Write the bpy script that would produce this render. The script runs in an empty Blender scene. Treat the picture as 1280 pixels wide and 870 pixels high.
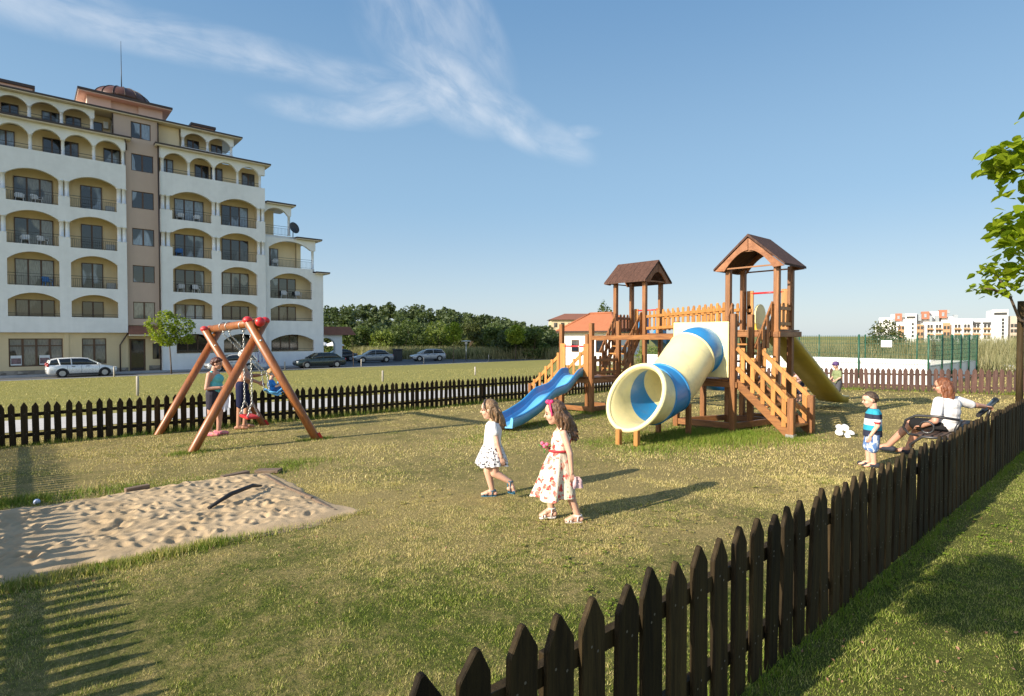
import bpy, bmesh, math, random
import numpy as np
from mathutils import Vector, Matrix, noise
from mathutils.geometry import tessellate_polygon
random.seed(7)
RNG = np.random.default_rng(11)
SC = bpy.context.scene
COL = SC.collection
R = math.radians

# ---------------------------------------------------------------- camera, sky, sun, exposure
cam_d = bpy.data.cameras.new('camera')
cam = bpy.data.objects.new('camera', cam_d)
COL.objects.link(cam)
cam_d.sensor_width = 36.0
cam_d.lens = 700.0 / 1280.0 * 36.0
cam_d.clip_start = 0.05
cam_d.clip_end = 9000
cam.location = (0, 0, 1.65)
YAW = math.atan2(.6585, .7526)
cam.rotation_euler = (R(90 - 1.23), 0, -YAW)
SC.camera = cam

SUN_EL, SUN_AZ = 25.0, 276.5          # azimuth clockwise from +Y
world = bpy.data.worlds.new('World')
SC.world = world
world.use_nodes = True
SC.view_settings.view_transform = 'Standard'
SC.view_settings.look = 'None'
SC.view_settings.gamma = 1.0
SC.view_settings.use_curve_mapping = False
SC.view_settings.exposure = 0.74

sun_d = bpy.data.lights.new('sun', 'SUN')
sun_d.energy = 4.8
sun_d.angle = R(0.5)
sun_d.color = (1.0, 0.90, 0.74)
sun = bpy.data.objects.new('sun', sun_d)
COL.objects.link(sun)
sun_dir = Vector((math.sin(R(SUN_AZ)) * math.cos(R(SUN_EL)), math.cos(R(SUN_AZ)) * math.cos(R(SUN_EL)), math.sin(R(SUN_EL))))
sun.rotation_euler = sun_dir.to_track_quat('Z', 'Y').to_euler()
sun.location = (-20, 5, 30)

class NT:
    """small node-tree writer"""
    def __init__(s, tree):
        s.t = tree; s.n = tree.nodes; s.l = tree.links
    def node(s, kind, **kw):
        n = s.n.new(kind)
        for k, v in kw.items(): setattr(n, k, v)
        return n
    def put(s, sock, v):
        if isinstance(v, bpy.types.NodeSocket): s.l.new(v, sock)
        elif v is not None: sock.default_value = v
    def math(s, op, a, b=None, c=None, clamp=False):
        n = s.node('ShaderNodeMath', operation=op); n.use_clamp = clamp
        s.put(n.inputs[0], a); s.put(n.inputs[1], b); s.put(n.inputs[2], c)
        return n.outputs[0]
    def dot(s, a, v):
        n = s.node('ShaderNodeVectorMath', operation='DOT_PRODUCT')
        s.put(n.inputs[0], a); s.put(n.inputs[1], v)
        return n.outputs['Value']
    def vmul(s, a, v):
        n = s.node('ShaderNodeVectorMath', operation='MULTIPLY')
        s.put(n.inputs[0], a); s.put(n.inputs[1], v)
        return n.outputs[0]
    def vadd(s, a, v):
        n = s.node('ShaderNodeVectorMath', operation='ADD')
        s.put(n.inputs[0], a); s.put(n.inputs[1], v)
        return n.outputs[0]
    def smooth(s, v, a, b, o0=0.0, o1=1.0):
        n = s.node('ShaderNodeMapRange', interpolation_type='SMOOTHSTEP')
        s.put(n.inputs[0], v)
        for i, q in enumerate((a, b, o0, o1)): n.inputs[1 + i].default_value = q
        return n.outputs[0]
    def lin(s, v, a, b, o0=0.0, o1=1.0):
        n = s.node('ShaderNodeMapRange')
        s.put(n.inputs[0], v)
        for i, q in enumerate((a, b, o0, o1)): n.inputs[1 + i].default_value = q
        return n.outputs[0]
    def noise(s, vec, scale=5.0, detail=4.0, rough=0.55, dist=0.0):
        n = s.node('ShaderNodeTexNoise')
        s.put(n.inputs['Vector'], vec)
        n.inputs['Scale'].default_value = scale; n.inputs['Detail'].default_value = detail
        n.inputs['Roughness'].default_value = rough; n.inputs['Distortion'].default_value = dist
        return n.outputs[0]
    def mix(s, f, a, b, mode='MIX'):
        n = s.node('ShaderNodeMix', data_type='RGBA', blend_type=mode)
        s.put(n.inputs[0], f); s.put(n.inputs[6], c4(a)); s.put(n.inputs[7], c4(b))
        return n.outputs[2]
    def bump(s, h, strength=0.3, dist=0.01):
        n = s.node('ShaderNodeBump')
        n.inputs['Strength'].default_value = strength; n.inputs['Distance'].default_value = dist
        s.put(n.inputs['Height'], h)
        return n.outputs[0]

def c4(c):
    if isinstance(c, (tuple, list)) and len(c) == 3: return (c[0], c[1], c[2], 1.0)
    return c

CAMF = Vector((.6585, .7526, 0)).normalized(); CAMR = Vector((CAMF.y, -CAMF.x, 0))
def sky_dir(az, el):
    """direction by azimuth right of the lawn's axis and elevation, degrees"""
    a, e = R(az), R(el)
    return (CAMF * math.cos(a) + CAMR * math.sin(a)) * math.cos(e) + Vector((0, 0, math.sin(e)))

W = NT(world.node_tree)
W.n.clear()
w_out = W.node('ShaderNodeOutputWorld')
w_bg = W.node('ShaderNodeBackground')
sky = W.node('ShaderNodeTexSky', sky_type='NISHITA')
sky.sun_disc = False
sky.sun_elevation = R(SUN_EL)
sky.sun_rotation = R(SUN_AZ)
sky.altitude = 50
sky.air_density = 1.0
sky.dust_density = 0.6
sky.ozone_density = 2.2
tc = W.node('ShaderNodeTexCoord')
D = tc.outputs['Generated']
def cloud_patch(az, el, sa, sb, rot, strength):
    c = sky_dir(az, el)
    r0 = CAMR * math.cos(R(az)) - CAMF * math.sin(R(az))
    u0 = c.cross(r0).normalized() * -1
    if u0.z < 0: u0 = -u0
    e1 = r0 * math.cos(R(rot)) + u0 * math.sin(R(rot))
    e2 = -r0 * math.sin(R(rot)) + u0 * math.cos(R(rot))
    a = W.math('MULTIPLY', W.dot(D, tuple(e1)), 1.0 / sa)
    a = W.math('SUBTRACT', a, c.dot(e1) / sa)
    b = W.math('MULTIPLY', W.dot(D, tuple(e2)), 1.0 / sb)
    b = W.math('SUBTRACT', b, c.dot(e2) / sb)
    d2 = W.math('ADD', W.math('MULTIPLY', a, a), W.math('MULTIPLY', b, b))
    m = W.math('MULTIPLY', W.smooth(d2, 1.0, 0.0), strength)
    # streaks run along e1
    cm = W.node('ShaderNodeCombineXYZ')
    W.put(cm.inputs[0], W.math('MULTIPLY', a, sa * 4.0)); W.put(cm.inputs[1], W.math('MULTIPLY', b, sb * 11.0)); cm.inputs[2].default_value = az * 0.37
    n1 = W.noise(cm.outputs[0], 1.9, 9, 0.60, 0.45)
    cm2 = W.node('ShaderNodeCombineXYZ')
    W.put(cm2.inputs[0], W.math('MULTIPLY', a, sa * 6.0)); W.put(cm2.inputs[1], W.math('MULTIPLY', b, sb * 6.0)); cm2.inputs[2].default_value = az * 0.11
    n2 = W.noise(cm2.outputs[0], 1.2, 5, 0.55, 0.3)
    k = W.math('MULTIPLY', W.smooth(n1, 0.24, 0.78), W.smooth(n2, 0.15, 0.55))
    return W.math('MULTIPLY', m, k)
cl = None
for args in ((-29, 24.3, .29, .036, 1, .80), (-41, 24.6, .17, .05, 0, .75), (-15, 23.3, .11, .04, -4, .65),
             (-6.5, 23.7, .13, .065, -30, 1.0), (-9, 28.5, .15, .11, -60, .62), (-3.5, 27.5, .13, .05, -62, .62), (0, 21, .11, .042, -32, .95),
             (4.5, 18.9, .085, .034, -24, .65), (-18, 20.6, .13, .026, -2, .75), (-11, 22, .11, .04, 12, .85), (6.8, 19.7, .045, .014, 0, .6)):
    q = cloud_patch(*args)
    cl = q if cl is None else W.math('MAXIMUM', cl, q)
cl = W.math('MULTIPLY', cl, 1.0, clamp=True)
SKY_TINT = W.mix(1.0, sky.outputs[0], (1.10, 1.0, 0.90), 'MULTIPLY')
sz = W.node('ShaderNodeSeparateXYZ'); W.put(sz.inputs[0], D)
hz = W.smooth(sz.outputs[2], 0.34, -0.02)
# the clear sky opposite the sun: deeper overhead, pale and slightly grey low down
GRAD = W.mix(W.smooth(sz.outputs[2], -.02, .24), (2.20, 2.64, 2.98), (1.20, 2.0, 2.86))
GRAD = W.mix(W.smooth(sz.outputs[2], .18, .62), GRAD, (.54, 1.22, 2.24))
front = W.smooth(W.dot(D, tuple(CAMF)), -.35, .25)
SKY_C = W.mix(W.math('MULTIPLY', front, .86), SKY_TINT, GRAD)
SKY_C = W.mix(W.math('MULTIPLY', cl, .54), SKY_C, (3.9, 4.0, 4.15))
W.put(w_bg.inputs[0], SKY_C)
w_bg.inputs[1].default_value = 0.15
W.l.new(w_bg.outputs[0], w_out.inputs[0])

# ---------------------------------------------------------------- materials
MATS = {}
def new_mat(name):
    m = bpy.data.materials.new(name); m.use_nodes = True
    MATS[name] = m
    t = NT(m.node_tree)
    b = t.n.get('Principled BSDF')
    return m, t, b
def mat(name, col, rough=0.6, var=0.12, scale=6.0, metal=0.0, bump=0.0, bscale=40.0, coat=0.0, spec=0.5, stretch=None, obj=True, trans=0.0, objrand=0.0):
    """painted / plain material: base colour broken by two noises"""
    if name in MATS: return MATS[name]
    m, t, b = new_mat(name)
    tcn = t.node('ShaderNodeTexCoord'); v = tcn.outputs['Object'] if obj else t.node('ShaderNodeNewGeometry').outputs['Position']
    if stretch: v = t.vmul(v, stretch)
    n = t.noise(v, scale, 5, .6)
    n2 = t.noise(v, scale * 7, 3, .6)
    if obj is False and stretch is None: n = t.math('ADD', t.math('MULTIPLY', n, .5), t.math('MULTIPLY', t.noise(t.vmul(v, (1, 1, .12)), scale * 6, 4, .6), .5))
    f = t.math('ADD', t.math('MULTIPLY', n, .7), t.math('MULTIPLY', n2, .3))
    f = t.smooth(f, .3, .7)
    lo = tuple(c * (1 - var) for c in col); hi = tuple(min(1, c * (1 + var)) for c in col)
    c = t.mix(f, lo, hi)
    if objrand:
        oi = t.node('ShaderNodeObjectInfo')
        k = t.lin(oi.outputs['Random'], 0, 1, 1 - objrand, 1 + objrand)
        cm = t.node('ShaderNodeCombineXYZ')
        for i in range(3): t.put(cm.inputs[i], k)
        c = t.mix(1.0, c, cm.outputs[0], 'MULTIPLY')
    t.put(b.inputs['Base Color'], c)
    t.put(b.inputs['Roughness'], t.lin(n2, .2, .8, max(0.02, rough - .1), min(1, rough + .1)))
    b.inputs['Metallic'].default_value = metal
    b.inputs['Coat Weight'].default_value = coat
    b.inputs['Specular IOR Level'].default_value = spec
    if bump: t.put(b.inputs['Normal'], t.bump(t.noise(v, bscale, 4, .6), bump, .01))
    return m
def wood(name, col, dark, rough=.5, grain=(1, 1, .08), scale=28, objrand=.18, knots=.5, coat=0.0, bump=.25, spec=.4):
    if name in MATS: return MATS[name]
    m, t, b = new_mat(name)
    tcn = t.node('ShaderNodeTexCoord')
    oi = t.node('ShaderNodeObjectInfo')
    v = t.vadd(tcn.outputs['Object'], t.vmul(oi.outputs['Random'], (13.0, 7.0, 5.0)))
    g = t.noise(t.vmul(v, grain), scale, 6, .65, .4)
    g2 = t.noise(v, 2.2, 4, .6)
    g3 = t.noise(t.vmul(v, grain), scale * 5, 3, .6)
    f = t.smooth(t.math('ADD', t.math('MULTIPLY', g, .65), t.math('MULTIPLY', g3, .35)), .34, .68)
    c = t.mix(f, dark, col)
    c = t.mix(t.math('MULTIPLY', t.smooth(g2, .42, .72), knots), c, tuple(x * .55 for x in col))
    k = t.lin(oi.outputs['Random'], 0, 1, 1 - objrand, 1 + objrand)
    cm = t.node('ShaderNodeCombineXYZ')
    for i in range(3): t.put(cm.inputs[i], k)
    c = t.mix(1.0, c, cm.outputs[0], 'MULTIPLY')
    t.put(b.inputs['Base Color'], c)
    t.put(b.inputs['Roughness'], t.lin(g, .3, .7, rough + .12, rough - .08))
    b.inputs['Coat Weight'].default_value = coat; b.inputs['Coat Roughness'].default_value = .35; b.inputs['Specular IOR Level'].default_value = spec
    t.put(b.inputs['Normal'], t.bump(g, bump, .006))
    return m
def leaf_mat(name, a, bcol, trans=.35, scale=.6):
    m, t, b = new_mat(name)
    at = t.node('ShaderNodeAttribute'); at.attribute_name = 'rnd'
    geo = t.node('ShaderNodeNewGeometry')
    n = t.noise(geo.outputs['Position'], scale, 3, .6)
    f = t.math('ADD', t.math('MULTIPLY', at.outputs['Fac'], .6), t.math('MULTIPLY', n, .5), clamp=True)
    c = t.mix(f, a, bcol)
    t.put(b.inputs['Base Color'], c)
    b.inputs['Roughness'].default_value = .55
    b.inputs['Specular IOR Level'].default_value = .3
    tr = t.node('ShaderNodeBsdfTranslucent'); t.put(tr.inputs[0], t.mix(1.0, c, (1.25, 1.3, .55), 'MULTIPLY'))
    ms = t.node('ShaderNodeMixShader'); ms.inputs[0].default_value = trans
    out = t.n['Material Output']
    t.l.new(b.outputs[0], ms.inputs[1]); t.l.new(tr.outputs[0], ms.inputs[2]); t.l.new(ms.outputs[0], out.inputs[0])
    return m

# ---------------------------------------------------------------- mesh helpers
WL = {}
def wloc(o): return WL.get(o.name, Vector((0, 0, 0)))
def tag(o, label=None, cat=None, group=None, kind=None):
    if label: o['label'] = label
    if cat: o['category'] = cat
    if group: o['group'] = group
    if kind: o['kind'] = kind
    return o
def empty(name, loc=(0, 0, 0), label=None, cat=None, group=None, rz=0.0):
    o = bpy.data.objects.new(name, None); COL.objects.link(o)
    o.empty_display_size = .1
    o.location = loc; o.rotation_euler = (0, 0, rz)
    WL[o.name] = Vector((0, 0, 0)) if rz else Vector(loc)
    return tag(o, label, cat, group)
def link_mesh(name, me, m=None, parent=None):
    o = bpy.data.objects.new(name, me); COL.objects.link(o)
    if m is not None and not me.materials: me.materials.append(m)
    if parent is not None:
        o.parent = parent; WL[o.name] = wloc(parent)
    return o
class MB:
    def __init__(s): s.v = []; s.f = []; s.mi = []; s.sm = []; s.cur = 0
    def add(s, vs, fs, smooth=False):
        k = len(s.v); s.v.extend([tuple(p) for p in vs])
        for f in fs:
            s.f.append(tuple(i + k for i in f)); s.mi.append(s.cur); s.sm.append(smooth)
        return s
    def box(s, x0, x1, y0, y1, z0, z1):
        vs = [(x0, y0, z0), (x1, y0, z0), (x1, y1, z0), (x0, y1, z0), (x0, y0, z1), (x1, y0, z1), (x1, y1, z1), (x0, y1, z1)]
        return s.add(vs, [(0, 3, 2, 1), (4, 5, 6, 7), (0, 1, 5, 4), (1, 2, 6, 5), (2, 3, 7, 6), (3, 0, 4, 7)])
    def beam(s, p0, p1, w, h, up=(0, 0, 1), e0=0.0, e1=0.0):
        p0, p1 = Vector(p0), Vector(p1); d = (p1 - p0).normalized()
        p0 = p0 - d * e0; p1 = p1 + d * e1
        up = Vector(up)
        if abs(d.dot(up)) > .98: up = Vector((1, 0, 0)) if abs(d.x) < .9 else Vector((0, 1, 0))
        sd = d.cross(up).normalized(); u2 = sd.cross(d).normalized()
        vs = []
        for p in (p0, p1):
            for a, b in ((-1, -1), (1, -1), (1, 1), (-1, 1)): vs.append(p + sd * (a * w / 2) + u2 * (b * h / 2))
        return s.add(vs, [(0, 1, 2, 3), (7, 6, 5, 4), (0, 4, 5, 1), (1, 5, 6, 2), (2, 6, 7, 3), (3, 7, 4, 0)])
    def tube(s, pts, rad, n=10, cap=True, up=(0, 0, 1), closed=False):
        pts = [Vector(p) for p in pts]
        if not isinstance(rad, (list, tuple)): rad = [rad] * len(pts)
        vs = []; prev = None
        for i, p in enumerate(pts):
            a = pts[i - 1] if (i > 0 or closed) else p; b = pts[(i + 1) % len(pts)] if (i < len(pts) - 1 or closed) else p
            d = (b - a).normalized() if (b - a).length > 1e-9 else Vector((0, 0, 1))
            if prev is None:
                q = Vector(up)
                if abs(d.dot(q)) > .95: q = Vector((1, 0, 0))
                e = d.cross(q).normalized()
            else:
                e = (prev - d * prev.dot(d)).normalized()
            prev = e; g = d.cross(e)
            for k in range(n):
                t = 2 * math.pi * k / n
                vs.append(p + (e * math.cos(t) + g * math.sin(t)) * rad[i])
        fs = []; m = len(pts)
        for i in range(m if closed else m - 1):
            j = (i + 1) % m
            for k in range(n): fs.append((i * n + k, i * n + (k + 1) % n, j * n + (k + 1) % n, j * n + k))
        s.add(vs, fs, True)
        if cap and not closed:
            k0 = len(s.v) - len(vs)
            s.f.append(tuple(k0 + i for i in range(n))[::-1]); s.mi.append(s.cur); s.sm.append(False)
            s.f.append(tuple(k0 + (m - 1) * n + i for i in range(n))); s.mi.append(s.cur); s.sm.append(False)
        return s
    def sphere(s, c, r, n=14, m=9, rot=None):
        if not isinstance(r, (list, tuple)): r = (r, r, r)
        c = Vector(c); vs = []; fs = []
        for i in range(m + 1):
            th = math.pi * i / m
            for k in range(n):
                ph = 2 * math.pi * k / n
                p = Vector((r[0] * math.sin(th) * math.cos(ph), r[1] * math.sin(th) * math.sin(ph), r[2] * math.cos(th)))
                if rot is not None: p = rot @ p
                vs.append(c + p)
        for i in range(m):
            for k in range(n):
                fs.append((i * n + k, (i + 1) * n + k, (i + 1) * n + (k + 1) % n, i * n + (k + 1) % n))
        return s.add(vs, fs, True)
    def loft(s, rings, cap=True, smooth=True, closed=True):
        n = len(rings[0]); vs = [p for r in rings for p in r]; fs = []
        for i in range(len(rings) - 1):
            for k in range(n if closed else n - 1):
                fs.append((i * n + k, i * n + (k + 1) % n, (i + 1) * n + (k + 1) % n, (i + 1) * n + k))
        s.add(vs, fs, smooth)
        if cap:
            k0 = len(s.v) - len(vs)
            s.f.append(tuple(k0 + i for i in range(n))[::-1]); s.mi.append(s.cur); s.sm.append(False)
            s.f.append(tuple(k0 + (len(rings) - 1) * n + i for i in range(n))); s.mi.append(s.cur); s.sm.append(False)
        return s
    def prism(s, outer, holes, fn, t0, t1, smooth_sides=False):
        """flat polygon with holes given in 2D; fn(a, b, t) -> point; extruded from t0 to t1"""
        loops = [outer] + list(holes)
        tri = tessellate_polygon([[Vector((a, b, 0)) for a, b in lp] for lp in loops])
        flat = [p for lp in loops for p in lp]
        N = len(flat)
        vs = [fn(a, b, t0) for a, b in flat] + [fn(a, b, t1) for a, b in flat]
        fs = []
        for t in tri:
            fs.append(tuple(t)); fs.append(tuple(i + N for i in t)[::-1])
        s.add(vs, fs)
        k = 0
        for lp in loops:
            m = len(lp); sd = []
            base = len(s.v) - len(vs)
            for i in range(m):
                j = (i + 1) % m
                s.f.append((base + k + i, base + k + j, base + N + k + j, base + N + k + i)); s.mi.append(s.cur); s.sm.append(smooth_sides)
            k += m
        return s
    def build(s, name, m=None, parent=None, bevel=0.0, fix=False, sub=None):
        me = bpy.data.meshes.new(name)
        off = wloc(parent) if parent is not None else Vector((0, 0, 0))
        me.from_pydata([(p[0] - off.x, p[1] - off.y, p[2] - off.z) for p in s.v], [], s.f)
        ms = m if isinstance(m, (list, tuple)) else [m]
        for q in ms:
            if q is not None: me.materials.append(q)
        me.polygons.foreach_set('material_index', s.mi); me.polygons.foreach_set('use_smooth', s.sm)
        if bevel or fix:
            bm = bmesh.new(); bm.from_mesh(me)
            bmesh.ops.recalc_face_normals(bm, faces=bm.faces)
            if bevel:
                bmesh.ops.bevel(bm, geom=[e for e in bm.edges if e.calc_length() > bevel * 2.5], offset=bevel, segments=1, affect='EDGES', clamp_overlap=True)
            bm.to_mesh(me); bm.free()
        me.update()
        return link_mesh(name, me, None, parent)
def copy_tree(o, parent=None):
    c = o.copy(); COL.objects.link(c); c.parent = parent
    for ch in list(o.children): copy_tree(ch, c)
    return c
def np_mesh(name, V, F, m, parent=None, rnd=None, smooth=False):
    """fast mesh from numpy arrays; F (n,3) or (n,4)"""
    me = bpy.data.meshes.new(name)
    off = wloc(parent) if parent is not None else Vector((0, 0, 0))
    V = np.asarray(V, np.float32) - np.array(off[:], np.float32)
    k = F.shape[1]
    me.vertices.add(len(V)); me.vertices.foreach_set('co', V.ravel())
    me.loops.add(F.size); me.loops.foreach_set('vertex_index', np.ascontiguousarray(F, np.int32).ravel())
    me.polygons.add(len(F)); me.polygons.foreach_set('loop_start', np.arange(0, F.size, k, dtype=np.int32))
    me.polygons.foreach_set('use_smooth', np.full(len(F), smooth))
    me.update(calc_edges=True)
    if rnd is not None:
        a = me.attributes.new('rnd', 'FLOAT', 'POINT'); a.data.foreach_set('value', np.asarray(rnd, np.float32))
    me.materials.append(m)
    return link_mesh(name, me, None, parent)
def leaf_cloud(P, size, aspect=.6, flat=0.0, up=0.3, rng=RNG, fold=False):
    """leaf quads (diamonds) at points P; returns verts, faces, rnd"""
    n = len(P)
    nr = rng.normal(size=(n, 3)); nr[:, 2] = np.abs(nr[:, 2]) * (1 + up * 3) ; nr /= np.linalg.norm(nr, axis=1)[:, None]
    t = rng.normal(size=(n, 3)); t -= nr * (t * nr).sum(1)[:, None]; t /= np.linalg.norm(t, axis=1)[:, None]
    b = np.cross(nr, t)
    sz = (size * rng.uniform(.6, 1.3, n))[:, None]
    V = np.stack([P - t * sz * .5, P + b * sz * aspect * .5 + nr * sz * .06 + t * sz * .05, P + t * sz * .5, P - b * sz * aspect * .5 + nr * sz * .06 + t * sz * .05], 1).reshape(-1, 3)
    F = np.arange(4 * n).reshape(n, 4)
    rnd = np.repeat(rng.uniform(0, 1, n), 4)
    return V, F, rnd
def blob_points(cs, rs, n, rng=RNG, shell=.55):
    """points in a set of ellipsoids, thicker near their surface"""
    cs = np.asarray(cs, float); rs = np.asarray(rs, float)
    w = rs.prod(1) ** (2 / 3.); w /= w.sum()
    idx = rng.choice(len(cs), n, p=w)
    d = rng.normal(size=(n, 3)); d /= np.linalg.norm(d, axis=1)[:, None]
    r = rng.uniform(shell ** 3, 1, n) ** (1 / 3.) * rng.uniform(.9, 1.1, n)
    return cs[idx] + d * rs[idx] * r[:, None]

# ---------------------------------------------------------------- lie of the land
def gz(u, v):
    uu = max(min(u, 25.0), 0.0)
    z = -.033 * max(min(v, 14.0) - 1, 0) - .006 * uu
    if v > 14: z += (min(v, 53.0) - 14) / 39 * (-1.4 - z)
    return z
def gz_np(u, v):
    uu = np.clip(u, 0, 25)
    z = -.033 * np.maximum(np.minimum(v, 14) - 1, 0) - .006 * uu
    return np.where(v > 14, z + (np.minimum(v, 53) - 14) / 39 * (-1.4 - z), z)
def vnoise(u, v, s, seed=0):
    """cheap value noise for arrays"""
    x = np.asarray(u) * s + seed * 17.3; y = np.asarray(v) * s + seed * 9.1
    xi = np.floor(x).astype(int); yi = np.floor(y).astype(int); fx = x - xi; fy = y - yi
    fx = fx * fx * (3 - 2 * fx); fy = fy * fy * (3 - 2 * fy)
    def h(a, b):
        q = np.sin(a * 127.1 + b * 311.7 + seed * 74.7) * 43758.5453
        return q - np.floor(q)
    return (h(xi, yi) * (1 - fx) + h(xi + 1, yi) * fx) * (1 - fy) + (h(xi, yi + 1) * (1 - fx) + h(xi + 1, yi + 1) * fx) * fy
# ================================================================ GROUND
def lawn_dry(t):
    """0 green .. 1 straw, from position on the lawn (shared by soil and blades)"""
    geo = t.node('ShaderNodeNewGeometry'); P = geo.outputs['Position']
    flat = t.vmul(P, (1, 1, 0))
    a = t.noise(flat, .55, 4, .6, .4); b = t.noise(flat, 2.6, 4, .65, .3)
    d = t.noise(flat, 14, 4, .7, .3)
    f = t.math('ADD', t.math('ADD', t.math('MULTIPLY', a, .38), t.math('MULTIPLY', b, .30)), t.math('MULTIPLY', d, .32))
    s = t.node('ShaderNodeSeparateXYZ'); t.put(s.inputs[0], P)
    mid = t.math('MULTIPLY', t.smooth(t.dot(flat, (.66, .75, 0)), 3.6, 6.2), .095)
    f = t.smooth(t.math('ADD', f, mid), .385, .64)
    inside = t.smooth(s.outputs[1], .9, 2.2)
    f = t.math('MULTIPLY', f, t.lin(inside, 0, 1, .22, 1.0))
    # trodden ground between the climbing frame and the sand, and along the bench
    f = t.math('ADD', f, t.math('MULTIPLY', t.math('MULTIPLY', t.smooth(s.outputs[0], 5.5, 9.0), t.math('MULTIPLY', t.smooth(s.outputs[1], 1.3, 2.2), t.smooth(s.outputs[1], 5.4, 3.9))), .28), clamp=True)
    return f, P, flat
m_lawn, t, b = new_mat('lawn_soil')
f, P, flat = lawn_dry(t)
n = t.noise(flat, 38, 4, .7)
n2 = t.noise(flat, 9, 3, .6)
c = t.mix(f, (.080, .105, .020), (.350, .275, .120))
c = t.mix(t.smooth(n, .35, .75), t.mix(1.0, c, (.62, .62, .55), 'MULTIPLY'), c)
c = t.mix(t.math('MULTIPLY', t.smooth(n2, .58, .8), .35), c, (.19, .14, .075))
sx = t.node('ShaderNodeSeparateXYZ'); t.put(sx.inputs[0], P)
far = t.smooth(sx.outputs[1], 14.5, 22)
c = t.mix(t.math('MULTIPLY', far, .75), c, t.mix(t.noise(t.vmul(flat, (.35, 1.6, 1)), .9, 5, .65), (.30, .27, .085), (.205, .215, .058)))
t.put(b.inputs['Base Color'], c)
b.inputs['Roughness'].default_value = .95; b.inputs['Specular IOR Level'].default_value = .1
t.put(b.inputs['Normal'], t.bump(t.math('ADD', n, t.math('MULTIPLY', n2, .8)), .55, .03))

us = np.concatenate([[-3500, -1500, -700, -300, -150], np.arange(-80, -10, 4), np.arange(-10, 30, .5), np.arange(30, 80, 4), [110, 160, 300, 700, 1500, 3500]])
vs = np.concatenate([[-3500, -1500, -600, -200, -80, -40], np.arange(-20, -4, 2), np.arange(-4, 18, .5), np.arange(18, 70, 2), [80, 120, 200, 400, 900, 1800, 3500]])
UU, VV = np.meshgrid(us, vs)
ZZ = gz_np(UU, VV) + .012 * (vnoise(UU, VV, .9, 3) - .5) * (np.abs(UU) < 30) * (VV < 16)
V = np.stack([UU, VV, ZZ], -1).reshape(-1, 3)
nu, nv = len(us), len(vs)
I = np.arange(nu * nv).reshape(nv, nu)
F = np.stack([I[:-1, :-1], I[:-1, 1:], I[1:, 1:], I[1:, :-1]], -1).reshape(-1, 4)
ground = np_mesh('ground', V, F, m_lawn, smooth=True); tag(ground, kind='structure')

def strip(name, u0, u1, v0, v1, dz, m, du=3.0, kind='structure', skirt=0.0):
    mb = MB(); a = np.linspace(u0, u1, max(2, int((u1 - u0) / du) + 1)); bb = np.linspace(v0, v1, max(2, int((v1 - v0) / 2.0) + 1))
    vs_ = [(x, y, gz(x, y) + dz) for y in bb for x in a]
    n_ = len(a); fs_ = [(j * n_ + i, j * n_ + i + 1, (j + 1) * n_ + i + 1, (j + 1) * n_ + i) for j in range(len(bb) - 1) for i in range(n_ - 1)]
    if skirt:
        k = len(vs_)
        ring = [(x, bb[0]) for x in a]
        vs_ += [(x, y, gz(x, y) + dz - skirt) for x, y in ring]
        fs_ += [(i + 1, i, k + i, k + i + 1) for i in range(n_ - 1)]
    mb.add(vs_, fs_, True)
    o = mb.build(name, m); tag(o, kind=kind); return o
m_path = mat('path_concrete', (.50, .47, .44), .85, .12, .8, obj=False, bump=.2, bscale=30)
m_asph = mat('asphalt', (.085, .085, .088), .9, .25, .6, obj=False, bump=.3, bscale=60)
m_kerb = mat('kerb_stone', (.36, .36, .35), .85, .15, 1.5, obj=False)
m_pave = mat('pavement_slabs', (.27, .27, .275), .85, .14, .9, obj=False)
strip('footpath', -40, 24, 16.6, 19.6, .012, m_path)
strip('car_park', -40, 60, 50.0, 54.15, .006, m_asph)
strip('car_park_bay', 24.5, 60, 54.15, 70.0, .006, m_asph)
strip('pavement', -40, 24.4, 54.2, 57.5, .13, m_pave, skirt=.14)
strip('kerb', -40, 40, 49.8, 50.0, .03, m_kerb, skirt=.1)

# ---------------------------------------------------------------- sandbox
m_sand, t, b = new_mat('sand')
geo = t.node('ShaderNodeNewGeometry'); P = geo.outputs['Position']
a = t.noise(P, 2.2, 5, .6); a2 = t.noise(P, 240, 3, .7); a3 = t.noise(P, 18, 4, .65)
c = t.mix(t.smooth(a, .3, .7), (.41, .30, .178), (.50, .375, .235))
c = t.mix(t.math('MULTIPLY', t.smooth(a3, .55, .8), .3), c, (.36, .28, .19))
t.put(b.inputs['Base Color'], c); b.inputs['Roughness'].default_value = .95; b.inputs['Specular IOR Level'].default_value = .15
t.put(b.inputs['Normal'], t.bump(t.math('ADD', a2, t.math('MULTIPLY', a3, 1.5)), .5, .006))
S_U0, S_U1, S_V0, S_V1 = -2.3, 2.62, 5.25, 8.25
nx, ny = 300, 190
gu = np.linspace(S_U0 - .15, S_U1 + .25, nx); gv = np.linspace(S_V0 - .15, S_V1 + .15, ny)
GU, GV = np.meshgrid(gu, gv)
def edge_wobble(a_, s): return (vnoise(a_, a_ * 0 + s, 1.7, s) - .5) * .34 + (vnoise(a_, a_ * 0 + s, 6, s + 2) - .5) * .14
left_top = 7.95 + np.clip((GU - 0.4) * .02, -.3, .05)
dmin = np.minimum.reduce([GV - (5.37 + edge_wobble(GU, 1)), (left_top + .1 + edge_wobble(GU, 2)) - GV, 2.50 + edge_wobble(GV, 3) * .5 - GU, GU - (-2.2 + edge_wobble(GV, 4))])
hs = (vnoise(GU, GV, 2.6, 5) - .5) * .030 + (vnoise(GU, GV, 6.5, 6) - .5) * .020 + (vnoise(GU, GV, 15, 8) - .5) * .016
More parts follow.
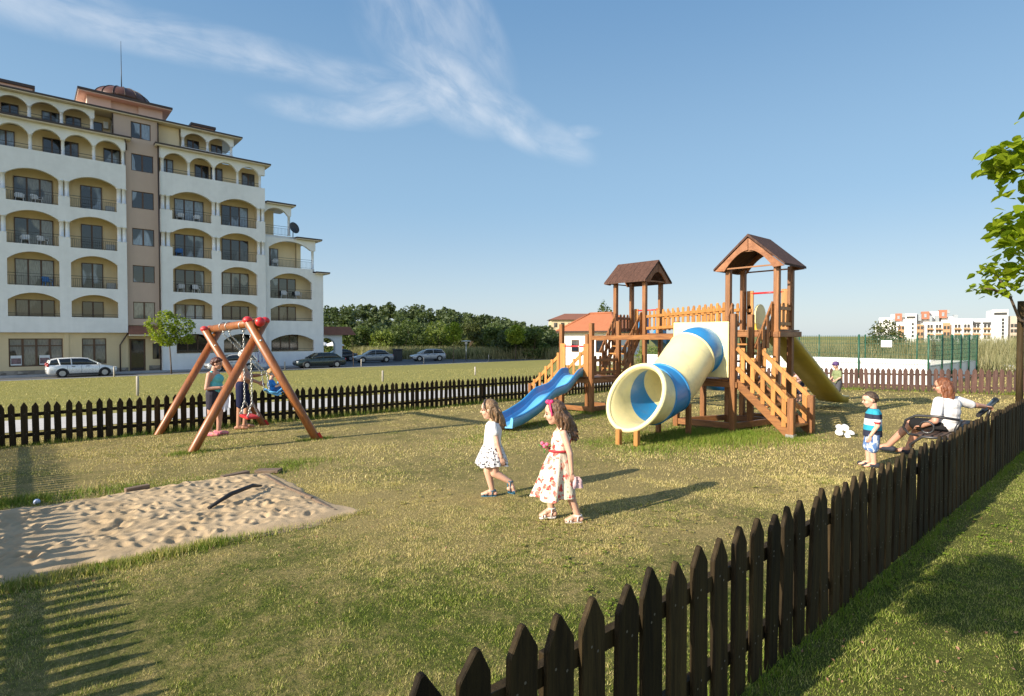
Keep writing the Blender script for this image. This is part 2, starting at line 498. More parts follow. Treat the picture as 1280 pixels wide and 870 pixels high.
# footprints: shallow dents with a pushed-up rim
for _ in range(460):
    cu, cv = RNG.uniform(-2.0, 2.4), RNG.uniform(5.45, 7.9); an = RNG.uniform(0, math.pi); L = RNG.uniform(.038, .085)
    du, dv = GU - cu, GV - cv
    p, q = (du * math.cos(an) + dv * math.sin(an)) / L, (-du * math.sin(an) + dv * math.cos(an)) / (L * .55)
    r2 = p * p + q * q
    hs += np.where(r2 < 9, -.021 * np.exp(-r2 * 1.2) + .009 * np.exp(-(np.sqrt(r2) - 1.5) ** 2 * 4), 0)
hs *= np.clip(dmin / .2, .25, 1)
ZS = gz_np(GU, GV) + np.where(dmin > 0, .018 + np.minimum(dmin, .25) * .10, .018 + dmin * .5) + hs
I = np.arange(nx * ny).reshape(ny, nx)
F = np.stack([I[:-1, :-1], I[:-1, 1:], I[1:, 1:], I[1:, :-1]], -1).reshape(-1, 4)
sand = np_mesh('sand', np.stack([GU, GV, ZS], -1).reshape(-1, 3), F, m_sand, smooth=True); tag(sand, kind='structure')
m_oldwood = wood('old_board', (.24, .17, .115), (.12, .08, .055), .8, grain=(.1, 1, 1), objrand=.1, bump=.4)
mb = MB()
pts = [(2.38, 5.45), (2.395, 6.1), (2.375, 6.9), (2.42, 7.85)]
for (p, q), dz in zip(zip(pts[:-1], pts[1:]), (-.006, .002, -.004)):
    mb.beam((p[0], p[1], gz(*p) + dz), (q[0], q[1] - .03, gz(*q) + dz), .035, .10)
sb = empty('sandbox_border', (2.5, 6.6, gz(2.5, 6.6)), 'old half buried wooden boards edging the right side of the sandbox', 'sandbox edging')
mb.build('side_board', m_oldwood, sb, bevel=.006)
mb = MB()
mb.beam((1.95, 8.02, gz(2, 8) + .03), (2.3, 8.10, gz(2.3, 8) + .035), .09, .05)
mb.beam((2.42, 8.12, gz(2.5, 8.1) + .035), (2.66, 7.90, gz(2.6, 8) + .04), .16, .04)
mb.build('corner_board', m_oldwood, sb, bevel=.006)
mb = MB(); mb.beam((.9, 8.05, gz(.9, 8) + .04), (1.15, 8.09, gz(1.1, 8) + .045), .08, .05); mb.build('corner_board', m_oldwood, sb, bevel=.006)
m_black = mat('dark_plank', (.022, .02, .02), .6, .2)
mb = MB(); mb.tube([(1.42, 6.36, gz(1.4, 6.4) + .07), (1.68, 6.56, gz(1.7, 6.5) + .125), (1.98, 6.82, gz(2, 6.8) + .125), (2.13, 6.98, gz(2, 7) + .07)], [.017, .026, .024, .012], 8)
o = mb.build('bent_strip', m_black); tag(o, 'thin black bent strip sticking out of the sand', 'strip')
m_ball = mat('toy_white', (.42, .46, .58), .4, .1); m_toyb = mat('toy_blue', (.05, .16, .42), .4, .1); m_toyr = mat('toy_pink', (.6, .12, .2), .4, .1)
tb = empty('toy_ball', (.1, 8.2, gz(.1, 8.2) + .05), 'small white and blue ball in the weeds beside the sandbox', 'ball')
mb = MB(); mb.sphere((.1, 8.2, gz(.1, 8.2) + .03), .032); mb.build('ball', m_ball, tb)
mb = MB(); mb.sphere((.1, 8.2, gz(.1, 8.2) + .03), (.0335, .022, .0335)); mb.build('stripe', m_toyb, tb)

# ================================================================ FENCES
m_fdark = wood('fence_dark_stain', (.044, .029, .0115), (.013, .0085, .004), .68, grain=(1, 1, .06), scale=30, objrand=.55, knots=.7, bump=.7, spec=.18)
m_fred = wood('fence_red_sunlit', (.085, .036, .026), (.035, .016, .012), .62, grain=(1, 1, .06), scale=30, objrand=.3, knots=.5, bump=.4)  # red brown of the far fence, with its sunlit brightness put into the colour
m_nail = mat('nail_head', (.16, .14, .13), .5, .2, metal=.6)
def picket_mesh(name, w, th, h, m, tip=.085):
    mb = MB(); sk = random.uniform(-.09, .09)
    prof = [(-w / 2, 0), (w / 2, 0), (w / 2, h - tip), (w * (.06 + sk), h), (w * (sk - .06), h), (-w / 2, h - tip * (1 - sk))]
    mb.prism(prof, [], lambda a, b_, t_: (a, t_, b_), 0, th)
    o = mb.build(name, m, bevel=.004, fix=True)
    bm = bmesh.new(); bm.from_mesh(o.data)
    for z in (.19, .215, .575, .60):
        x = random.uniform(-.3, .3) * w; ring = [bm.verts.new((x + .0052 * math.cos(q), -.0012, z + .0052 * math.sin(q))) for q in np.linspace(0, 2 * math.pi, 8, endpoint=False)]
        f_ = bm.faces.new(ring[::-1]); f_.material_index = 1
    bm.to_mesh(o.data); bm.free(); o.data.materials.append(m_nail)
    me = o.data; bpy.data.objects.remove(o)
    return me
def fence(name, label, p0, p1, group, m, spacing=.166, w=.108, h=.80, side=1, seed=1, rail_side=-1, first=None, max_parts=100, near=(0, 0)):
    """pickets along p0-p1; local +Y of a picket is the left of the run"""
    rr = random.Random(seed)
    p0, p1 = Vector((*p0, 0)), Vector((*p1, 0)); L = (p1 - p0).length; d = (p1 - p0) / L; ang = math.atan2(d.y, d.x)
    nrm = Vector((-d.y, d.x, 0))
    root = empty(name, (p0.x, p0.y, gz(p0.x, p0.y)), label, 'fence', group)
    variants = [picket_mesh('picket', w * k, .024, h * q, m, .085 * (1 + (k - 1) * 2)) for k, q in ((1, 1), (.93, 1.01), (1.06, .99), (1.0, 1.012), (.97, .988), (1.03, 1.0), (.92, 1.0), (1.06, 1.006), (.96, 1.015), (1.02, .982))]
    n_ = int(L / spacing) + 1
    items = []
    for i in range(n_):
        p = p0 + d * (i * spacing)
        items.append(((p.xy - Vector(near)).length, p))
    items_s = sorted(items, key=lambda q: q[0])
    rest = MB()
    for k, (dist, p) in enumerate(items_s):
        me = rr.choice(variants); z = gz(p.x, p.y) + rr.uniform(-.008, .008) + .015
        M = Matrix.Translation((p.x, p.y, z)) @ Matrix.Rotation(ang, 4, 'Z') @ Matrix.Rotation(rr.gauss(0, .014), 4, 'Y') @ Matrix.Rotation(rr.gauss(0, .012), 4, 'X')
        if k < max_parts:
            o = bpy.data.objects.new('picket', me); COL.objects.link(o); o.parent = root
            M.translation -= root.location; o.matrix_local = M; WL[o.name] = wloc(root)
        else:
            rest.add([M @ v.co for v in me.vertices], [tuple(q.vertices) for q in me.polygons])
    if rest.v:
        o = rest.build('far_pickets', m, root); o['kind'] = 'stuff'
    for hz_ in (.20, .59):
        mb = MB(); k = max(2, int(L / 2) + 1)
        pp = [p0 + d * (L * i / (k - 1)) + nrm * (rail_side * .018 + (.024 if rail_side > 0 else 0)) for i in range(k)]
        for a_, b_ in zip(pp[:-1], pp[1:]):
            mb.beam((a_.x, a_.y, gz(a_.x, a_.y) + hz_), (b_.x, b_.y, gz(b_.x, b_.y) + hz_), .034, .065)
        mb.build('rail', m, root)
    k = max(2, int(round(L / 2.4)) + 1)
    for i in range(k):
        p = p0 + d * (L * i / (k - 1)) + nrm * (rail_side * .075 + (.024 if rail_side > 0 else 0))
        z = gz(p.x, p.y)
        mb = MB(); mb.box(p.x - .035, p.x + .035, p.y - .035, p.y + .035, z - .1, z + .60)
        mb.build('post', m, root, bevel=.004)
    return root
GF = 'picket fences round the playground'
fence('picket_fence', 'very dark brown picket fence running along the near right side, seen from outside', (-1.1, 1.225), (23.3, 1.225), GF, m_fdark, .170, .116, .775, rail_side=1, seed=3)
fence('picket_fence', 'dark picket fence behind the swing and blue slide, facing the lawn and building', (-1.15, 14.05), (23.4, 14.05), GF, m_fdark, .166, .106, .80, rail_side=1, seed=4, near=(0, 5))
fence('picket_fence', 'reddish brown sunlit picket fence in front of the white wall at the far end', (23.4, 13.95), (23.4, 1.35), GF, m_fred, .172, .125, .80, rail_side=1, seed=5, near=(20, 4))
fence('picket_fence', 'picket fence out of frame on the left, casting striped shade over the sand', (-1.2, 1.3), (-1.2, 14.0), GF, m_fdark, .166, .106, .80, rail_side=1, seed=6)
# tall dark pole at the right edge
mb = MB(); zz = gz(12.3, 1.42)
mb.tube([(12.3, 1.42, zz - .1), (12.3, 1.42, 2.22)], [.05, .045], 12); mb.build('pole', m_fdark)
tag(bpy.data.objects['pole'], 'tall dark brown wooden pole at the right edge beside the fence', 'pole')

# ================================================================ APARTMENT BLOCK
m_white = mat('render_white', (.735, .74, .745), .9, .085, .25, obj=False, bump=.1, bscale=25)
m_ochre = mat('render_ochre', (.74, .60, .39), .9, .06, .3, obj=False)
m_cream = mat('render_cream', (.62, .50, .31), .9, .06, .3, obj=False)
m_taupe = mat('render_taupe', (.47, .36, .30), .9, .05, .3, obj=False)
m_pink = mat('render_pink', (.66, .50, .42), .9, .05, .3, obj=False)
m_soff = mat('soffit', (.66, .58, .47), .9, .05, .3, obj=False)
m_gutter = mat('gutter_brown', (.045, .028, .022), .45, .1)
m_tile = mat('roof_tile', (.22, .09, .055), .8, .25, 3.0, obj=False, bump=.6, bscale=14)
m_frame = mat('window_frame_brown', (.085, .040, .020), .45, .15)
m_iron = mat('railing_iron', (.02, .02, .021), .5, .1)
m_stone, t, b = new_mat('stone_plinth')
tcn = t.node('ShaderNodeNewGeometry')
vo = t.node('ShaderNodeTexVoronoi'); t.put(vo.inputs['Vector'], t.vmul(tcn.outputs['Position'], (2.2, 2.2, 4.2))); vo.inputs['Scale'].default_value = 1.0
c = t.mix(t.smooth(t.noise(vo.outputs['Color'], 3, 2), .3, .7), (.10, .085, .07), (.36, .32, .27))
t.put(b.inputs['Base Color'], c); b.inputs['Roughness'].default_value = .9
def pane_mat(name, seed, curtain, dark=(.012, .016, .022), cov=.55):
    m, t, b = new_mat(name)
    tcn = t.node('ShaderNodeNewGeometry'); P = tcn.outputs['Position']
    n1 = t.noise(t.vmul(P, (1.0, .2, .12)), 26, 2, .5); n2 = t.noise(t.vadd(t.vmul(P, (1, .3, .5)), (seed * 3.1, 0, 0)), .55, 2, .5)
    cur = t.mix(t.smooth(n1, .35, .65), tuple(x * .7 for x in curtain), curtain)
    f = t.smooth(n2, cov - .02, cov + .02)
    t.put(b.inputs['Base Color'], t.mix(f, cur, dark))
    b.inputs['Roughness'].default_value = .06; b.inputs['Specular IOR Level'].default_value = .7
    b.inputs['Coat Weight'].default_value = .2; b.inputs['Coat Roughness'].default_value = .03
    return m
PANES = [pane_mat('pane_blue', 1, (.26, .32, .40), cov=.5), pane_mat('pane_grey', 2, (.24, .235, .21), cov=.56), pane_mat('pane_dark', 3, (.10, .10, .10), cov=.42)]  # blue curtain tone also holds the bluish reflection in its colour
V0 = 55.5
block = empty('apartment_block', (8, 62, -1.4), 'six storey white apartment block with arched balconies and taupe stair tower', 'apartment building')
def fac(a, b_, t_): return (a, t_, b_)
def seg_arch(u0, u1, zs, zt, n_=12):
    """points of a segmental arch from (u1,zs) over the top to (u0,zs)"""
    c_ = (u0 + u1) / 2; hw = (u1 - u0) / 2
    r = zt - zs; Ra = (hw * hw + r * r) / (2 * r); am = math.asin(min(1, hw / Ra))
    return [(c_ + Ra * math.sin(am * (1 - 2 * i / n_)), zt - Ra + Ra * math.cos(am * (1 - 2 * i / n_))) for i in range(n_ + 1)]
def arch_hole(u0, u1, z0, zs, zt): return [(u0, z0), (u1, z0)] + seg_arch(u0, u1, zs, zt)
def scallop(u0, u1, bays, zs, zt, ztop_pts):
    """wall band whose lower edge rises in an arch over each bay"""
    p = [(u0, zs)]
    for a, c_ in bays:
        p += seg_arch(a, c_, zs, zt)[::-1]
    p.append((u1, zs))
    return p + ztop_pts
def crenel(u0, u1, bays, zb, zp):
    """top outline from right to left: pedestals at zp between bays, bays at zb"""
    p = [(u1, zp)]
    for a, c_ in reversed(bays): p += [(c_, zp), (c_, zb), (a, zb), (a, zp)]
    p.append((u0, zp)); return p
def wall_block(u0, u1, zbase, bays, arc_cols, v, ground_holes):
    T = .32
    holes = list(ground_holes)
    for a, c_ in bays: holes += [arch_hole(a, c_, 3.12, 4.36, 4.92), arch_hole(a, c_, 5.45, 7.38, 8.0)]
    mb = MB()
    mb.prism([(u0, zbase), (u1, zbase)] + crenel(u0, u1, bays, 8.55, 9.28), holes, fac, v, v + T)
    mb.prism(scallop(u0, u1, bays, 10.56, 11.1, crenel(u0, u1, bays, 11.7, 12.42)), [], fac, v, v + T)
    mb.prism(scallop(u0, u1, bays, 13.68, 14.22, [(u1, 15.6), (u0, 15.6)]), [], fac, v, v + T)
    ab = [(a + .12, c_ - .12) for a, c_ in zip(arc_cols[:-1], arc_cols[1:])]
    mb.prism(scallop(u0, u1, ab, 16.8, 17.35, [(u1, 17.66), (u0, 17.66)]), [], fac, v, v + T)
    mb.build('facade_wall', m_white, block, fix=True)
    for a in arc_cols: column(a, v + T / 2, 15.6, 16.8, .115)
    gaps = [(c1_, a2) for (a1, c1_), (a2, c2_) in zip(bays[:-1], bays[1:])]
    for z0, z1 in ((9.28, 10.56), (12.42, 13.68)):
        for c1_, a2 in gaps:
            mid = (c1_ + a2) / 2
            for s_ in (-.18, .18): column(mid + s_, v + T / 2, z0, z1, .15)
    return T
def column(u, v, z0, z1, r):
    mb = MB()
    mb.tube([(u, v, z0), (u, v, z0 + .06), (u, v, z0 + .061), (u, v, z1 - .09), (u, v, z1 - .08), (u, v, z1)], [r * 1.25, r * 1.25, r, r * .92, r * 1.25, r * 1.35], 12)
    mb.build('column', m_white, block)
def glazed(u0, u1, z0, z1, v, n_, cross=None, part='window', pm=None, fw=.055):
    """window or glazed door: frame with n_ lights, pane sub-part"""
    mb = MB()
    D_ = .07
    mb.box(u0, u1, v - D_, v, z1 - fw, z1); mb.box(u0, u1, v - D_, v, z0, z0 + fw)
    for i in range(n_ + 1):
        c_ = u0 + (u1 - u0) * i / n_; k = fw if 0 < i < n_ else fw / 2
        a = max(u0, c_ - k); c2_ = min(u1, c_ + k)
        if i == 0: a, c2_ = u0, u0 + fw
        if i == n_: a, c2_ = u1 - fw, u1
        mb.box(a, c2_, v - D_ - .002, v - .002, z0 + fw, z1 - fw)
    if cross: mb.box(u0 + fw, u1 - fw, v - D_ - .004, v - .004, cross - fw / 2, cross + fw / 2)
    fr = mb.build(part, m_frame, block)
    p = MB(); p.box(u0 + fw * .5, u1 - fw * .5, v - .03, v - .012, z0 + fw * .5, z1 - fw * .5)
    p.build('pane', pm or random.choice(PANES), fr)
    return fr
def railing(u0, u1, z0, z1, v, step=.13, part='balcony_railing'):
    mb = MB()
    mb.box(u0, u1, v - .015, v + .015, z1 - .03, z1); mb.box(u0, u1, v - .012, v + .012, z0 + .06, z0 + .085)
    mb.box(u0, u1, v - .012, v + .012, z1 - .22, z1 - .20)
    n_ = int((u1 - u0) / step)
    for i in range(1, n_):
        c_ = u0 + (u1 - u0) * i / n_
        mb.box(c_ - .008, c_ + .008, v - .008, v + .008, z0 + .085, z1 - .22)
    mb.build(part, m_iron, block)
def eave(u0, u1, z, v, over=.45, depth=4.5, rise=1.1, side_l=True, side_r=True):
    """tiled eave: cream soffit, dark gutter, sloping tiles"""
    a = u0 - (over if side_l else 0); c_ = u1 + (over if side_r else 0)
    mb = MB(); mb.box(a, c_, v - over, v + depth, z, z + .07); mb.build('soffit', m_soff, block)
    mb = MB(); mb.box(a - .03, c_ + .03, v - over - .05, v - over + .09, z + .075, z + .20)
    if side_r: mb.box(c_ - .09, c_ + .04, v - over + .092, v + depth, z + .075, z + .20)
    if side_l: mb.box(a - .04, a + .09, v - over + .092, v + depth, z + .075, z + .20)
    mb.build('gutter', m_gutter, block)
    mb = MB(); z1 = z + .19
    mb.add([(a, v - over + .02, z1), (c_, v - over + .02, z1), (c_ - (1.2 if side_r else 0), v + depth, z1 + rise), (a + (1.2 if side_l else 0), v + depth, z1 + rise), (a, v + depth, z1), (c_, v + depth, z1)],
           [(0, 1, 2, 3), (1, 5, 2), (0, 3, 4), (0, 4, 5, 1), (3, 2, 5, 4)])
    mb.build('roof', m_tile, block, fix=True)
LB = [(-.75 - 3.7 * 3, 2.25 - 3.7 * 3), (-.75 - 3.7 * 2, 2.25 - 3.7 * 2), (-.75 - 3.7, 2.25 - 3.7), (-.75, 2.25), (2.95, 5.95)]
L_U0, L_U1 = -12.4, 6.58
lac = [6.42 - 1.918 * i for i in range(10)][::-1]
wall_block(L_U0, L_U1, 1.92, LB, lac, V0, [])
for s_ in (-.16, .18):
    for z0, z1 in ((9.28, 10.56), (12.42, 13.68)): column(6.26 + s_, V0 + .16, z0, z1, .15)
RB = [(9.85, 12.9), (13.65, 16.75)]
R_U0, R_U1 = 8.98, 17.5
wall_block(R_U0, R_U1, -1.45, RB, [9.18, 11.16, 13.14, 15.12, 17.08], V0, [arch_hole(10.05, 13.0, .12, 1.25, 1.84), arch_hole(13.8, 16.85, .12, 1.25, 1.84)])
for c_ in (9.36, 17.13):
    for s_ in (-.19, .19):
        for z0, z1 in ((9.28, 10.56), (12.42, 13.68)): column(c_ + s_, V0 + .16, z0, z1, .15)
# recessed back walls, slabs, partitions
BV = 57.0
mb = MB()
mb.box(L_U0, 6.5, BV, BV + .2, 1.95, 17.6); mb.box(9.05, 17.45, BV, BV + .2, -1.4, 17.6)
mb.build('balcony_back_wall', m_ochre, block)
mb = MB()
for z in (1.95, 5.28, 8.40, 11.52, 15.45): mb.box(L_U0, 6.5, V0 + .325, BV - .003, z, z + .12)
for z in (-.05, 3.0, 5.28, 8.40, 11.52, 15.45): mb.box(9.05, 17.45, V0 + .325, BV - .003, z, z + .12)
mb.build('balcony_slab', m_ochre, block)
for a in [LB[0][0] - .35] + [(x[1] + .35) for x in LB] + [9.4, 13.27, 17.1]:
    mb = MB()
    for z0, z1 in ((.08, 2.99),) * (a > 9) + (((3.13, 5.27) if a > 9 else (2.08, 5.27)), (5.41, 8.39), (8.53, 11.51), (11.65, 15.44)): mb.box(a - .1, a + .1, V0 + .33, BV - .005, z0, z1)
    mb.build('balcony_partition', m_ochre, block)
for a in (6.4, 9.05):
    mb = MB(); mb.box(a, a + .1, V0 + .33, BV - .005, 15.6, 17.6); mb.build('balcony_partition', m_ochre, block)
rb = random.Random(5)
for (a, c_), kind in list(zip(LB, 'WDWWD')) + list(zip(RB, 'WW')):
    right = a > 8
    for z in (2.2, 5.41, 8.53, 11.65):
        if kind == 'W': glazed(a + .42, a + 2.72, z, z + 2.15 + (.1 if z < 3 else 0), BV - .002, 3, part='balcony_door')
        else: glazed(a + .75, a + 2.15, z, z + 2.15 + (.1 if z < 3 else 0), BV - .002, 2, part='balcony_door')
        z0 = {2.2: 3.12, 5.41: 5.45, 8.53: 8.55, 11.65: 11.7}[z]
        railing(a, c_, z0, z0 + (.92 if z > 3 else .26), V0 + .1)
for a in (10.05, 13.8):
    glazed(a + .3, a + 2.75, .2, 2.0, BV - .002, 3, part='balcony_door', pm=PANES[2]); railing(a, a + 3.0, .12, .42, V0 + .1)
for a, c_ in list(zip(lac[:-1], lac[1:])) + [(9.18, 11.16), (11.16, 13.14), (13.14, 15.12), (15.12, 17.08)]:
    railing(a + .1, c_ - .1, 15.62, 15.98, V0 + .1, .9)
for i, (a, c_) in enumerate(list(zip(lac[:-1], lac[1:])) + [(9.18, 11.16), (11.16, 13.14), (13.14, 15.12), (15.12, 17.08)]):
    if i % 2: glazed(a + .05, a + 1.05, 15.58, 17.1, BV - .002, 2, part='balcony_door')
    else: glazed(a + .75, a + 1.88, 15.58, 17.1, BV - .002, 2, part='balcony_door')
# air conditioners on the narrow balconies
m_ac = mat('ac_grey', (.32, .32, .31), .5, .1)
for z in (5.42, 8.54, 11.66):
    mb = MB(); mb.box(5.25, 5.85, V0 + .5, V0 + .8, z, z + .55); mb.build('air_conditioner', m_ac, block, bevel=.02)
# ground floor of the left block
mb = MB(); GV = V0 + .35
win = [(-.76, 2.39, -.66, 1.46), (3.57, 5.15, -.60, 1.46), (-9.5, -7, -.66, 1.46), (-5.3, -2.4, -.66, 1.46)]
mb.prism([(L_U0, -.95), (6.6, -.95), (6.6, 1.915), (L_U0, 1.915)], [[(a, z0), (c_, z0), (c_, z1), (a, z1)] for a, c_, z0, z1 in win], fac, GV, GV + .3)
mb.box(2.45, 2.75, GV - .06, GV - .003, -.95, 1.91)
mb.build('ground_floor_wall', m_cream, block, fix=True)
for a, c_, z0, z1 in win: glazed(a, c_, z0, z1, GV + .16, 4 if c_ - a > 2 else 2, z0 + (z1 - z0) * .74, pm=PANES[1], fw=.07)
mb = MB(); mb.box(L_U0, 6.6, GV - .08, GV + .25, -1.6, -.953); mb.build('plinth', m_stone, block)
m_poster = mat('poster_white', (.62, .64, .66), .4, .05); m_poster2 = mat('poster_photo', (.16, .10, .11), .4, .7, 4.0)
for a in (-.66, .98):
    mb = MB(); mb.box(a, a + .62, GV + .06, GV + .075, -.55, .18); o = mb.build('window_poster', m_poster, block)
    mb = MB(); mb.box(a + .03, a + .59, GV + .05, GV + .058, -.45, -.02); mb.build('poster_picture', m_poster2, o)
# stair tower
TV = V0 + .3
wins = [(7.0, 8.56, z, z + 1.42) for z in (3.08, 6.12, 9.2, 12.28, 15.36)] + [(7.0, 8.4, 18.05, 19.4)]
mb = MB()
mb.prism([(6.6, 2.55), (8.97, 2.55), (8.97, 19.75), (5.8, 19.75), (5.8, 17.7), (6.6, 17.7)], [[(a, z0), (c_, z0), (c_, z1), (a, z1)] for a, c_, z0, z1 in wins], fac, TV, TV + .3)
mb.build('stair_tower_wall', m_taupe, block, fix=True)
for a, c_, z0, z1 in wins: glazed(a, c_, z0, z1, TV + .14, 2, pm=PANES[0] if z0 > 5 else PANES[1])
mb = MB()
mb.prism([(6.6, -1.5), (8.97, -1.5), (8.97, 2.545), (6.6, 2.545)], [[(6.72, -1.32), (7.86, -1.32), (7.86, 1.42), (6.72, 1.42)], [(8.36, -.32), (8.9, -.32), (8.9, 1.04), (8.36, 1.04)]], fac, TV + .25, TV + .5)
mb.build('entrance_wall', m_cream, block, fix=True)
dr = glazed(6.72, 7.86, -1.32, 1.42, TV + .38, 1, part='entrance_door', pm=PANES[2], fw=.13)
glazed(8.36, 8.9, -.32, 1.04, TV + .38, 1, pm=PANES[2])
mb = MB(); mb.box(8.1, 8.97, TV + .17, TV + .245, -1.6, -.85); mb.build('plinth', m_stone, block)
mb = MB(); mb.add([(6.62, TV - .75, 1.78), (9.0, TV - .75, 1.78), (9.0, TV - .003, 2.5), (6.62, TV - .003, 2.5), (6.62, TV - .003, 1.78), (9.0, TV - .003, 1.78)], [(0, 1, 2, 3), (0, 3, 4), (1, 5, 2), (0, 4, 5, 1), (3, 2, 5, 4)])
mb.build('entrance_canopy', m_tile, block, fix=True)
mb = MB(); mb.box(6.62, 9.0, TV - .72, TV - .02, 1.66, 1.775); mb.build('canopy_soffit', m_soff, block)
# drainpipes
mb = MB()
mb.tube([(8.86, V0 - .07, 17.7), (8.86, V0 - .07, -1.3)], .06, 8)
mb.tube([(6.5, V0 - .3, 17.8), (6.66, V0 + .15, 17.3), (6.66, V0 + .15, 16.9)], .05, 8)
mb.tube([(6.6, V0 + .1, 1.9), (6.2, GV - .12, 1.2), (6.05, GV - .12, .9), (6.05, GV - .12, -1.4)], .05, 8)
mb.tube([(5.78, TV + .0, 19.7), (5.78, TV + .0, 17.9)], .05, 8); mb.tube([(8.92, TV - .06, 19.7), (8.92, TV - .06, 17.9)], .05, 8)
mb.build('drainpipe', m_gutter, block)
# eaves of the two blocks
eave(L_U0, L_U1 - .1, 17.67, V0, .45, 1.6, .25, side_l=False)
eave(R_U0 + .1, R_U1 - .05, 17.67, V0, .45, 1.6, .25)
# set-back top floors
TF = V0 + .55
lt = [4.45 - 1.9 * i for i in range(9)][::-1]
mb = MB()
mb.prism([(L_U0, 17.9), (4.6, 17.9), (4.6, 18.16), (L_U0, 18.16)], [], fac, TF, TF + .25)
mb.prism(scallop(L_U0, 4.62, [(a + .12, c_ - .12) for a, c_ in zip(lt[:-1], lt[1:])], 19.08, 19.52, [(4.62, 19.76), (L_U0, 19.76)]), [], fac, TF, TF + .25)
rt_ = [10.85, 12.78, 14.75]
mb.prism([(10.7, 17.9), (14.95, 17.9), (14.95, 18.22), (10.7, 18.22)], [], fac, TF, TF + .25)
mb.prism(scallop(10.7, 14.95, [(a + .12, c_ - .12) for a, c_ in zip(rt_[:-1], rt_[1:])], 19.1, 19.55, [(14.95, 19.76), (10.7, 19.76)]), [], fac, TF, TF + .25)
mb.build('top_floor_wall', m_white, block, fix=True)
for a in lt: column(a, TF + .12, 18.16, 19.08, .115)
for a in rt_: column(a, TF + .12, 18.22, 19.1, .115)
mb = MB(); mb.box(L_U0, 5.78, TF + 1.3, TF + 1.5, 17.6, 19.75); mb.box(8.97, 14.3, TF + 1.3, TF + 1.5, 17.6, 19.75); mb.box(8.97, 10.6, TF + .3, TF + .45, 17.6, 19.75)
mb.build('top_floor_back_wall', m_ochre, block)
for i, a in enumerate(lt[:-1]): glazed(a + (.3 if i % 2 else .75), a + (1.3 if i % 2 else 1.85), 17.9, 19.25, TF + 1.298, 2, part='balcony_door', pm=PANES[2] if i % 2 else PANES[0])
glazed(4.62, 5.25, 17.95, 19.2, TF + 1.298, 1, part='balcony_door', pm=PANES[0])
for a in rt_[:-1]: glazed(a + .55, a + 1.5, 17.95, 19.3, TF + 1.298, 2, part='balcony_door', pm=PANES[2])
for a, c_ in list(zip(lt[:-1], lt[1:])) + list(zip(rt_[:-1], rt_[1:])): railing(a + .1, c_ - .1, 18.16, 18.5, TF + .1, .9)
mb = MB(); mb.box(5.3, 5.62, TF + 1.0, TF + 1.29, 18.75, 19.3); mb.build('air_conditioner', mat('ac_white', (.7, .7, .68), .5, .05), block, bevel=.02)
eave(L_U0, 15.05, 19.78, TF, .5, 5.0, .55, side_l=False)
for a, c_, p, q, z in ((-2.5, .9, 2.5, 4.0, 21.15), (12.0, 13.8, 2.2, 3.4, 20.95)):
    mb = MB(); mb.box(a, c_, TF + p, TF + q, 20.2, z); o = mb.build('roof_hut', m_pink, block)
    mb = MB(); mb.box(a - .12, c_ + .15, TF + p - .2, TF + q + .2, z + .003, z + .22); mb.build('roof_hut_cap', m_gutter, o)
# penthouse with dome and aerial
PV = V0 + 3.2
mb = MB()
mb.box(4.35, 9.75, PV + .25, PV + 5, 19.9, 21.75); mb.box(4.35, 6.0, PV, PV + .247, 19.9, 21.75); mb.box(7.95, 9.75, PV, PV + .247, 19.9, 21.75)
mb.build('penthouse_wall', m_pink, block)
mb = MB(); mb.prism(arch_hole(6.35, 7.15, 19.95, 20.75, 21.1), [], fac, PV + .18, PV + .245); mb.build('penthouse_window', PANES[2], block, fix=True)
mb = MB(); mb.box(3.75, 10.35, PV - .7, PV + 5.6, 21.752, 21.84); mb.build('soffit', m_pink, block)
mb = MB(); mb.box(3.68, 10.42, PV - .78, PV + 5.65, 21.843, 22.02); mb.build('gutter', m_gutter, block)
m_dome = mat('dome_copper', (.10, .042, .028), .45, .2, 2.0)
mb = MB(); prof = [(2.25 * math.cos(R(q)), 1.35 * math.sin(R(q))) for q in range(0, 91, 10)]
rings = [[(7.0 + max(r_, .02) * math.cos(2 * math.pi * k / 40), PV + 2.2 + max(r_, .02) * math.sin(2 * math.pi * k / 40), 22.3 + z_) for k in range(40)] for r_, z_ in prof]
mb.loft(rings); dome = mb.build('dome', m_dome, block)
mb = MB()
for k in range(16):
    an = 2 * math.pi * k / 16
    mb.tube([(7.0 + (r_ + .02) * math.cos(an), PV + 2.2 + (r_ + .02) * math.sin(an), 22.3 + z_ + .02) for r_, z_ in prof], .035, 5)
mb.build('dome_rib', m_gutter, dome)
mb = MB(); mb.tube([(7.0, PV + 2.2, 23.5), (7.0, PV + 2.2, 25.0), (7.0, PV + 2.2, 27.9)], [.05, .035, .015], 6); mb.build('aerial', m_iron, block)
# right wing, stepping down in terraces
WV = V0 + .45
W0, W1 = 17.52, 23.28
mb = MB()
mb.prism([(W0, -1.45), (W1, -1.45), (W1, 8.02), (22.2, 8.02), (22.2, 8.38), (W0, 8.38)],
         [arch_hole(18.1, 22.3, .12, 1.2, 1.80), arch_hole(18.07, 22.2, 3.14, 4.25, 4.84), arch_hole(18.05, 22.12, 5.32, 7.0, 7.82)], fac, WV, WV + .32)
mb.prism([(W0, 10.25), (18.0, 10.25)] + seg_arch(18.0, 22.0, 10.25, 10.95)[::-1] + [(22.5, 10.25), (22.5, 11.2), (W0, 11.2)], [], fac, WV, WV + .32)
mb.prism([(W0, 13.45), (17.6, 13.45)] + seg_arch(17.6, 19.75, 13.45, 14.05)[::-1] + [(20.1, 13.45), (20.1, 14.3), (W0, 14.3)], [], fac, WV, WV + .32)
mb.box(W0, 17.95, WV + .002, WV + .318, 8.38, 10.25)
mb.box(22.9, W1 - .002, WV + .325, WV + 9, -1.45, 7.9)
mb.build('wing_wall', m_white, block, fix=True)
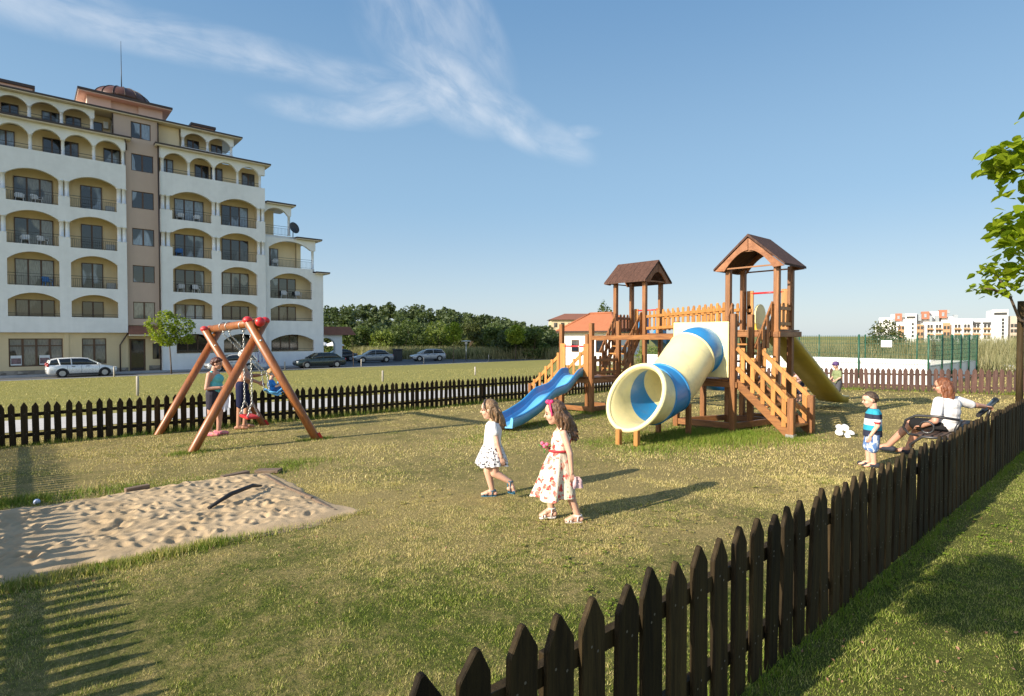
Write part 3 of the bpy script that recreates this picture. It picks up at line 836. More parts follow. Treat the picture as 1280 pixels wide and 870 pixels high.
column(22.25, WV + .16, 8.38, 10.25, .13); column(19.92, WV + .16, 11.5, 13.45, .13)
column(19.0, WV + 3.3, 11.5, 14.2, .12); column(21.2, WV + 3.3, 8.5, 11.1, .12)
mb = MB(); mb.box(W0, 22.85, WV + 1.5, WV + 1.7, -1.4, 8.3); mb.box(W0, 21.0, WV + 1.5, WV + 1.7, 8.38, 11.1); mb.box(21.05, 21.45, WV + 1.2, WV + 1.7, 8.38, 11.15); mb.box(W0, 17.6, WV + 1.2, WV + 6, 11.2, 14.2); mb.box(17.6, 19.2, WV + 2.4, WV + 2.6, 11.45, 14.2)
mb.build('wing_back_wall', m_ochre, block)
mb = MB()
for z in (-.05, 3.0, 5.2): mb.box(W0 + .01, 22.88, WV + .325, WV + 1.497, z, z + .11)
mb.box(W0 + .01, 22.5, WV + .325, WV + 4, 8.2, 8.375); mb.box(W0 + .01, 22.5, WV + .325, WV + 4, 11.2, 11.44)
mb.build('wing_slab', m_white, block)
glazed(18.5, 21.0, 5.33, 7.4, WV + 1.498, 3, part='balcony_door'); glazed(18.5, 21.0, 3.1, 4.6, WV + 1.498, 3, part='balcony_door', pm=PANES[2]); glazed(18.6, 21.2, .2, 1.75, WV + 1.498, 3, part='balcony_door', pm=PANES[2])
glazed(17.75, 19.3, 8.4, 10.3, WV + 1.498, 2, part='balcony_door', pm=PANES[0])
for a, c_, z0, z1 in ((18.05, 22.12, 5.34, 6.25), (18.07, 22.2, 3.16, 3.42), (18.1, 22.3, .14, .42), (17.95, 22.15, 8.4, 9.3), (17.6, 19.85, 11.45, 12.35)): railing(a, c_, z0, z1, WV + .1)
eave(W0 + .2, 20.0, 14.32, WV, .4, 4.0, .5, side_l=False); eave(20.5, 22.55, 11.22, WV, .45, 3.5, .3, side_l=False); eave(22.4, W1, 7.95, WV, .5, 3.0, .2, side_l=False)
m_dish = mat('dish_dark', (.035, .037, .042), .5, .1)
mb = MB(); c0 = Vector((20.25, WV - .35, 12.25)); ax = Vector((.35, -.9, .25)).normalized(); e1 = ax.cross(Vector((0, 0, 1))).normalized(); e2 = e1.cross(ax)
rings = [[tuple(c0 + ax * (h_) + (e1 * math.cos(2 * math.pi * k / 24) + e2 * math.sin(2 * math.pi * k / 24)) * r_) for k in range(24)] for r_, h_ in ((.02, -.18), (.3, -.13), (.48, -.04), (.57, .03), (.57, .06), (.45, .0), (.02, -.12))]
mb.loft(rings); mb.tube([c0 - ax * .15, c0 + Vector((0, .35, -.9))], .04, 6); mb.tube([c0 - e2 * .55, c0 + ax * .5], .015, 5)
mb.build('satellite_dish', m_dish, block)
# the body of the building behind its facade
mb = MB(); mb.box(L_U0, 6.58, BV + .205, 70, -1.5, 17.5); mb.box(6.62, 8.95, TV + .55, 70, -1.5, 19.6); mb.box(9.0, 17.48, BV + .205, 70, -1.5, 17.5); mb.box(L_U0, 14.2, TF + 1.505, 69, 17.6, 19.7); mb.box(17.53, 22.8, WV + 1.705, 69, -1.45, 8.15)
mb.box(17.53, 20.2, WV + 1.705, 69, 8.3, 11.0)
mb.build('main_volume', m_white, block)
# white wing mural near the ground
m_mural = mat('mural_lilac', (.42, .38, .55), .8, .2)
mb = MB()
for k in range(5):
    mb.tube([(16.6 + .32 * k + .14 * math.cos(q), V0 - .008, -.4 + .55 * math.sin(q)) for q in np.linspace(0, 6.1, 14)], .03, 4)
mb.build('wall_mural', m_mural, block)

# ================================================================ CLIMBING FRAME
m_post = wood('play_post', (.34, .145, .046), (.145, .056, .019), .5, grain=(1, 1, .05), scale=22, objrand=.15, coat=.15)
m_beam = wood('play_beam', (.34, .150, .050), (.155, .060, .021), .5, grain=(.3, .06, 1), scale=14, objrand=.15, coat=.15)
m_pine = wood('play_pine', (.55, .26, .075), (.34, .14, .036), .48, grain=(1, 1, .06), scale=20, objrand=.16, coat=.2)
m_roofw = wood('play_roof', (.105, .050, .032), (.050, .024, .017), .75, grain=(1, 1, .12), scale=16, objrand=.12, bump=.4)
m_gable = wood('play_gable', (.34, .145, .062), (.20, .08, .035), .6, grain=(1, .3, .3), scale=18, objrand=.08)
def plastic(name, col, rough=.32, var=.06):
    m = mat(name, col, rough, var, 2.0, coat=.25, bump=.03, bscale=8)
    # grime: cloudy stains and fine scuffs
    t = NT(m.node_tree); b = t.n['Principled BSDF']; src = b.inputs['Base Color'].links[0].from_socket
    v = t.node('ShaderNodeTexCoord').outputs['Object']
    g = t.noise(v, 2.6, 6, .68, .6); s_ = t.noise(t.vmul(v, (1, 6, 6)), 16, 4, .7)
    k = t.math('ADD', t.math('MULTIPLY', t.smooth(g, .46, .78), .42), t.math('MULTIPLY', t.smooth(s_, .60, .78), .16))
    t.put(b.inputs['Base Color'], t.mix(k, src, tuple(x * .35 + .09 for x in col)))
    t.put(b.inputs['Roughness'], t.lin(g, .35, .7, rough, rough + .25))
    return m
m_yel = plastic('plastic_cream', (.80, .70, .36)); m_yel2 = plastic('plastic_yellow', (.66, .43, .035)); m_blue = plastic('plastic_blue', (.025, .23, .52)); m_lblue = plastic('plastic_light_blue', (.13, .45, .80)); m_red = plastic('plastic_red', (.55, .018, .02))
m_olive = plastic('plastic_mustard', (.42, .30, .03))
m_steel = mat('galvanised', (.55, .55, .56), .35, .1, metal=.9)
frame = empty('climbing_frame', (11.6, 7.2, gz(11.6, 7.2)), 'large wooden climbing frame with two roofed towers, bridge, tube slide and plastic slides', 'playground')
def post(u, v, z1, s=.11, m=None, z0=None, name='post'):
    mb = MB(); z0 = gz(u, v) - .05 if z0 is None else z0
    mb.box(u - s / 2, u + s / 2, v - s / 2, v + s / 2, z0, z1)
    return mb.build(name, m or m_post, frame, bevel=.008)
def bar(name, p0, p1, w, h, m=None, parent=None, bev=.006, up=(0, 0, 1)):
    mb = MB(); mb.beam(p0, p1, w, h, up); return mb.build(name, m or m_beam, parent or frame, bevel=bev)
def deck(name, u0, u1, v0, v1, z, n_, along='u'):
    mb = MB()
    for i in range(n_):
        if along == 'u':
            a = v0 + (v1 - v0) * i / n_; c_ = v0 + (v1 - v0) * (i + 1) / n_ - .012
            mb.box(u0, u1, a, c_, z - .035, z)
        else:
            a = u0 + (u1 - u0) * i / n_; c_ = u0 + (u1 - u0) * (i + 1) / n_ - .012
            mb.box(a, c_, v0, v1, z - .035, z)
    d = mb.build(name, m_beam, frame, bevel=.004)
    mb = MB()
    mb.box(u0 - .03, u1 + .03, v0 - .035, v0, z - .15, z - .038); mb.box(u0 - .03, u1 + .03, v1, v1 + .035, z - .15, z - .038)
    mb.box(u0 - .035, u0, v0 + .002, v1 - .002, z - .152, z - .04); mb.box(u1, u1 + .035, v0 + .002, v1 - .002, z - .152, z - .04)
    mb.build('deck_frame', m_beam, d, bevel=.006)
    return d
def picket_rail(name, p0, p1, h=.56, z_off=.06, n_=5, m=None, w=.085, tips=True):
    """pine railing: two rails and upright boards"""
    m = m or m_pine; p0, p1 = Vector(p0), Vector(p1)
    mb = MB()
    for q in (.12, .44): mb.beam(p0 + Vector((0, 0, q)), p1 + Vector((0, 0, q)), .035, .075)
    d = (p1 - p0); L = d.length; dn = d.normalized(); sd = Vector((-dn.y, dn.x, 0)).normalized()
    rail = mb.build(name, m, frame, bevel=.006)
    for i in range(n_):
        c_ = p0 + d * ((i + .5) / n_) + sd * .031
        mb = MB()
        prof = [(-w / 2, z_off), (w / 2, z_off), (w / 2, h - .03), (w * .22, h), (-w * .22, h), (-w / 2, h - .03)]
        mb.prism(prof, [], lambda a, b_, t_: (c_.x + dn.x * a + sd.x * t_, c_.y + dn.y * a + sd.y * t_, c_.z + dn.z * a + b_), -.011, .011)
        mb.build('baluster', m, rail, bevel=.004, fix=True)
    return rail
def stair(name, a0, a1, b0, b1, n_, m_st=None, tw=.2):
    """two stringers a0-a1 (top-bottom) and b0-b1 with treads between"""
    mb = MB(); mb.beam(a0, a1, .045, .15); s = mb.build(name, m_st or m_beam, frame, bevel=.006)
    mb = MB(); mb.beam(b0, b1, .045, .15); mb.build('stringer', m_st or m_beam, s, bevel=.006)
    a0, a1, b0, b1 = map(Vector, (a0, a1, b0, b1))
    for i in range(n_):
        t_ = (i + .7) / (n_ + .4)
        mb = MB(); p, q = a0.lerp(a1, t_) + Vector((0, 0, .03)), b0.lerp(b1, t_) + Vector((0, 0, .03))
        mb.beam(p, q, tw, .035); mb.build('tread', m_pine if i % 3 else m_beam, s, bevel=.005)
    return s
def stair_rail(name, p0, p1, n_, h0=.62, h1=.22, m=None, low=-.02):
    p0, p1 = Vector(p0), Vector(p1); mb = MB()
    mb.beam(p0 + Vector((0, 0, h0)), p1 + Vector((0, 0, h0)), .04, .085); mb.beam(p0 + Vector((0, 0, h1)), p1 + Vector((0, 0, h1)), .04, .085)
    r = mb.build(name, m or m_pine, frame, bevel=.006)
    d = (p1 - p0); dn = Vector((d.x, d.y, 0)).normalized(); sd = Vector((-dn.y, dn.x, 0))
    for i in range(n_):
        c_ = p0 + d * ((i + .5) / n_) + sd * .032
        mb = MB(); mb.beam(c_ + Vector((0, 0, low)), c_ + Vector((0, 0, h0 + .09)), .022, .085, up=tuple(dn)); mb.build('baluster', m or m_pine, r, bevel=.005)
    return r
def gable_roof(axis, c, half, l0, l1, z_e, z_a):
    """axis 'u' or 'v': direction of the ridge; c = centre across it"""
    P = (lambda a, b_, t_: (t_, c + a, b_)) if axis == 'u' else (lambda a, b_, t_: (c + a, t_, b_))
    root = None
    th = .045; sl = (z_a - z_e) / half
    for s_ in (-1, 1):
        n_ = 7; mb = MB()
        for i in range(n_):
            a, b_ = l0 + (l1 - l0) * i / n_, l0 + (l1 - l0) * (i + 1) / n_ - .006
            q = [(0, z_a), (s_ * half, z_e), (s_ * half, z_e + th), (0, z_a + th * 1.25)]
            mb.prism(q, [], P, a, b_)
        o = mb.build('roof', m_roofw, frame, fix=True) if root is None else mb.build('roof_panel', m_roofw, root, fix=True)
        root = root or o
    for l, s_ in ((l0 + .02, 1), (l1 - .06, 1)):
        for sd in (-1, 1):
            k = half - .02
            outer = [(sd * .006, z_a - .03), (sd * k, z_e - .005), (sd * (k - .22), z_e - .02)]
            curve = [(sd * (k - .22) * (1 - q) , z_e - .02 + (z_a - z_e - .26) * math.sin(q * math.pi / 2) ** .9) for q in np.linspace(.12, .97, 9)]
            mb = MB(); mb.prism(outer + curve + [(sd * .006, z_a - .27)], [], P, l, l + .035); mb.build('gable_board', m_gable, root, fix=True)
        mb = MB(); mb.beam(P(-half * .45, z_a - (z_a - z_e) * .42, l + .05), P(half * .45, z_a - (z_a - z_e) * .42, l + .05), .03, .06); mb.beam(P(-half * .8, z_e + .03, l + .05), P(half * .8, z_e + .03, l + .05), .03, .03)
        mb.build('tie_beam', m_beam, root)
    return root
# --- tower with the tube slide side
for u, v in ((11.6, 6.09), (11.6, 5.05), (12.26, 6.09), (12.26, 5.05)): post(u, v, 3.12)
gable_roof('u', 5.57, .76, 11.38, 12.44, 3.06, 3.72)
deck('deck', 11.55, 12.55, 4.98, 6.16, 1.78, 8)
picket_rail('railing', (11.66, 5.03, 1.78), (12.22, 5.03, 1.78), n_=3)
picket_rail('railing', (12.29, 6.02, 1.78), (12.29, 5.92, 1.78), n_=1)
for v in (5.96, 5.20):
    mb = MB(); mb.box(12.31, 12.35, v - .075, v + .075, 1.79, 2.66); mb.build('entry_board', m_pine, frame, bevel=.008)
mb = MB(); mb.tube([(12.33, 5.22, 2.60), (12.33, 5.94, 2.60)], .022, 10); mb.build('grab_bar', m_red, frame)
# --- lower platform carrying the tube slide
for u, v, z1 in ((10.36, 5.33, 2.08), (10.36, 6.58, 1.95), (11.5, 6.62, 1.3), (11.0, 5.30, 2.08)): post(u, v, z1)
deck('deck', 10.36, 11.56, 5.28, 6.62, .80, 9)
for p0, p1 in (((10.36, 5.33), (10.36, 6.58)), ((10.36, 5.33), (11.6, 5.10)), ((10.36, 6.58), (11.6, 6.09)), ((11.6, 5.05), (11.6, 6.09)), ((11.6, 5.08), (12.26, 5.08)), ((12.26, 5.05), (12.26, 6.09))):
    bar('ground_beam', (*p0, gz(*p0) + .11), (*p1, gz(*p1) + .11), .06, .12)
stair('stairs', (10.40, 5.30, .76), (10.30, 4.22, gz(10.3, 4.2) + .02), (11.12, 5.26, .76), (11.12, 4.18, gz(11.1, 4.2) + .02), 5)
for u in (10.27, 11.15): post(u, 4.20, gz(u, 4.2) + .71)
stair_rail('stair_railing', (10.36, 5.26, .86), (10.25, 4.24, -.06), 5, .56, .18)
stair_rail('stair_railing', (11.17, 5.22, .84), (11.17, 4.24, -.06), 5, .56, .18)
mb = MB(); mb.box(10.20, 10.34, 4.13, 4.27, gz(10.3, 4.2) - .02, gz(10.3, 4.2) + .07); mb.build('post_foot', m_steel, frame)
stair('stairs', (11.60, 5.20, 1.74), (10.98, 5.20, .80), (11.60, 5.92, 1.74), (10.98, 5.92, .80), 5, tw=.16)
stair_rail('stair_railing', (11.58, 5.12, 1.78), (10.98, 5.20, .84), 4, .56, .24, m_beam)
stair_rail('stair_railing', (11.58, 5.98, 1.78), (10.98, 5.98, .84), 4, .56, .24, m_beam)
# panel the tube leaves through
mb = MB(); mb.prism([(5.38, .84), (6.60, .84), (6.60, 1.93), (5.38, 1.93)], [], lambda a, b_, t_: (t_, a, b_), 10.255, 10.29); mb.build('tube_panel', m_yel, frame, bevel=.012, fix=True)
# --- tube slide
path = [Vector(p) for p in ((10.27, 5.96, 1.36), (10.10, 5.96, 1.36), (9.95, 5.955, 1.30), (9.75, 5.95, 1.20), (9.35, 5.93, .90), (9.0, 5.92, .70), (8.75, 5.91, .62), (8.5, 5.90, .58), (8.25, 5.90, .58), (8.02, 5.90, .585))]
def spline(pts, n_):
    out = []
    for i in range(len(pts) - 1):
        p0 = pts[max(i - 1, 0)]; p1 = pts[i]; p2 = pts[i + 1]; p3 = pts[min(i + 2, len(pts) - 1)]
        for k in range(n_):
            t_ = k / n_
            out.append(.5 * ((2 * p1) + (p2 - p0) * t_ + (2 * p0 - 5 * p1 + 4 * p2 - p3) * t_ * t_ + (3 * p1 - p0 - 3 * p2 + p3) * t_ ** 3))
    out.append(pts[-1].copy()); return out
sp = spline(path, 6); N = len(sp)
tilt = [max(0, (i / (N - 1) - .62) / .38) * R(27) for i in range(N)]   # sections lean open towards the mouth
def tube_section(i0, i1, m, r0, r1, parent=None, flange=True, name='tube_section', flare=None):
    mb = MB(); n_ = 40; outer = []; inner = []
    for i in range(i0, i1 + 1):
        d = (sp[min(i + 1, N - 1)] - sp[max(i - 1, 0)]).normalized()
        side = Vector((0, 1, 0)); upv = side.cross(d).normalized() * -1
        if upv.z < 0: upv = -upv
        # lean the ring: its top moves back along the slide
        k = (i - i0) / max(1, i1 - i0); r_ = r0 + (r1 - r0) * k
        if flare: r_ += flare * max(0, (k - .35) / .65) ** 2
        lean = math.tan(tilt[i])
        for lst, rr_ in ((outer, r_), (inner, r_ - .03)):
            lst.append([sp[i] + side * (math.cos(2 * math.pi * q / n_) * rr_) + (upv - d * lean) * (math.sin(2 * math.pi * q / n_) * rr_) for q in range(n_)])
    mb.loft(outer, cap=False); mb.loft(inner[::-1], cap=False)
    for a, b_ in ((outer[0], inner[0]), (inner[-1], outer[-1])): mb.loft([a, b_], cap=False, smooth=False)
    o = mb.build(name, m, parent or frame, fix=True)
    for ring in ([outer[0], outer[-1]] if flange else []):
        mb = MB(); mb.tube(ring, .022, 8, closed=True); mb.build('flange', m, o)
    return o, outer
tube_section(0, 15, m_blue, .47, .47); tube_section(15, 31, m_yel, .475, .485); tube_section(31, 42, m_blue, .49, .50)
mo, ring = tube_section(42, N - 1, m_yel, .50, .495, flange=False, name='tube_mouth', flare=.05)
mb = MB(); mb.tube([p + (p - sp[-1]) * .01 for p in ring[-1]], .043, 12, closed=True); mb.build('mouth_lip', m_yel, mo)
for u, v in ((7.66, 5.98), (7.76, 5.68)): post(u, v, .06, .085, m_pine, name='tube_leg')
for u, v, z in ((9.15, 6.2, .35), (9.25, 5.62, .4)): post(u, v, z, .085, m_post, name='tube_leg')
# --- straight yellow slide and blue slide at the back
def slide(name, prof, c0, c1, w, m_bed, m_wall, wall=.16, parent=None, m_back=None):
    """prof: (t, z) along the line c0-c1; channel with raised rounded sides"""
    c0, c1 = Vector((*c0, 0)), Vector((*c1, 0)); d = (c1 - c0); dn = d.normalized(); sd = Vector((-dn.y, dn.x, 0))
    P3 = spline([Vector((t_, z, 0)) for t_, z in prof], 6)
    rings = []
    for p in P3:
        c_ = c0 + d * p.x; z = p.y; h = w / 2; T = .03
        sec = [(-h - .045, wall - .03), (-h - .02, wall), (-h + .01, wall - .02), (-h + .03, .05), (-h + .08, .008), (0, 0), (h - .08, .008), (h - .03, .05), (h - .01, wall - .02), (h + .02, wall), (h + .045, wall - .03), (h + .03, -T), (0, -T - .012), (-h - .03, -T)]
        rings.append([c_ + sd * a + Vector((0, 0, z + b_)) for a, b_ in sec])
    mb = MB(); mb.loft(rings)
    n_ = 14
    for i, f_ in enumerate(mb.f):
        if len(f_) == 4:
            k = min(q % n_ for q in f_); ks = sorted(q % n_ for q in f_)
            mb.mi[i] = 0 if (3 <= ks[0] and ks[-1] <= 7) else 1
            if ks[0] >= 10 or (ks[0] == 0 and ks[-1] == 13): mb.mi[i] = 2
    return mb.build(name, [m_bed, m_wall, m_back or m_wall], parent or frame, fix=True)
slide('straight_slide', [(0, 1.76), (.06, 1.75), (.14, 1.62), (.5, .82), (.84, .06), (.92, -.06), (1, -.09)], (12.3, 5.57), (16.5, 5.57), .52, m_yel2, m_olive, .17, m_back=m_olive)
for v in (5.27, 5.87):
    mb = MB(); mb.prism([(12.36, 1.74), (12.86, 1.45)] + [(12.61 + .25 * math.cos(math.pi * q / 10), 2.12 + .25 * math.sin(math.pi * q / 10)) for q in range(11)], [], lambda a, b_, t_: (a, t_, b_), v - .02, v + .02); mb.build('slide_side_panel', m_yel, frame, fix=True)
slide('straight_slide', [(0, 1.70), (.06, 1.69), (.14, 1.56), (.5, .72), (.84, -.04), (.92, -.14), (1, -.17)], (13.7, 9.7), (17.9, 9.7), .52, m_blue, m_blue, .17)
for v in (9.4, 10.0):
    mb = MB(); mb.prism([(13.72, 1.68), (14.22, 1.4)] + [(13.97 + .25 * math.cos(math.pi * q / 10), 2.05 + .25 * math.sin(math.pi * q / 10)) for q in range(11)], [], lambda a, b_, t_: (a, t_, b_), v - .02, v + .02); mb.build('slide_side_panel', m_blue, frame, fix=True)
# --- far tower
for u, v in ((12.9, 10.2), (12.9, 9.2), (13.65, 10.2), (13.65, 9.2)): post(u, v, 3.2)
gable_roof('v', 13.27, .64, 9.0, 10.42, 3.13, 3.70)
deck('deck', 12.84, 13.72, 9.14, 10.26, 1.72, 8)
picket_rail('railing', (12.95, 10.22, 1.72), (13.6, 10.22, 1.72), n_=4, m=m_beam)
for v in (9.32, 10.08):
    mb = MB(); mb.box(13.70, 13.74, v - .07, v + .07, 1.73, 2.45); mb.build('entry_board', m_pine, frame, bevel=.008)
mb = MB(); mb.tube([(13.72, 9.33, 2.40), (13.72, 10.07, 2.40)], .022, 10); mb.build('grab_bar', m_red, frame)
# --- bridge between the towers
mb = MB(); n_ = 18
for i in range(n_):
    t_ = (i + .5) / n_; sag = -.05 * math.sin(math.pi * t_)
    a = Vector((12.92, 9.12, 1.71 + sag)).lerp(Vector((11.64, 6.18, 1.77 + sag)), t_); b_ = Vector((13.63, 9.12, 1.71 + sag)).lerp(Vector((12.24, 6.18, 1.77 + sag)), t_)
    mb.beam(a, b_, .155, .035)
br = mb.build('bridge_deck', m_beam, frame, bevel=.004)
bar('bridge_beam', (12.88, 9.15, 1.63), (11.62, 6.14, 1.68), .06, .13); bar('bridge_beam', (13.60, 9.15, 1.63), (12.22, 6.14, 1.68), .06, .13)
picket_rail('bridge_railing', (12.88, 9.12, 1.74), (11.62, 6.16, 1.80), .60, n_=15)
picket_rail('bridge_railing', (13.62, 9.12, 1.74), (12.24, 6.16, 1.80), .60, n_=15)
bar('tie_beam', (10.99, 9.5, 1.60), (10.40, 6.5, 1.63), .075, .11)
# --- low platform with the wavy blue slide
for u, v, z1 in ((11.0, 9.47, 1.98), (11.05, 10.57, 1.97), (12.1, 9.47, 2.05), (12.1, 10.57, 1.7)): post(u, v, z1)
deck('deck', 11.0, 12.12, 9.44, 10.60, .58, 8)
for v in (9.60, 10.42):
    mb = MB(); mb.box(10.92, 10.96, v - .09, v + .09, .60, 1.45); mb.build('entry_board', m_pine, frame, bevel=.008)
mb = MB(); mb.tube([(10.94, 9.62, 1.38), (10.94, 10.40, 1.38)], .022, 10); mb.build('grab_bar', m_red, frame)
picket_rail('railing', (11.08, 9.46, .58), (12.04, 9.46, .58), n_=5, m=m_beam)
for p0, p1 in (((11.0, 9.47), (11.05, 10.57)), ((11.0, 9.47), (12.1, 9.47)), ((12.1, 9.47), (12.1, 10.57)), ((12.1, 9.47), (12.9, 9.2))):
    bar('ground_beam', (*p0, gz(*p0) + .11), (*p1, gz(*p1) + .11), .06, .12)
slide('wave_slide', [(0, .62), (.05, .63), (.12, .60), (.28, .33), (.40, .27), (.50, .22), (.66, .0), (.82, -.13), (.90, -.17), (1.0, -.19)], (11.0, 10.0), (7.35, 8.74), .47, m_lblue, m_blue, .19, m_back=m_lblue)  # walls darker blue than the bed: shadow inside the channel put into the colour
stair('stairs', (11.2, 10.62, .55), (11.2, 11.92, gz(11.2, 12) + .02), (12.0, 10.62, .55), (12.0, 11.92, gz(12, 12) + .02), 5)
for u in (11.15, 12.05): post(u, 11.92, gz(u, 11.9) + .70)
stair_rail('stair_railing', (11.15, 10.66, .62), (11.15, 11.86, -.36), 5, .58, .2)
stair_rail('stair_railing', (12.05, 10.66, .62), (12.05, 11.86, -.36), 5, .58, .2)
stair('stairs', (12.90, 9.36, 1.68), (12.14, 9.36, .58), (12.90, 10.08, 1.68), (12.14, 10.08, .58), 5, tw=.16)
stair_rail('stair_railing', (12.88, 9.28, 1.72), (12.12, 9.36, .62), 5, .58, .24, m_beam)
stair_rail('stair_railing', (12.88, 10.16, 1.72), (12.12, 10.12, .62), 5, .58, .24, m_beam)

# ================================================================ SWING
m_log = wood('swing_log', (.36, .125, .030), (.20, .062, .017), .42, grain=(1, 1, .1), scale=10, objrand=.08, coat=.35, bump=.1)
m_chain = mat('chain_steel', (.50, .50, .48), .4, .15, metal=.8)
sw = empty('swing_set', (3.2, 12.2, gz(3.2, 12.2)), 'wooden A-frame swing of brown logs with red end caps', 'swing')
for v, o_, zt in ((10.65, .075, 1.93), (13.78, .075, 1.80)):
    zb = gz(3.2, v)
    for s_, f_, tp in ((-1, 2.12, 3.36), (1, 4.28, 3.02)):
        vv = v + o_ * s_ * -1
        foot = Vector((f_, vv, gz(f_, v) - .06)); top = Vector((tp, vv, zt)); d = (top - foot).normalized()
        mb = MB(); mb.tube([foot, foot + d * .04, top], [.068, .078, .078], 18); lg = mb.build('leg', m_log, sw)
        mb = MB(); mb.sphere(top, (.085, .085, .07), 16, 8); mb.build('end_cap', m_red, lg)
        mb = MB(); q = foot + d * .22
        if s_ > 0: mb.beam(q + Vector((s_ * .085, -.06, 0)), q + Vector((s_ * .085, -.06, 0)) - d * .22, .02, .05); mb.build('ground_anchor', m_red, lg)
        mb = MB(); c_ = foot.lerp(top, .845); mb.sphere(c_ + Vector((0, -.08, 0)), .022, 8, 6); mb.build('bolt', m_chain, lg)
mb = MB(); mb.tube([(3.19, 10.44, 1.90), (3.19, 13.95, 1.80)], .078, 18); bmx = mb.build('crossbeam', m_log, sw)
for v, z in ((10.44, 1.90), (13.95, 1.80)):
    mb = MB(); mb.sphere((3.19, v, z), (.087, .07, .087), 16, 8); mb.build('end_cap', m_red, bmx)
def chain(mb, p0, p1, r=.011):
    p0, p1 = Vector(p0), Vector(p1); n_ = int((p1 - p0).length / .045); d = (p1 - p0) / n_; dn = d.normalized()
    x = dn.cross(Vector((0, 1, 0))).normalized(); y = dn.cross(x)
    for i in range(n_):
        c_ = p0 + d * (i + .5); e = x if i % 2 else y
        mb.tube([c_ + dn * (math.sin(2 * math.pi * k / 8) * .030) + e * (math.cos(2 * math.pi * k / 8) * .013) for k in range(8)], .0065, 4, closed=True)
for v in (11.0, 11.45, 12.4, 12.85):
    mb = MB(); mb.tube([(3.19 + .085 * math.cos(q), v, 1.85 + .085 * math.sin(q)) for q in np.linspace(0, 2 * math.pi, 16, endpoint=False)], .012, 5, closed=True); mb.sphere((3.19, v, 1.74), .025, 8, 5); mb.build('hanger', m_chain, sw)
rs_ = empty('red_swing', (3.22, 11.22, .12), 'empty red swing seat hanging on two chains from the log beam', 'swing')
mb = MB(); mb.box(3.10, 3.34, 10.99, 11.46, .10, .155); mb.build('seat', m_red, rs_, bevel=.02)
for v in (11.0, 11.45):
    mb = MB(); chain(mb, (3.19, v, 1.69), (3.2, v, .42)); chain(mb, (3.2, v, .42), (3.12, v, .15)); chain(mb, (3.2, v, .42), (3.32, v, .15)); mb.build('chain', m_chain, rs_)
# toddler seat swung out to the right
tsx, tsy, tsz = 4.22, 12.62, .46
ts = empty('toddler_swing', (tsx, tsy, tsz), 'blue toddler bucket swing with red and yellow parts, swung out to the right', 'swing')
mb = MB()
sq = Matrix.Translation((tsx, tsy, tsz)) @ Matrix.Rotation(R(-34), 4, 'Y')
prof = [(-.20, .16), (-.19, .06), (-.12, -.05), (0, -.09), (.14, -.07), (.16, -.03), (.02, -.05), (-.10, -.01), (-.155, .07), (-.165, .16)]
mb.prism(prof, [], lambda a, b_, t_: tuple(sq @ Vector((a, t_, b_))), -.17, .17); mb.build('seat', m_lblue, ts, fix=True)
for s_ in (-.18, .18):
    mb = MB(); mb.tube([sq @ Vector((-.20, s_, .14)), sq @ Vector((-.1, s_, .02)), sq @ Vector((.08, s_, .03)), sq @ Vector((.22, s_, .18))], .02, 8); mb.build('side_rail', m_lblue, ts)
mb = MB(); mb.tube([sq @ Vector((.22, -.19, .17)), sq @ Vector((.22, .19, .17))], .022, 8); mb.build('front_bar', m_lblue, ts)
mb = MB(); mb.tube([sq @ Vector((.14, -.15, -.03)), sq @ Vector((.14, .15, -.03))], .045, 10); mb.build('front_edge', m_red, ts)
mb = MB(); mb.tube([sq @ Vector((0, -.17, -.07)), sq @ Vector((0, .17, -.07))], .03, 10); mb.build('seat_edge', m_yel2, ts)
for s_, v in ((-.19, 12.4), (.19, 12.85)):
    mb = MB(); chain(mb, (3.19, v, 1.69), sq @ Vector((-.02, s_ * .9, .5))); chain(mb, sq @ Vector((-.02, s_ * .9, .5)), sq @ Vector((-.19, s_, .15))); chain(mb, sq @ Vector((-.02, s_ * .9, .5)), sq @ Vector((.22, s_, .18))); mb.build('chain', m_chain, ts)

# ================================================================ BENCH, FLOWER
m_bench = wood('bench_board', (.10, .055, .035), (.05, .028, .018), .55, grain=(.08, 1, 1), scale=22, objrand=.15)
m_castiron = mat('bench_iron', (.018, .018, .02), .35, .1, coat=.3)
be = empty('park_bench', (9.85, 1.68, gz(9.8, 1.7)), 'park bench with black curled iron ends standing against the near fence', 'bench')
zg = gz(9.8, 1.7)
for i in range(4):
    mb = MB(); y = 1.66 + .1 * i; mb.box(8.85, 10.85, y, y + .085, zg + .41, zg + .445); mb.build('seat_slat', m_bench, be, bevel=.006)
mb = MB(); mb.tube([(9.95, 1.57, zg + .63), (10.4, 1.55, zg + .69), (10.86, 1.52, zg + .77)], [.028, .036, .036], 8); mb.sphere((10.88, 1.52, zg + .775), .045, 12, 8); mb.build('arm_bar', m_castiron, be)
for u in (8.8, 10.9):
    mb = MB()
    mb.tube([(u, 1.55, zg + .72 if u > 9 else zg + .68), (u, 1.60, zg + .56), (u, 1.62, zg + .44), (u, 1.58, zg + .2), (u, 1.52, zg)], .022, 8)
    mb.tube([(u, 1.62, zg + .43), (u, 1.95, zg + .42), (u, 2.08, zg + .3), (u, 2.04, zg + .14), (u, 2.10, zg)], .018, 8)
    if u < 9: mb.tube([(u, 1.56, zg + .68), (u, 1.8, zg + .70), (u, 2.02, zg + .69), (u, 2.13, zg + .62), (u, 2.16, zg + .52), (u, 2.10, zg + .44), (u, 2.0, zg + .43)], .017, 8)
    if u < 9: mb.tube([(u, 1.90 + .075 * math.cos(q), zg + .55 + .075 * math.sin(q)) for q in np.linspace(0, 5.6, 14)], .013, 6)
    mb.build('cast_end', m_castiron, be)
m_petal = mat('petal_white', (.78, .78, .80), .5, .05)
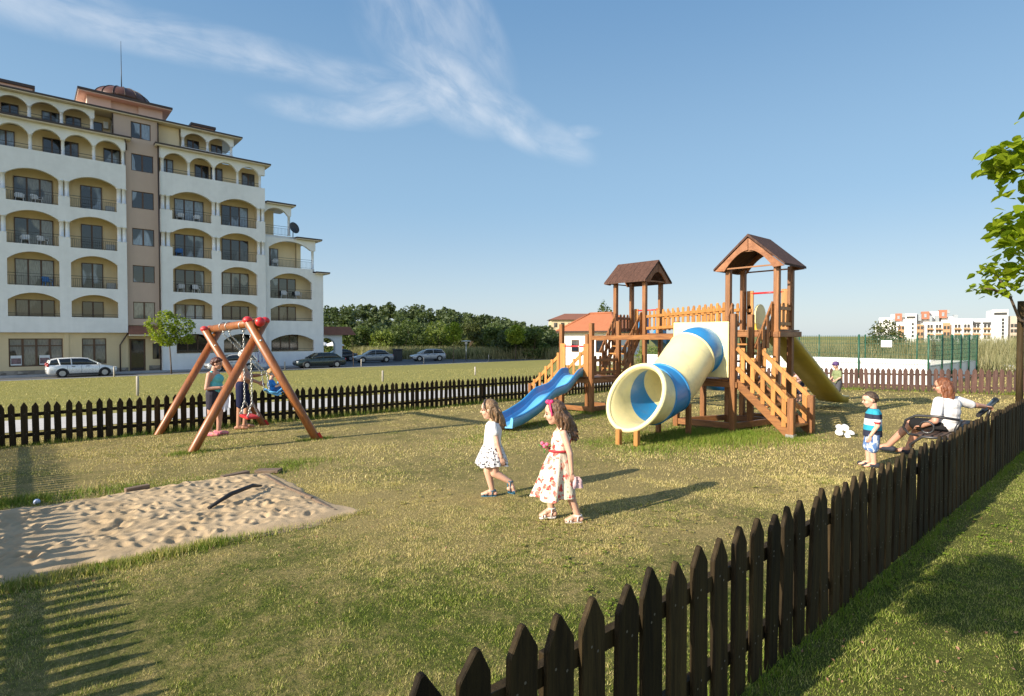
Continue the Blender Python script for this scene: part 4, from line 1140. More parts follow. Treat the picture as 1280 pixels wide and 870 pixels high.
fu, fv = 11.02, 3.60; fz = gz(fu, fv)
fl = empty('pinwheel_flower', (fu, fv, fz), 'white five petalled pinwheel flower standing low in the grass beside the stairs', 'pinwheel')
fn = Vector((-.55, -.62, .55)).normalized(); fe = fn.cross(Vector((0, 0, 1))).normalized(); fg = fe.cross(fn) * -1
if fg.z < 0: fg = -fg
fc = Vector((fu, fv, fz + .09))
for an, L, wd in ((190, .13, .062), (128, .13, .062), (62, .13, .062), (-12, .15, .042), (-72, .15, .045)):
    a = R(an); dd = -fe * math.cos(a) + fg * math.sin(a)
    sd = dd.cross(fn)
    mb = MB(); rg = []
    top = []; 
    for q in range(14):
        th = 2 * math.pi * q / 14
        top.append(fc + dd * (L * .72 + L * .52 * math.cos(th)) + sd * (wd * math.sin(th)) + fn * (.02 * math.sin(th) ** 2))
    mb.loft([top, [p + fn * .008 for p in top]]); mb.build('petal', m_petal, fl)
mb = MB(); mb.tube([(fu, fv, fz - .02), fc - fn * .01], .008, 6); mb.build('stick', m_chain, fl)
# ================================================================ PEOPLE
def capsule(mb, p0, r0, p1, r1, n=14):
    p0, p1 = Vector(p0), Vector(p1); d = p1 - p0
    if d.length < 1e-6: d = Vector((0, 0, .001)); p1 = p0 + d
    dn = d.normalized(); pts = []; rad = []
    for a in (88, 65, 40, 18): pts.append(p0 - dn * r0 * math.sin(R(a))); rad.append(r0 * math.cos(R(a)))
    for k in range(4): pts.append(p0.lerp(p1, k / 3)); rad.append(r0 + (r1 - r0) * k / 3)
    for a in (18, 40, 65, 88): pts.append(p1 + dn * r1 * math.sin(R(a))); rad.append(r1 * math.cos(R(a)))
    mb.tube(pts, rad, n)
def remesh(name, mb, voxel, m, parent, smooth=5, fac=.5):
    me = bpy.data.meshes.new('tmp'); me.from_pydata(mb.v, [], mb.f); me.update()
    o = bpy.data.objects.new('tmp', me); COL.objects.link(o)
    r = o.modifiers.new('r', 'REMESH'); r.mode = 'VOXEL'; r.voxel_size = voxel; r.use_smooth_shade = True
    if smooth:
        s = o.modifiers.new('s', 'SMOOTH'); s.iterations = smooth; s.factor = fac
    bpy.context.view_layer.update()
    me2 = bpy.data.meshes.new_from_object(o.evaluated_get(bpy.context.evaluated_depsgraph_get()))
    bpy.data.objects.remove(o); bpy.data.meshes.remove(me)
    me2.name = name; me2.materials.clear(); me2.materials.append(m)
    me2.polygons.foreach_set('use_smooth', np.ones(len(me2.polygons), bool))
    return link_mesh(name, me2, None, parent)
def skin_mat(name, col):
    m, t, b = new_mat(name)
    tcn = t.node('ShaderNodeTexCoord'); n = t.noise(tcn.outputs['Object'], 9, 4, .6)
    c = t.mix(t.smooth(n, .3, .7), tuple(x * .88 for x in col), (min(1, col[0] * 1.06), col[1] * .98, col[2] * .95))
    t.put(b.inputs['Base Color'], c); b.inputs['Roughness'].default_value = .5
    b.inputs['Subsurface Weight'].default_value = .12; b.inputs['Subsurface Radius'].default_value = (.012, .005, .003); b.inputs['Subsurface Scale'].default_value = .6
    return m
def hair_mat(name, col, hi):
    m, t, b = new_mat(name)
    tcn = t.node('ShaderNodeTexCoord'); n = t.noise(t.vmul(tcn.outputs['Object'], (1, 1, .16)), 85, 4, .6, .6)
    t.put(b.inputs['Base Color'], t.mix(t.smooth(n, .35, .68), col, hi)); b.inputs['Roughness'].default_value = .42
    t.put(b.inputs['Normal'], t.bump(n, .9, .012)); return m
def cloth(name, col, var=.06, rough=.85): return mat(name, col, rough, var, 9, bump=.9, bscale=16, spec=.2)
SK_F = skin_mat('skin_fair', (.66, .40, .29)); SK_T = skin_mat('skin_tan', (.46, .235, .145)); SK_P = skin_mat('skin_pink', (.55, .30, .21))
m_eye = mat('eye_dark', (.03, .02, .016), .2, .1); m_lip = mat('lips', (.50, .17, .14), .45, .05); m_brow = mat('brow', (.10, .055, .03), .8, .1)
def head(mb, c, h, M):
    c = Vector(c); T = lambda x, y, z: c + M @ Vector((x * h, y * h, z * h))
    def el(x, y, z, a, b_, d): mb.sphere(T(x, y, z), (a * h, b_ * h, d * h), 20, 14, M)
    el(-.04, 0, .10, .445, .375, .40); el(.10, 0, -.12, .30, .285, .345); el(.19, 0, -.36, .15, .165, .125)
    el(.10, 0, -.26, .25, .25, .20)
    for s in (-1, 1):
        el(.22, .17 * s, -.13, .15, .12, .14); el(.0, .365 * s, -.03, .075, .035, .12)
    el(.30, 0, .085, .10, .24, .06)
    capsule(mb, T(.37, 0, .03), .030 * h, T(.455, 0, -.105), .048 * h, 10)
    el(.345, 0, -.205, .055, .10, .024); el(.335, 0, -.25, .055, .085, .026)
def face(root, c, h, M, brow=None):
    c = Vector(c); T = lambda x, y, z: c + M @ Vector((x * h, y * h, z * h))
    for s in (-1, 1):
        mb = MB(); mb.sphere(T(.362, .145 * s, .01), (.035 * h, .062 * h, .034 * h), 10, 8, M); mb.build('eye', m_eye, root)
        mb = MB(); mb.tube([T(.375, .06 * s, .095), T(.385, .14 * s, .115), T(.34, .23 * s, .09)], .017 * h, 6); mb.build('eyebrow', brow or m_brow, root)
    mb = MB(); mb.sphere(T(.368, 0, -.228), (.036 * h, .085 * h, .028 * h), 12, 8, M); mb.build('lips', m_lip, root)
def hand(mb, w, d, pn, L, curl=.5, thumb=1):
    """wrist w, pointing d, palm facing pn, length L"""
    w, d, pn = Vector(w), Vector(d).normalized(), Vector(pn); pn = (pn - d * pn.dot(d)).normalized(); sd = d.cross(pn)
    k = L / .17
    for i, o in enumerate((-.030, -.010, .010, .030)):
        capsule(mb, w + sd * o * .5 * k, .013 * k, w + (d * .075 + sd * o) * k, .0115 * k, 8)
    for o, ln in ((-.031, .062), (-.0105, .076), (.0105, .080), (.031, .07)):
        a = w + (d * .078 + sd * o) * k; c1_ = curl * .6
        b_ = a + (d * math.cos(c1_) + pn * math.sin(c1_)) * ln * .48 * k; c2_ = curl * 1.5
        e = b_ + (d * math.cos(c2_) + pn * math.sin(c2_)) * ln * .5 * k
        capsule(mb, a, .0088 * k, b_, .0082 * k, 8); capsule(mb, b_, .0082 * k, e, .0070 * k, 8)
    a = w + (d * .025 + sd * .026 * thumb) * k; b_ = a + (d * .035 + sd * .03 * thumb + pn * .012) * k; e = b_ + (d * .03 + sd * .008 * thumb + pn * .012) * k
    capsule(mb, a, .012 * k, b_, .010 * k, 8); capsule(mb, b_, .010 * k, e, .0085 * k, 8)
def limb(mb, pts, rad):
    for (p, r_), (q, s_) in zip(zip(pts[:-1], rad[:-1]), zip(pts[1:], rad[1:])): capsule(mb, p, r_, q, s_)
def rot(yaw=0, pitch=0, roll=0): return (Matrix.Rotation(R(yaw), 3, 'Z') @ Matrix.Rotation(R(pitch), 3, 'Y') @ Matrix.Rotation(R(roll), 3, 'X'))
def foot(mb, ankle, toe, r=.028):
    a, t_ = Vector(ankle), Vector(toe); d = t_ - a; heel = a + Vector((-d.x * .28, -d.y * .28, min(d.z, 0) * .75))
    capsule(mb, a, r * 1.05, a.lerp(t_, .6), r * .95); capsule(mb, heel, r * .9, t_, r * .72); s = Vector((-d.y, d.x, 0))
    s = s.normalized() * r * .5 if s.length > 1e-5 else Vector((0, r * .5, 0)); capsule(mb, a.lerp(t_, .55) + s, r * .8, t_ + s, r * .55); capsule(mb, a.lerp(t_, .55) - s, r * .8, t_ - s, r * .5)
def shoe(name, ankle, toe, m, parent, r=.034, open_=True):
    """sandal: sole, toe strap and ankle strap, or a closed shoe"""
    a, t_ = Vector(ankle), Vector(toe); d = t_ - a; heel = a + Vector((-d.x * .36, -d.y * .36, min(d.z, 0) * .85)); tip = t_ + (t_ - heel).normalized() * r * .5
    ax = (tip - heel).normalized(); s = ax.cross(Vector((0, 0, 1))); s = s.normalized() if s.length > .2 else Vector((0, 1, 0)); upv = s.cross(ax)
    if open_:
        mb = MB(); rg = []
        for q, wd in ((0, .55), (.1, .8), (.35, .78), (.65, 1.0), (.88, .85), (1, .4)):
            c_ = heel.lerp(tip, q) - upv * r * .72
            rg.append([c_ + s * wd * r, c_ + s * wd * r - upv * r * .35, c_ - s * wd * r - upv * r * .35, c_ - s * wd * r])
        mb.loft(rg, smooth=False); o = mb.build(name, m, parent, fix=True)
        mb = MB()
        for q in (.66, .82): c_ = heel.lerp(tip, q) - upv * r * .1; mb.tube([c_ + s * r * 1.02 * math.cos(w_) + upv * r * .82 * math.sin(w_) - upv * r * .45 for w_ in np.linspace(0, math.pi, 9)], r * .24, 6)
        mb.tube([a + s * r * 1.06 * math.cos(w_) + ax * r * 1.1 * math.sin(w_) + upv * r * .2 for w_ in np.linspace(0, 2 * math.pi, 14, endpoint=False)], r * .2, 6, closed=True)
        for q in (-1, 1): mb.tube([a + s * r * q + upv * r * .2, heel.lerp(tip, .3) + s * r * .9 * q - upv * r * .7], r * .18, 5)
        mb.tube([a - ax * r * 1.0 + upv * r * .2, heel - upv * r * .6], r * .22, 5)
        mb.build('strap', m, o)
    else:
        mb = MB(); capsule(mb, heel + upv * r * .1, r * 1.02, heel.lerp(tip, .55), r * 1.0); capsule(mb, heel.lerp(tip, .5), r * 1.0, tip - ax * r * .4, r * .72); o = remesh(name, mb, .006, m, parent, 3)
    return o
def skirt(name, rings, m, parent, n=56, seed=0, th=.006):
    """rings: (cx, cy, z, rx, ry, fold) from top to hem, folds deepen towards the hem"""
    rr = random.Random(seed); ph = [rr.uniform(0, 6.3) for _ in range(4)]; fr = [rr.choice((5, 6, 7)), rr.choice((9, 10, 11)), 3, 14]
    O = []; I_ = []
    for cx, cy, z, rx, ry, f_ in rings:
        a = []; b_ = []
        for k in range(n):
            th_ = 2 * math.pi * k / n
            w_ = 1 + f_ * (.5 * math.sin(fr[0] * th_ + ph[0]) + .35 * math.sin(fr[1] * th_ + ph[1]) + .15 * math.sin(fr[3] * th_ + ph[3]))
            dz = f_ * .12 * math.sin(fr[2] * th_ + ph[2])
            for lst, q in ((a, 0), (b_, th)): lst.append((cx + (rx - q) * w_ * math.cos(th_), cy + (ry - q) * w_ * math.sin(th_), z + dz * rx * 2))
        O.append(a); I_.append(b_)
    mb = MB(); mb.loft(O, cap=False); mb.loft(I_[::-1], cap=False); mb.loft([I_[0], O[0]], cap=False); mb.loft([O[-1], I_[-1]], cap=False)
    return mb.build(name, m, parent, fix=True)
def person(label, u, v, heading, scale=1.0, dz=0.0):
    o = empty('person', (u, v, gz(u, v) + dz), label, 'person', None, rz=R(heading)); o.scale = (scale,) * 3
    return o
def hair(name, strands, m, parent, voxel=.009, smooth=2):
    mb = MB()
    for p0, r0, p1, r1 in strands: capsule(mb, p0, r0, p1, r1, 10)
    return remesh(name, mb, voxel, m, parent, smooth)
def long_hair(c, h, M, length, back, seed, spread=.30, n=26, wave=.02, fwd=.12, wind=0.0, thin=.62):
    """cap over the skull and many wavy locks falling behind"""
    rr = random.Random(seed); c = Vector(c); st = []
    T = lambda x, y, z: c + M @ Vector((x * h, y * h, z * h))
    for k in range(60):
        a = rr.uniform(-1, 1) * R(128); e = rr.uniform(8, 88)
        d = Vector((-math.cos(a) * math.cos(R(e)), math.sin(a) * math.cos(R(e)), math.sin(R(e))))
        if d.x > .62 and d.z < .75: continue
        st.append((T(-.05 + d.x * .42, d.y * .37, .11 + d.z * .385), .045 * h, T(-.07 + d.x * .44, d.y * .39, .03 + d.z * .33), .042 * h))
    st.append((T(-.06, 0, .135), .418 * h, T(-.14, 0, -.05), .35 * h))
    for k in range(n):
        a = rr.uniform(-1, 1) * R(100); p = T(-.06 - .40 * math.cos(a), .385 * math.sin(a), rr.uniform(-.1, .1)); L = length * rr.uniform(.7, 1.05); y = p.y - c.y
        ph = rr.uniform(0, 6.3); prev = p; r_ = rr.uniform(.055, .085) * h * thin
        for q in range(1, 6):
            t_ = q / 5
            nx_ = p + Vector((-back * t_ - wind * t_ * t_ * rr.uniform(.3, 1) + wave * math.sin(ph + 5 * t_), -y * .25 * t_ + spread * h * .22 * math.sin(ph * 1.7 + 4 * t_), -L * t_))
            r2 = r_ * (1 - .72 * t_ * t_); st.append((prev, r_ * (1 - .72 * ((q - 1) / 5) ** 2), nx_, r2)); prev = nx_
    return st
def short_hair(c, h, M, seed, n=90, r=.07, lowfront=.62, thick=.03):
    rr = random.Random(seed); c = Vector(c); st = []
    T = lambda x, y, z: c + M @ Vector((x * h, y * h, z * h))
    st.append((T(-.075, 0, .155), (.392 + thick * .6) * h, T(-.13, 0, .04), (.345 + thick * .6) * h))
    for k in range(n):
        a = rr.uniform(-1, 1) * math.pi; e = rr.uniform(-22, 89)
        d = Vector((math.cos(a) * math.cos(R(e)), math.sin(a) * math.cos(R(e)), math.sin(R(e))))
        if d.x > .25 and d.z < lowfront: continue
        if abs(d.y) > .75 and d.z < .18 and d.x > -.2: continue
        q = T(-.05 + d.x * (.415 + thick), d.y * (.35 + thick), .10 + d.z * (.37 + thick))
        st.append((q, r * h * rr.uniform(.7, 1.2), q + M @ Vector((rr.uniform(-.05, .02) * h, rr.uniform(-.04, .04) * h, -.05 * h)), r * h * .8))
    return st
I3 = Matrix.Identity(3)
# ---------------------------------------------------------------- girl in the white spotted dress
m_d1, t, b = new_mat('dress_spotted')
tcn = t.node('ShaderNodeTexCoord'); s = t.node('ShaderNodeSeparateXYZ'); t.put(s.inputs[0], tcn.outputs['Object'])
vo = t.node('ShaderNodeTexVoronoi'); t.put(vo.inputs['Vector'], tcn.outputs['Object']); vo.inputs['Scale'].default_value = 34
dots = t.smooth(vo.outputs['Distance'], .42, .30)
t.put(b.inputs['Base Color'], t.mix(t.math('MULTIPLY', dots, t.smooth(s.outputs[2], .605, .595)), (.74, .73, .72), (.035, .03, .045)))
b.inputs['Roughness'].default_value = .85; t.put(b.inputs['Normal'], t.bump(t.noise(t.vmul(tcn.outputs['Object'], (1, 1, .45)), 22, 3, .6, .5), .8, .012))
HD = 138.8
H_B = hair_mat('hair_light_brown', (.11, .058, .028), (.36, .22, .11)); H_BR = hair_mat('hair_brown', (.07, .034, .018), (.22, .115, .055))
g1 = person('young girl walking left in a white dress with a dark spotted skirt', 3.92, 4.81, HD, 1.0)
hc = (.035, 0, .985); hh = .215; M = rot(0, 6)
mb = MB(); head(mb, hc, hh, M)
capsule(mb, (.0, 0, .93), .045, (-.02, 0, .83), .043)
mb.sphere((-.01, 0, .77), (.078, .105, .11)); mb.sphere((0, 0, .66), (.078, .095, .12)); mb.sphere((-.01, 0, .55), (.085, .105, .10))
limb(mb, [(-.015, .095, .815), (-.055, .135, .64), (-.10, .135, .485)], [.035, .027, .020]); limb(mb, [(-.015, -.095, .815), (.03, -.135, .64), (.08, -.13, .50)], [.035, .027, .020])
hand(mb, (-.105, .135, .475), (-.25, 0, -1), (.3, -1, 0), .115, .45, 1); hand(mb, (.085, -.13, .49), (.3, 0, -1), (-.2, 1, 0), .115, .5, -1)
limb(mb, [(0, -.055, .53), (.055, -.055, .29), (.005, -.055, .065)], [.072, .048, .029]); foot(mb, (.0, -.055, .06), (.115, -.055, .025), .026)
limb(mb, [(0, .055, .53), (-.025, .06, .29), (-.185, .06, .20)], [.072, .048, .029]); foot(mb, (-.195, .06, .195), (-.245, .06, .09), .026)
remesh('body', mb, .0045, SK_F, g1)
face(g1, hc, hh, M)
skirt('dress', [(-.01, 0, .855, .052, .07, 0), (-.012, 0, .835, .075, .11, 0), (-.012, 0, .80, .092, .125, 0), (-.01, 0, .74, .096, .122, .0), (0, 0, .66, .094, .114, .01), (0, 0, .60, .098, .118, .02), (0, 0, .55, .120, .135, .07), (0, 0, .48, .145, .155, .13), (0, 0, .42, .165, .17, .17), (.0, 0, .375, .175, .178, .20)], m_d1, g1, seed=3)
for s_ in (-1, 1):
    mb = MB(); capsule(mb, (-.012, .095 * s_, .822), .044, (-.03, .125 * s_, .745), .042); remesh('sleeve', mb, .006, m_d1, g1, 3)
hair('hair', long_hair(hc, hh, M, .24, .07, 5, n=80, wave=.022, wind=.02), H_B, g1, .0065, 1)
mb = MB(); mb.tube([Vector(hc) + M @ Vector((.30 * hh * math.cos(q) * .4 + .13 * hh, .40 * hh * math.cos(q), .10 * hh + .42 * hh * math.sin(q))) for q in np.linspace(-.25, math.pi + .25, 18)], .008, 6); mb.build('headband', cloth('band_grey', (.12, .10, .10)), g1)
m_sand1 = cloth('sandal_blue', (.04, .14, .22), rough=.5)
shoe('sandal', (.0, -.055, .06), (.115, -.055, .028), m_sand1, g1, .030); shoe('sandal', (-.195, .06, .195), (-.245, .06, .09), m_sand1, g1, .030)
# ---------------------------------------------------------------- girl in the flowered dress
m_d2, t, b = new_mat('dress_flowered')
tcn = t.node('ShaderNodeTexCoord'); v_ = tcn.outputs['Object']
dn_ = t.node('ShaderNodeTexNoise'); t.put(dn_.inputs['Vector'], v_); dn_.inputs['Scale'].default_value = 26; dn_.inputs['Detail'].default_value = 3; DN = dn_.outputs['Color']
vo = t.node('ShaderNodeTexVoronoi'); t.put(vo.inputs['Vector'], t.vadd(v_, t.vmul(DN, (.075, .075, .075)))); vo.inputs['Scale'].default_value = 16
n = t.noise(v_, 30, 3, .6)
big = t.noise(v_, 7, 2, .5)
fl_ = t.smooth(t.math('ADD', t.math('ADD', vo.outputs['Distance'], t.math('MULTIPLY', n, .25)), t.math('MULTIPLY', big, .5)), .83, .74)
vo2 = t.node('ShaderNodeTexVoronoi'); t.put(vo2.inputs['Vector'], t.vadd(v_, (.3, .1, .2))); vo2.inputs['Scale'].default_value = 21
lf = t.smooth(t.math('ADD', vo2.outputs['Distance'], t.math('MULTIPLY', n, .4)), .46, .40)
c = t.mix(lf, (.70, .63, .50), (.40, .42, .27)); c = t.mix(fl_, c, t.mix(t.smooth(n, .4, .62), (.58, .04, .035), (.72, .26, .20)))
s = t.node('ShaderNodeSeparateXYZ'); t.put(s.inputs[0], v_)
t.put(b.inputs['Base Color'], c); b.inputs['Roughness'].default_value = .8; t.put(b.inputs['Normal'], t.bump(t.noise(t.vmul(v_, (1, 1, .35)), 18, 3, .6, .5), .9, .014))
g2 = person('young girl in a cream dress with red flowers and a pink hairband', 3.84, 3.70, HD, 1.0)
hc = (.045, 0, 1.035); hh = .225; M = rot(0, 10)
mb = MB(); head(mb, hc, hh, M)
capsule(mb, (.0, 0, .965), .045, (-.03, 0, .87), .045)
mb.sphere((-.02, 0, .80), (.08, .108, .11)); mb.sphere((0, 0, .69), (.078, .098, .12)); mb.sphere((0, 0, .58), (.088, .108, .10))
limb(mb, [(-.03, .10, .85), (-.085, .145, .665), (-.10, .14, .495)], [.035, .028, .020]); hand(mb, (-.10, .14, .485), (-.1, 0, -1), (.2, -1, 0), .12, .9, 1)
limb(mb, [(-.03, -.10, .85), (.0, -.14, .69), (.075, -.05, .70)], [.035, .028, .020]); hand(mb, (.082, -.042, .70), (1, .5, .1), (0, 1, 0), .12, 1.0, 1)
limb(mb, [(.01, -.055, .55), (.10, -.06, .32), (.075, -.06, .10)], [.075, .05, .030]); foot(mb, (.07, -.06, .095), (.175, -.06, .032), .027)
limb(mb, [(0, .055, .55), (-.075, .06, .31), (-.165, .06, .075)], [.075, .05, .030]); foot(mb, (-.17, .06, .065), (-.06, .06, .025), .027)
remesh('body', mb, .0045, SK_F, g2)
face(g2, hc, hh, M)
skirt('dress', [(-.03, 0, .875, .062, .075, 0), (-.025, 0, .845, .085, .10, 0), (-.02, 0, .79, .096, .118, 0), (-.005, 0, .71, .092, .11, .01), (0, 0, .66, .092, .11, .01), (.012, 0, .61, .112, .125, .05), (.02, 0, .52, .138, .145, .11), (.03, 0, .43, .155, .16, .16), (.04, 0, .33, .18, .172, .20), (.055, 0, .235, .20, .182, .24)], m_d2, g2, seed=8, n=72)
mb = MB()
for s_ in (-1, 1): mb.tube([(.03, .055 * s_, .845), (-.02, .075 * s_, .905), (-.085, .06 * s_, .85)], .012, 6)
mb.build('shoulder_strap', m_d2, g2)
mb = MB(); mb.tube([(.095 * math.cos(q), .113 * math.sin(q), .672 + .01 * math.sin(q)) for q in np.linspace(0, 2 * math.pi, 24, endpoint=False)], .013, 6, closed=True); mb.build('sash', cloth('sash_red', (.45, .05, .06)), g2)
hair('hair', long_hair(hc, hh, M, .29, .085, 9, n=95, wave=.026, wind=.04), H_BR, g2, .0065, 1)
m_pinkc = cloth('pink_bright', (.70, .05, .16), rough=.5)
mb = MB(); pts = [Vector(hc) + M @ Vector((.16 * hh, .41 * hh * math.cos(q), .06 * hh + .46 * hh * math.sin(q))) for q in np.linspace(-.3, math.pi + .3, 20)]; mb.tube(pts, .010, 6)
q = Vector(hc) + M @ Vector((.2 * hh, .1 * hh, .50 * hh)); mb.sphere(q, (.028, .02, .022)); mb.sphere(q + Vector((-.03, .02, .004)), (.02, .02, .02)); mb.build('hairband', m_pinkc, g2)
m_whs = cloth('sandal_white', (.72, .70, .68), rough=.5)
shoe('sandal', (.07, -.06, .095), (.175, -.06, .035), m_whs, g2, .031); shoe('sandal', (-.17, .06, .065), (-.06, .06, .028), m_whs, g2, .031)
def to_world(o, p): return Matrix.Translation(o.location) @ Matrix.Rotation(o.rotation_euler.z, 4, 'Z') @ Vector(p)
q = to_world(g2, (.145, .015, .70))
po = empty('posy', q, 'small pink posy with green leaves held at the chest of the flower dress girl', 'flowers')
mb = MB()
for k in range(5): mb.sphere(q + Vector((.022 * math.cos(k * 1.3), .022 * math.sin(k * 1.3), .02 + .012 * (k % 3))), .019, 10, 7)
mb.build('bloom', cloth('bloom_pink', (.72, .16, .26)), po)
mb = MB()
for k in range(6):
    a = k * 1.05; mb.loft([[q + Vector((0, 0, -.01))] * 3, [q + Vector((.04 * math.cos(a) - .012 * math.sin(a), .04 * math.sin(a) + .012 * math.cos(a), .02)), q + Vector((.045 * math.cos(a), .045 * math.sin(a), .03)), q + Vector((.04 * math.cos(a) + .012 * math.sin(a), .04 * math.sin(a) - .012 * math.cos(a), .02))], [q + Vector((.075 * math.cos(a), .075 * math.sin(a), .025))] * 3])
mb.tube([q, q + Vector((0, 0, -.05))], .006, 6); mb.build('leaf', cloth('leaf_fresh', (.10, .24, .05)), po)
q = to_world(g2, (-.125, .14, .40))
mb = MB(); rr = random.Random(3); G_ = []
for i in range(6):
    G_.append([q + Vector((-.01 + .105 * (k / 6) * (.4 + .12 * i) + .01 * math.sin(k * 2.1 + i), .012 * math.sin(k * 1.7 + i * .8) - .05 * (k / 6) * (.4 + .1 * i), .055 - .022 * i)) for k in range(7)])
mb.loft(G_, cap=False, closed=False); mb.loft([[p + Vector((.002, .004, 0)) for p in r_] for r_ in G_][::-1], cap=False, closed=False); o = mb.build('pink_cloth', cloth('cloth_pale_pink', (.74, .50, .52)))
tag(o, 'pale pink and white cloth dangling from the hand of the flower dress girl', 'cloth')
# ---------------------------------------------------------------- boy in the striped shirt
def band_mat(name, bands, base):
    m, t, b = new_mat(name)
    tcn = t.node('ShaderNodeTexCoord'); s = t.node('ShaderNodeSeparateXYZ'); t.put(s.inputs[0], tcn.outputs['Object'])
    c = base
    for z, col in bands: c = t.mix(t.smooth(s.outputs[2], z - .003, z + .003), c, col)
    t.put(b.inputs['Base Color'], c); b.inputs['Roughness'].default_value = .85; t.put(b.inputs['Normal'], t.bump(t.noise(tcn.outputs['Object'], 18, 3, .6, .5), .8, .01)); return m
NAVY, TEAL, WHT, RED_ = (.016, .020, .045), (.02, .30, .42), (.72, .72, .74), (.5, .02, .03)
m_polo = band_mat('polo_striped', [(.505, TEAL), (.575, WHT), (.655, NAVY), (.72, TEAL), (.785, NAVY)], NAVY)
m_slv = band_mat('polo_sleeve', [(.628, WHT), (.66, NAVY), (.72, TEAL)], RED_)
m_plaid, t, b = new_mat('shorts_plaid')
tcn = t.node('ShaderNodeTexCoord'); n = t.noise(t.vmul(tcn.outputs['Object'], (1, 1, .6)), 26, 2, .5)
t.put(b.inputs['Base Color'], t.mix(t.smooth(n, .50, .62), t.mix(t.smooth(n, .3, .42), (.04, .08, .22), (.10, .19, .42)), (.68, .72, .76))); b.inputs['Roughness'].default_value = .85
by = person('small boy in a navy, teal and white striped polo shirt and blue shorts', 8.5, 2.43, 116, 1.0)
hc = (.035, 0, .90); hh = .205; M = rot(8, 12)
mb = MB(); head(mb, hc, hh, M)
capsule(mb, (.0, 0, .84), .045, (-.01, 0, .76), .046)
mb.sphere((-.01, 0, .69), (.08, .105, .10)); mb.sphere((0, 0, .58), (.08, .098, .12)); mb.sphere((-.01, 0, .49), (.085, .10, .09))
limb(mb, [(-.01, .105, .735), (-.03, .145, .575), (.04, .13, .445)], [.036, .028, .021]); hand(mb, (.048, .128, .43), (.25, 0, -1), (.2, -1, 0), .115, .6, 1)
limb(mb, [(-.01, -.105, .735), (-.03, -.145, .575), (.03, -.13, .445)], [.036, .028, .021]); hand(mb, (.038, -.128, .43), (.25, 0, -1), (.2, 1, 0), .115, .6, -1)
limb(mb, [(0, .055, .46), (.01, .058, .26), (-.01, .058, .06)], [.07, .046, .031]); foot(mb, (-.01, .058, .055), (.10, .065, .025), .028)
limb(mb, [(0, -.055, .46), (.03, -.058, .26), (.03, -.058, .06)], [.07, .046, .031]); foot(mb, (.03, -.058, .055), (.135, -.07, .025), .028)
remesh('body', mb, .0048, SK_F, by)
face(by, hc, hh, M)
skirt('polo_shirt', [(-.01, 0, .79, .052, .058, 0), (-.012, 0, .765, .07, .10, 0), (-.01, 0, .72, .094, .128, 0), (-.005, 0, .64, .10, .126, .01), (0, 0, .56, .104, .125, .02), (0, 0, .49, .108, .128, .03), (0, 0, .42, .108, .126, .03)], m_polo, by, seed=2)
for s_ in (-1, 1):
    mb = MB(); capsule(mb, (-.012, .098 * s_, .735), .047, (-.028, .14 * s_, .635), .046); remesh('sleeve', mb, .006, m_slv, by, 3)
mb = MB(); limb(mb, [(0, .05, .44), (.008, .06, .27)], [.082, .076]); limb(mb, [(0, -.05, .44), (.025, -.06, .27)], [.082, .076]); remesh('shorts', mb, .007, m_plaid, by, 3)
hair('hair', short_hair(hc, hh, M, 4, 150, .06, .60, .012), hair_mat('hair_dark_short', (.035, .02, .013), (.10, .06, .035)), by, .008, 3)
m_dsh = cloth('shoe_dark', (.03, .033, .045), rough=.6)
shoe('shoe', (-.01, .058, .055), (.10, .065, .03), m_dsh, by, .035, False); shoe('shoe', (.03, -.058, .055), (.135, -.07, .03), m_dsh, by, .035, False)
# ---------------------------------------------------------------- woman on the bench
wb = person('red haired woman in a white t-shirt and black skirt sitting on the bench', 9.50, 1.84, 62, .98)
hc = (.03, .03, 1.075); hh = .225; M = rot(38, 8)
mb = MB(); head(mb, hc, hh, M)
capsule(mb, (0, .01, .99), .055, (-.03, 0, .88), .058)
mb.sphere((-.03, 0, .80), (.115, .175, .13)); mb.sphere((-.01, 0, .66), (.115, .155, .16)); mb.sphere((.0, 0, .53), (.14, .18, .12))
limb(mb, [(-.03, .175, .86), (-.06, .26, .60), (.16, .22, .50)], [.055, .043, .030]); hand(mb, (.18, .21, .49), (1, -.4, -.2), (0, 0, -1), .17, .5, -1)
limb(mb, [(-.03, -.175, .86), (-.06, -.44, .80), (-.02, -.66, .77)], [.055, .041, .030]); hand(mb, (-.02, -.68, .77), (.1, -1, -.1), (0, 0, -1), .17, .7, 1)
limb(mb, [(.02, .09, .50), (.43, .10, .49), (.72, .18, .13)], [.10, .065, .042]); foot(mb, (.73, .18, .11), (.90, .22, .05), .038)
limb(mb, [(.02, -.09, .50), (.44, -.06, .47), (.55, .02, .09)], [.10, .065, .042]); foot(mb, (.55, .02, .08), (.70, .06, .035), .038)
remesh('body', mb, .006, SK_P, wb)
face(wb, hc, hh, M)
m_tee = cloth('tee_white', (.74, .71, .70), .03)
mb = MB(); mb.sphere((-.03, 0, .81), (.125, .182, .125)); mb.sphere((-.025, 0, .72), (.132, .176, .14)); mb.sphere((-.01, 0, .62), (.14, .175, .15)); mb.sphere((.0, 0, .52), (.155, .192, .11))
limb(mb, [(-.03, .165, .865), (-.055, .235, .69)], [.068, .068]); limb(mb, [(-.03, -.165, .865), (-.052, -.36, .81)], [.068, .062])
remesh('t_shirt', mb, .009, m_tee, wb, 9)
mb = MB(); limb(mb, [(.0, .09, .50), (.36, .10, .495)], [.118, .09]); limb(mb, [(.0, -.09, .50), (.36, -.06, .48)], [.118, .09]); mb.sphere((.18, .01, .49), (.19, .12, .07)); remesh('skirt', mb, .009, cloth('skirt_black', (.015, .014, .015)), wb, 4)
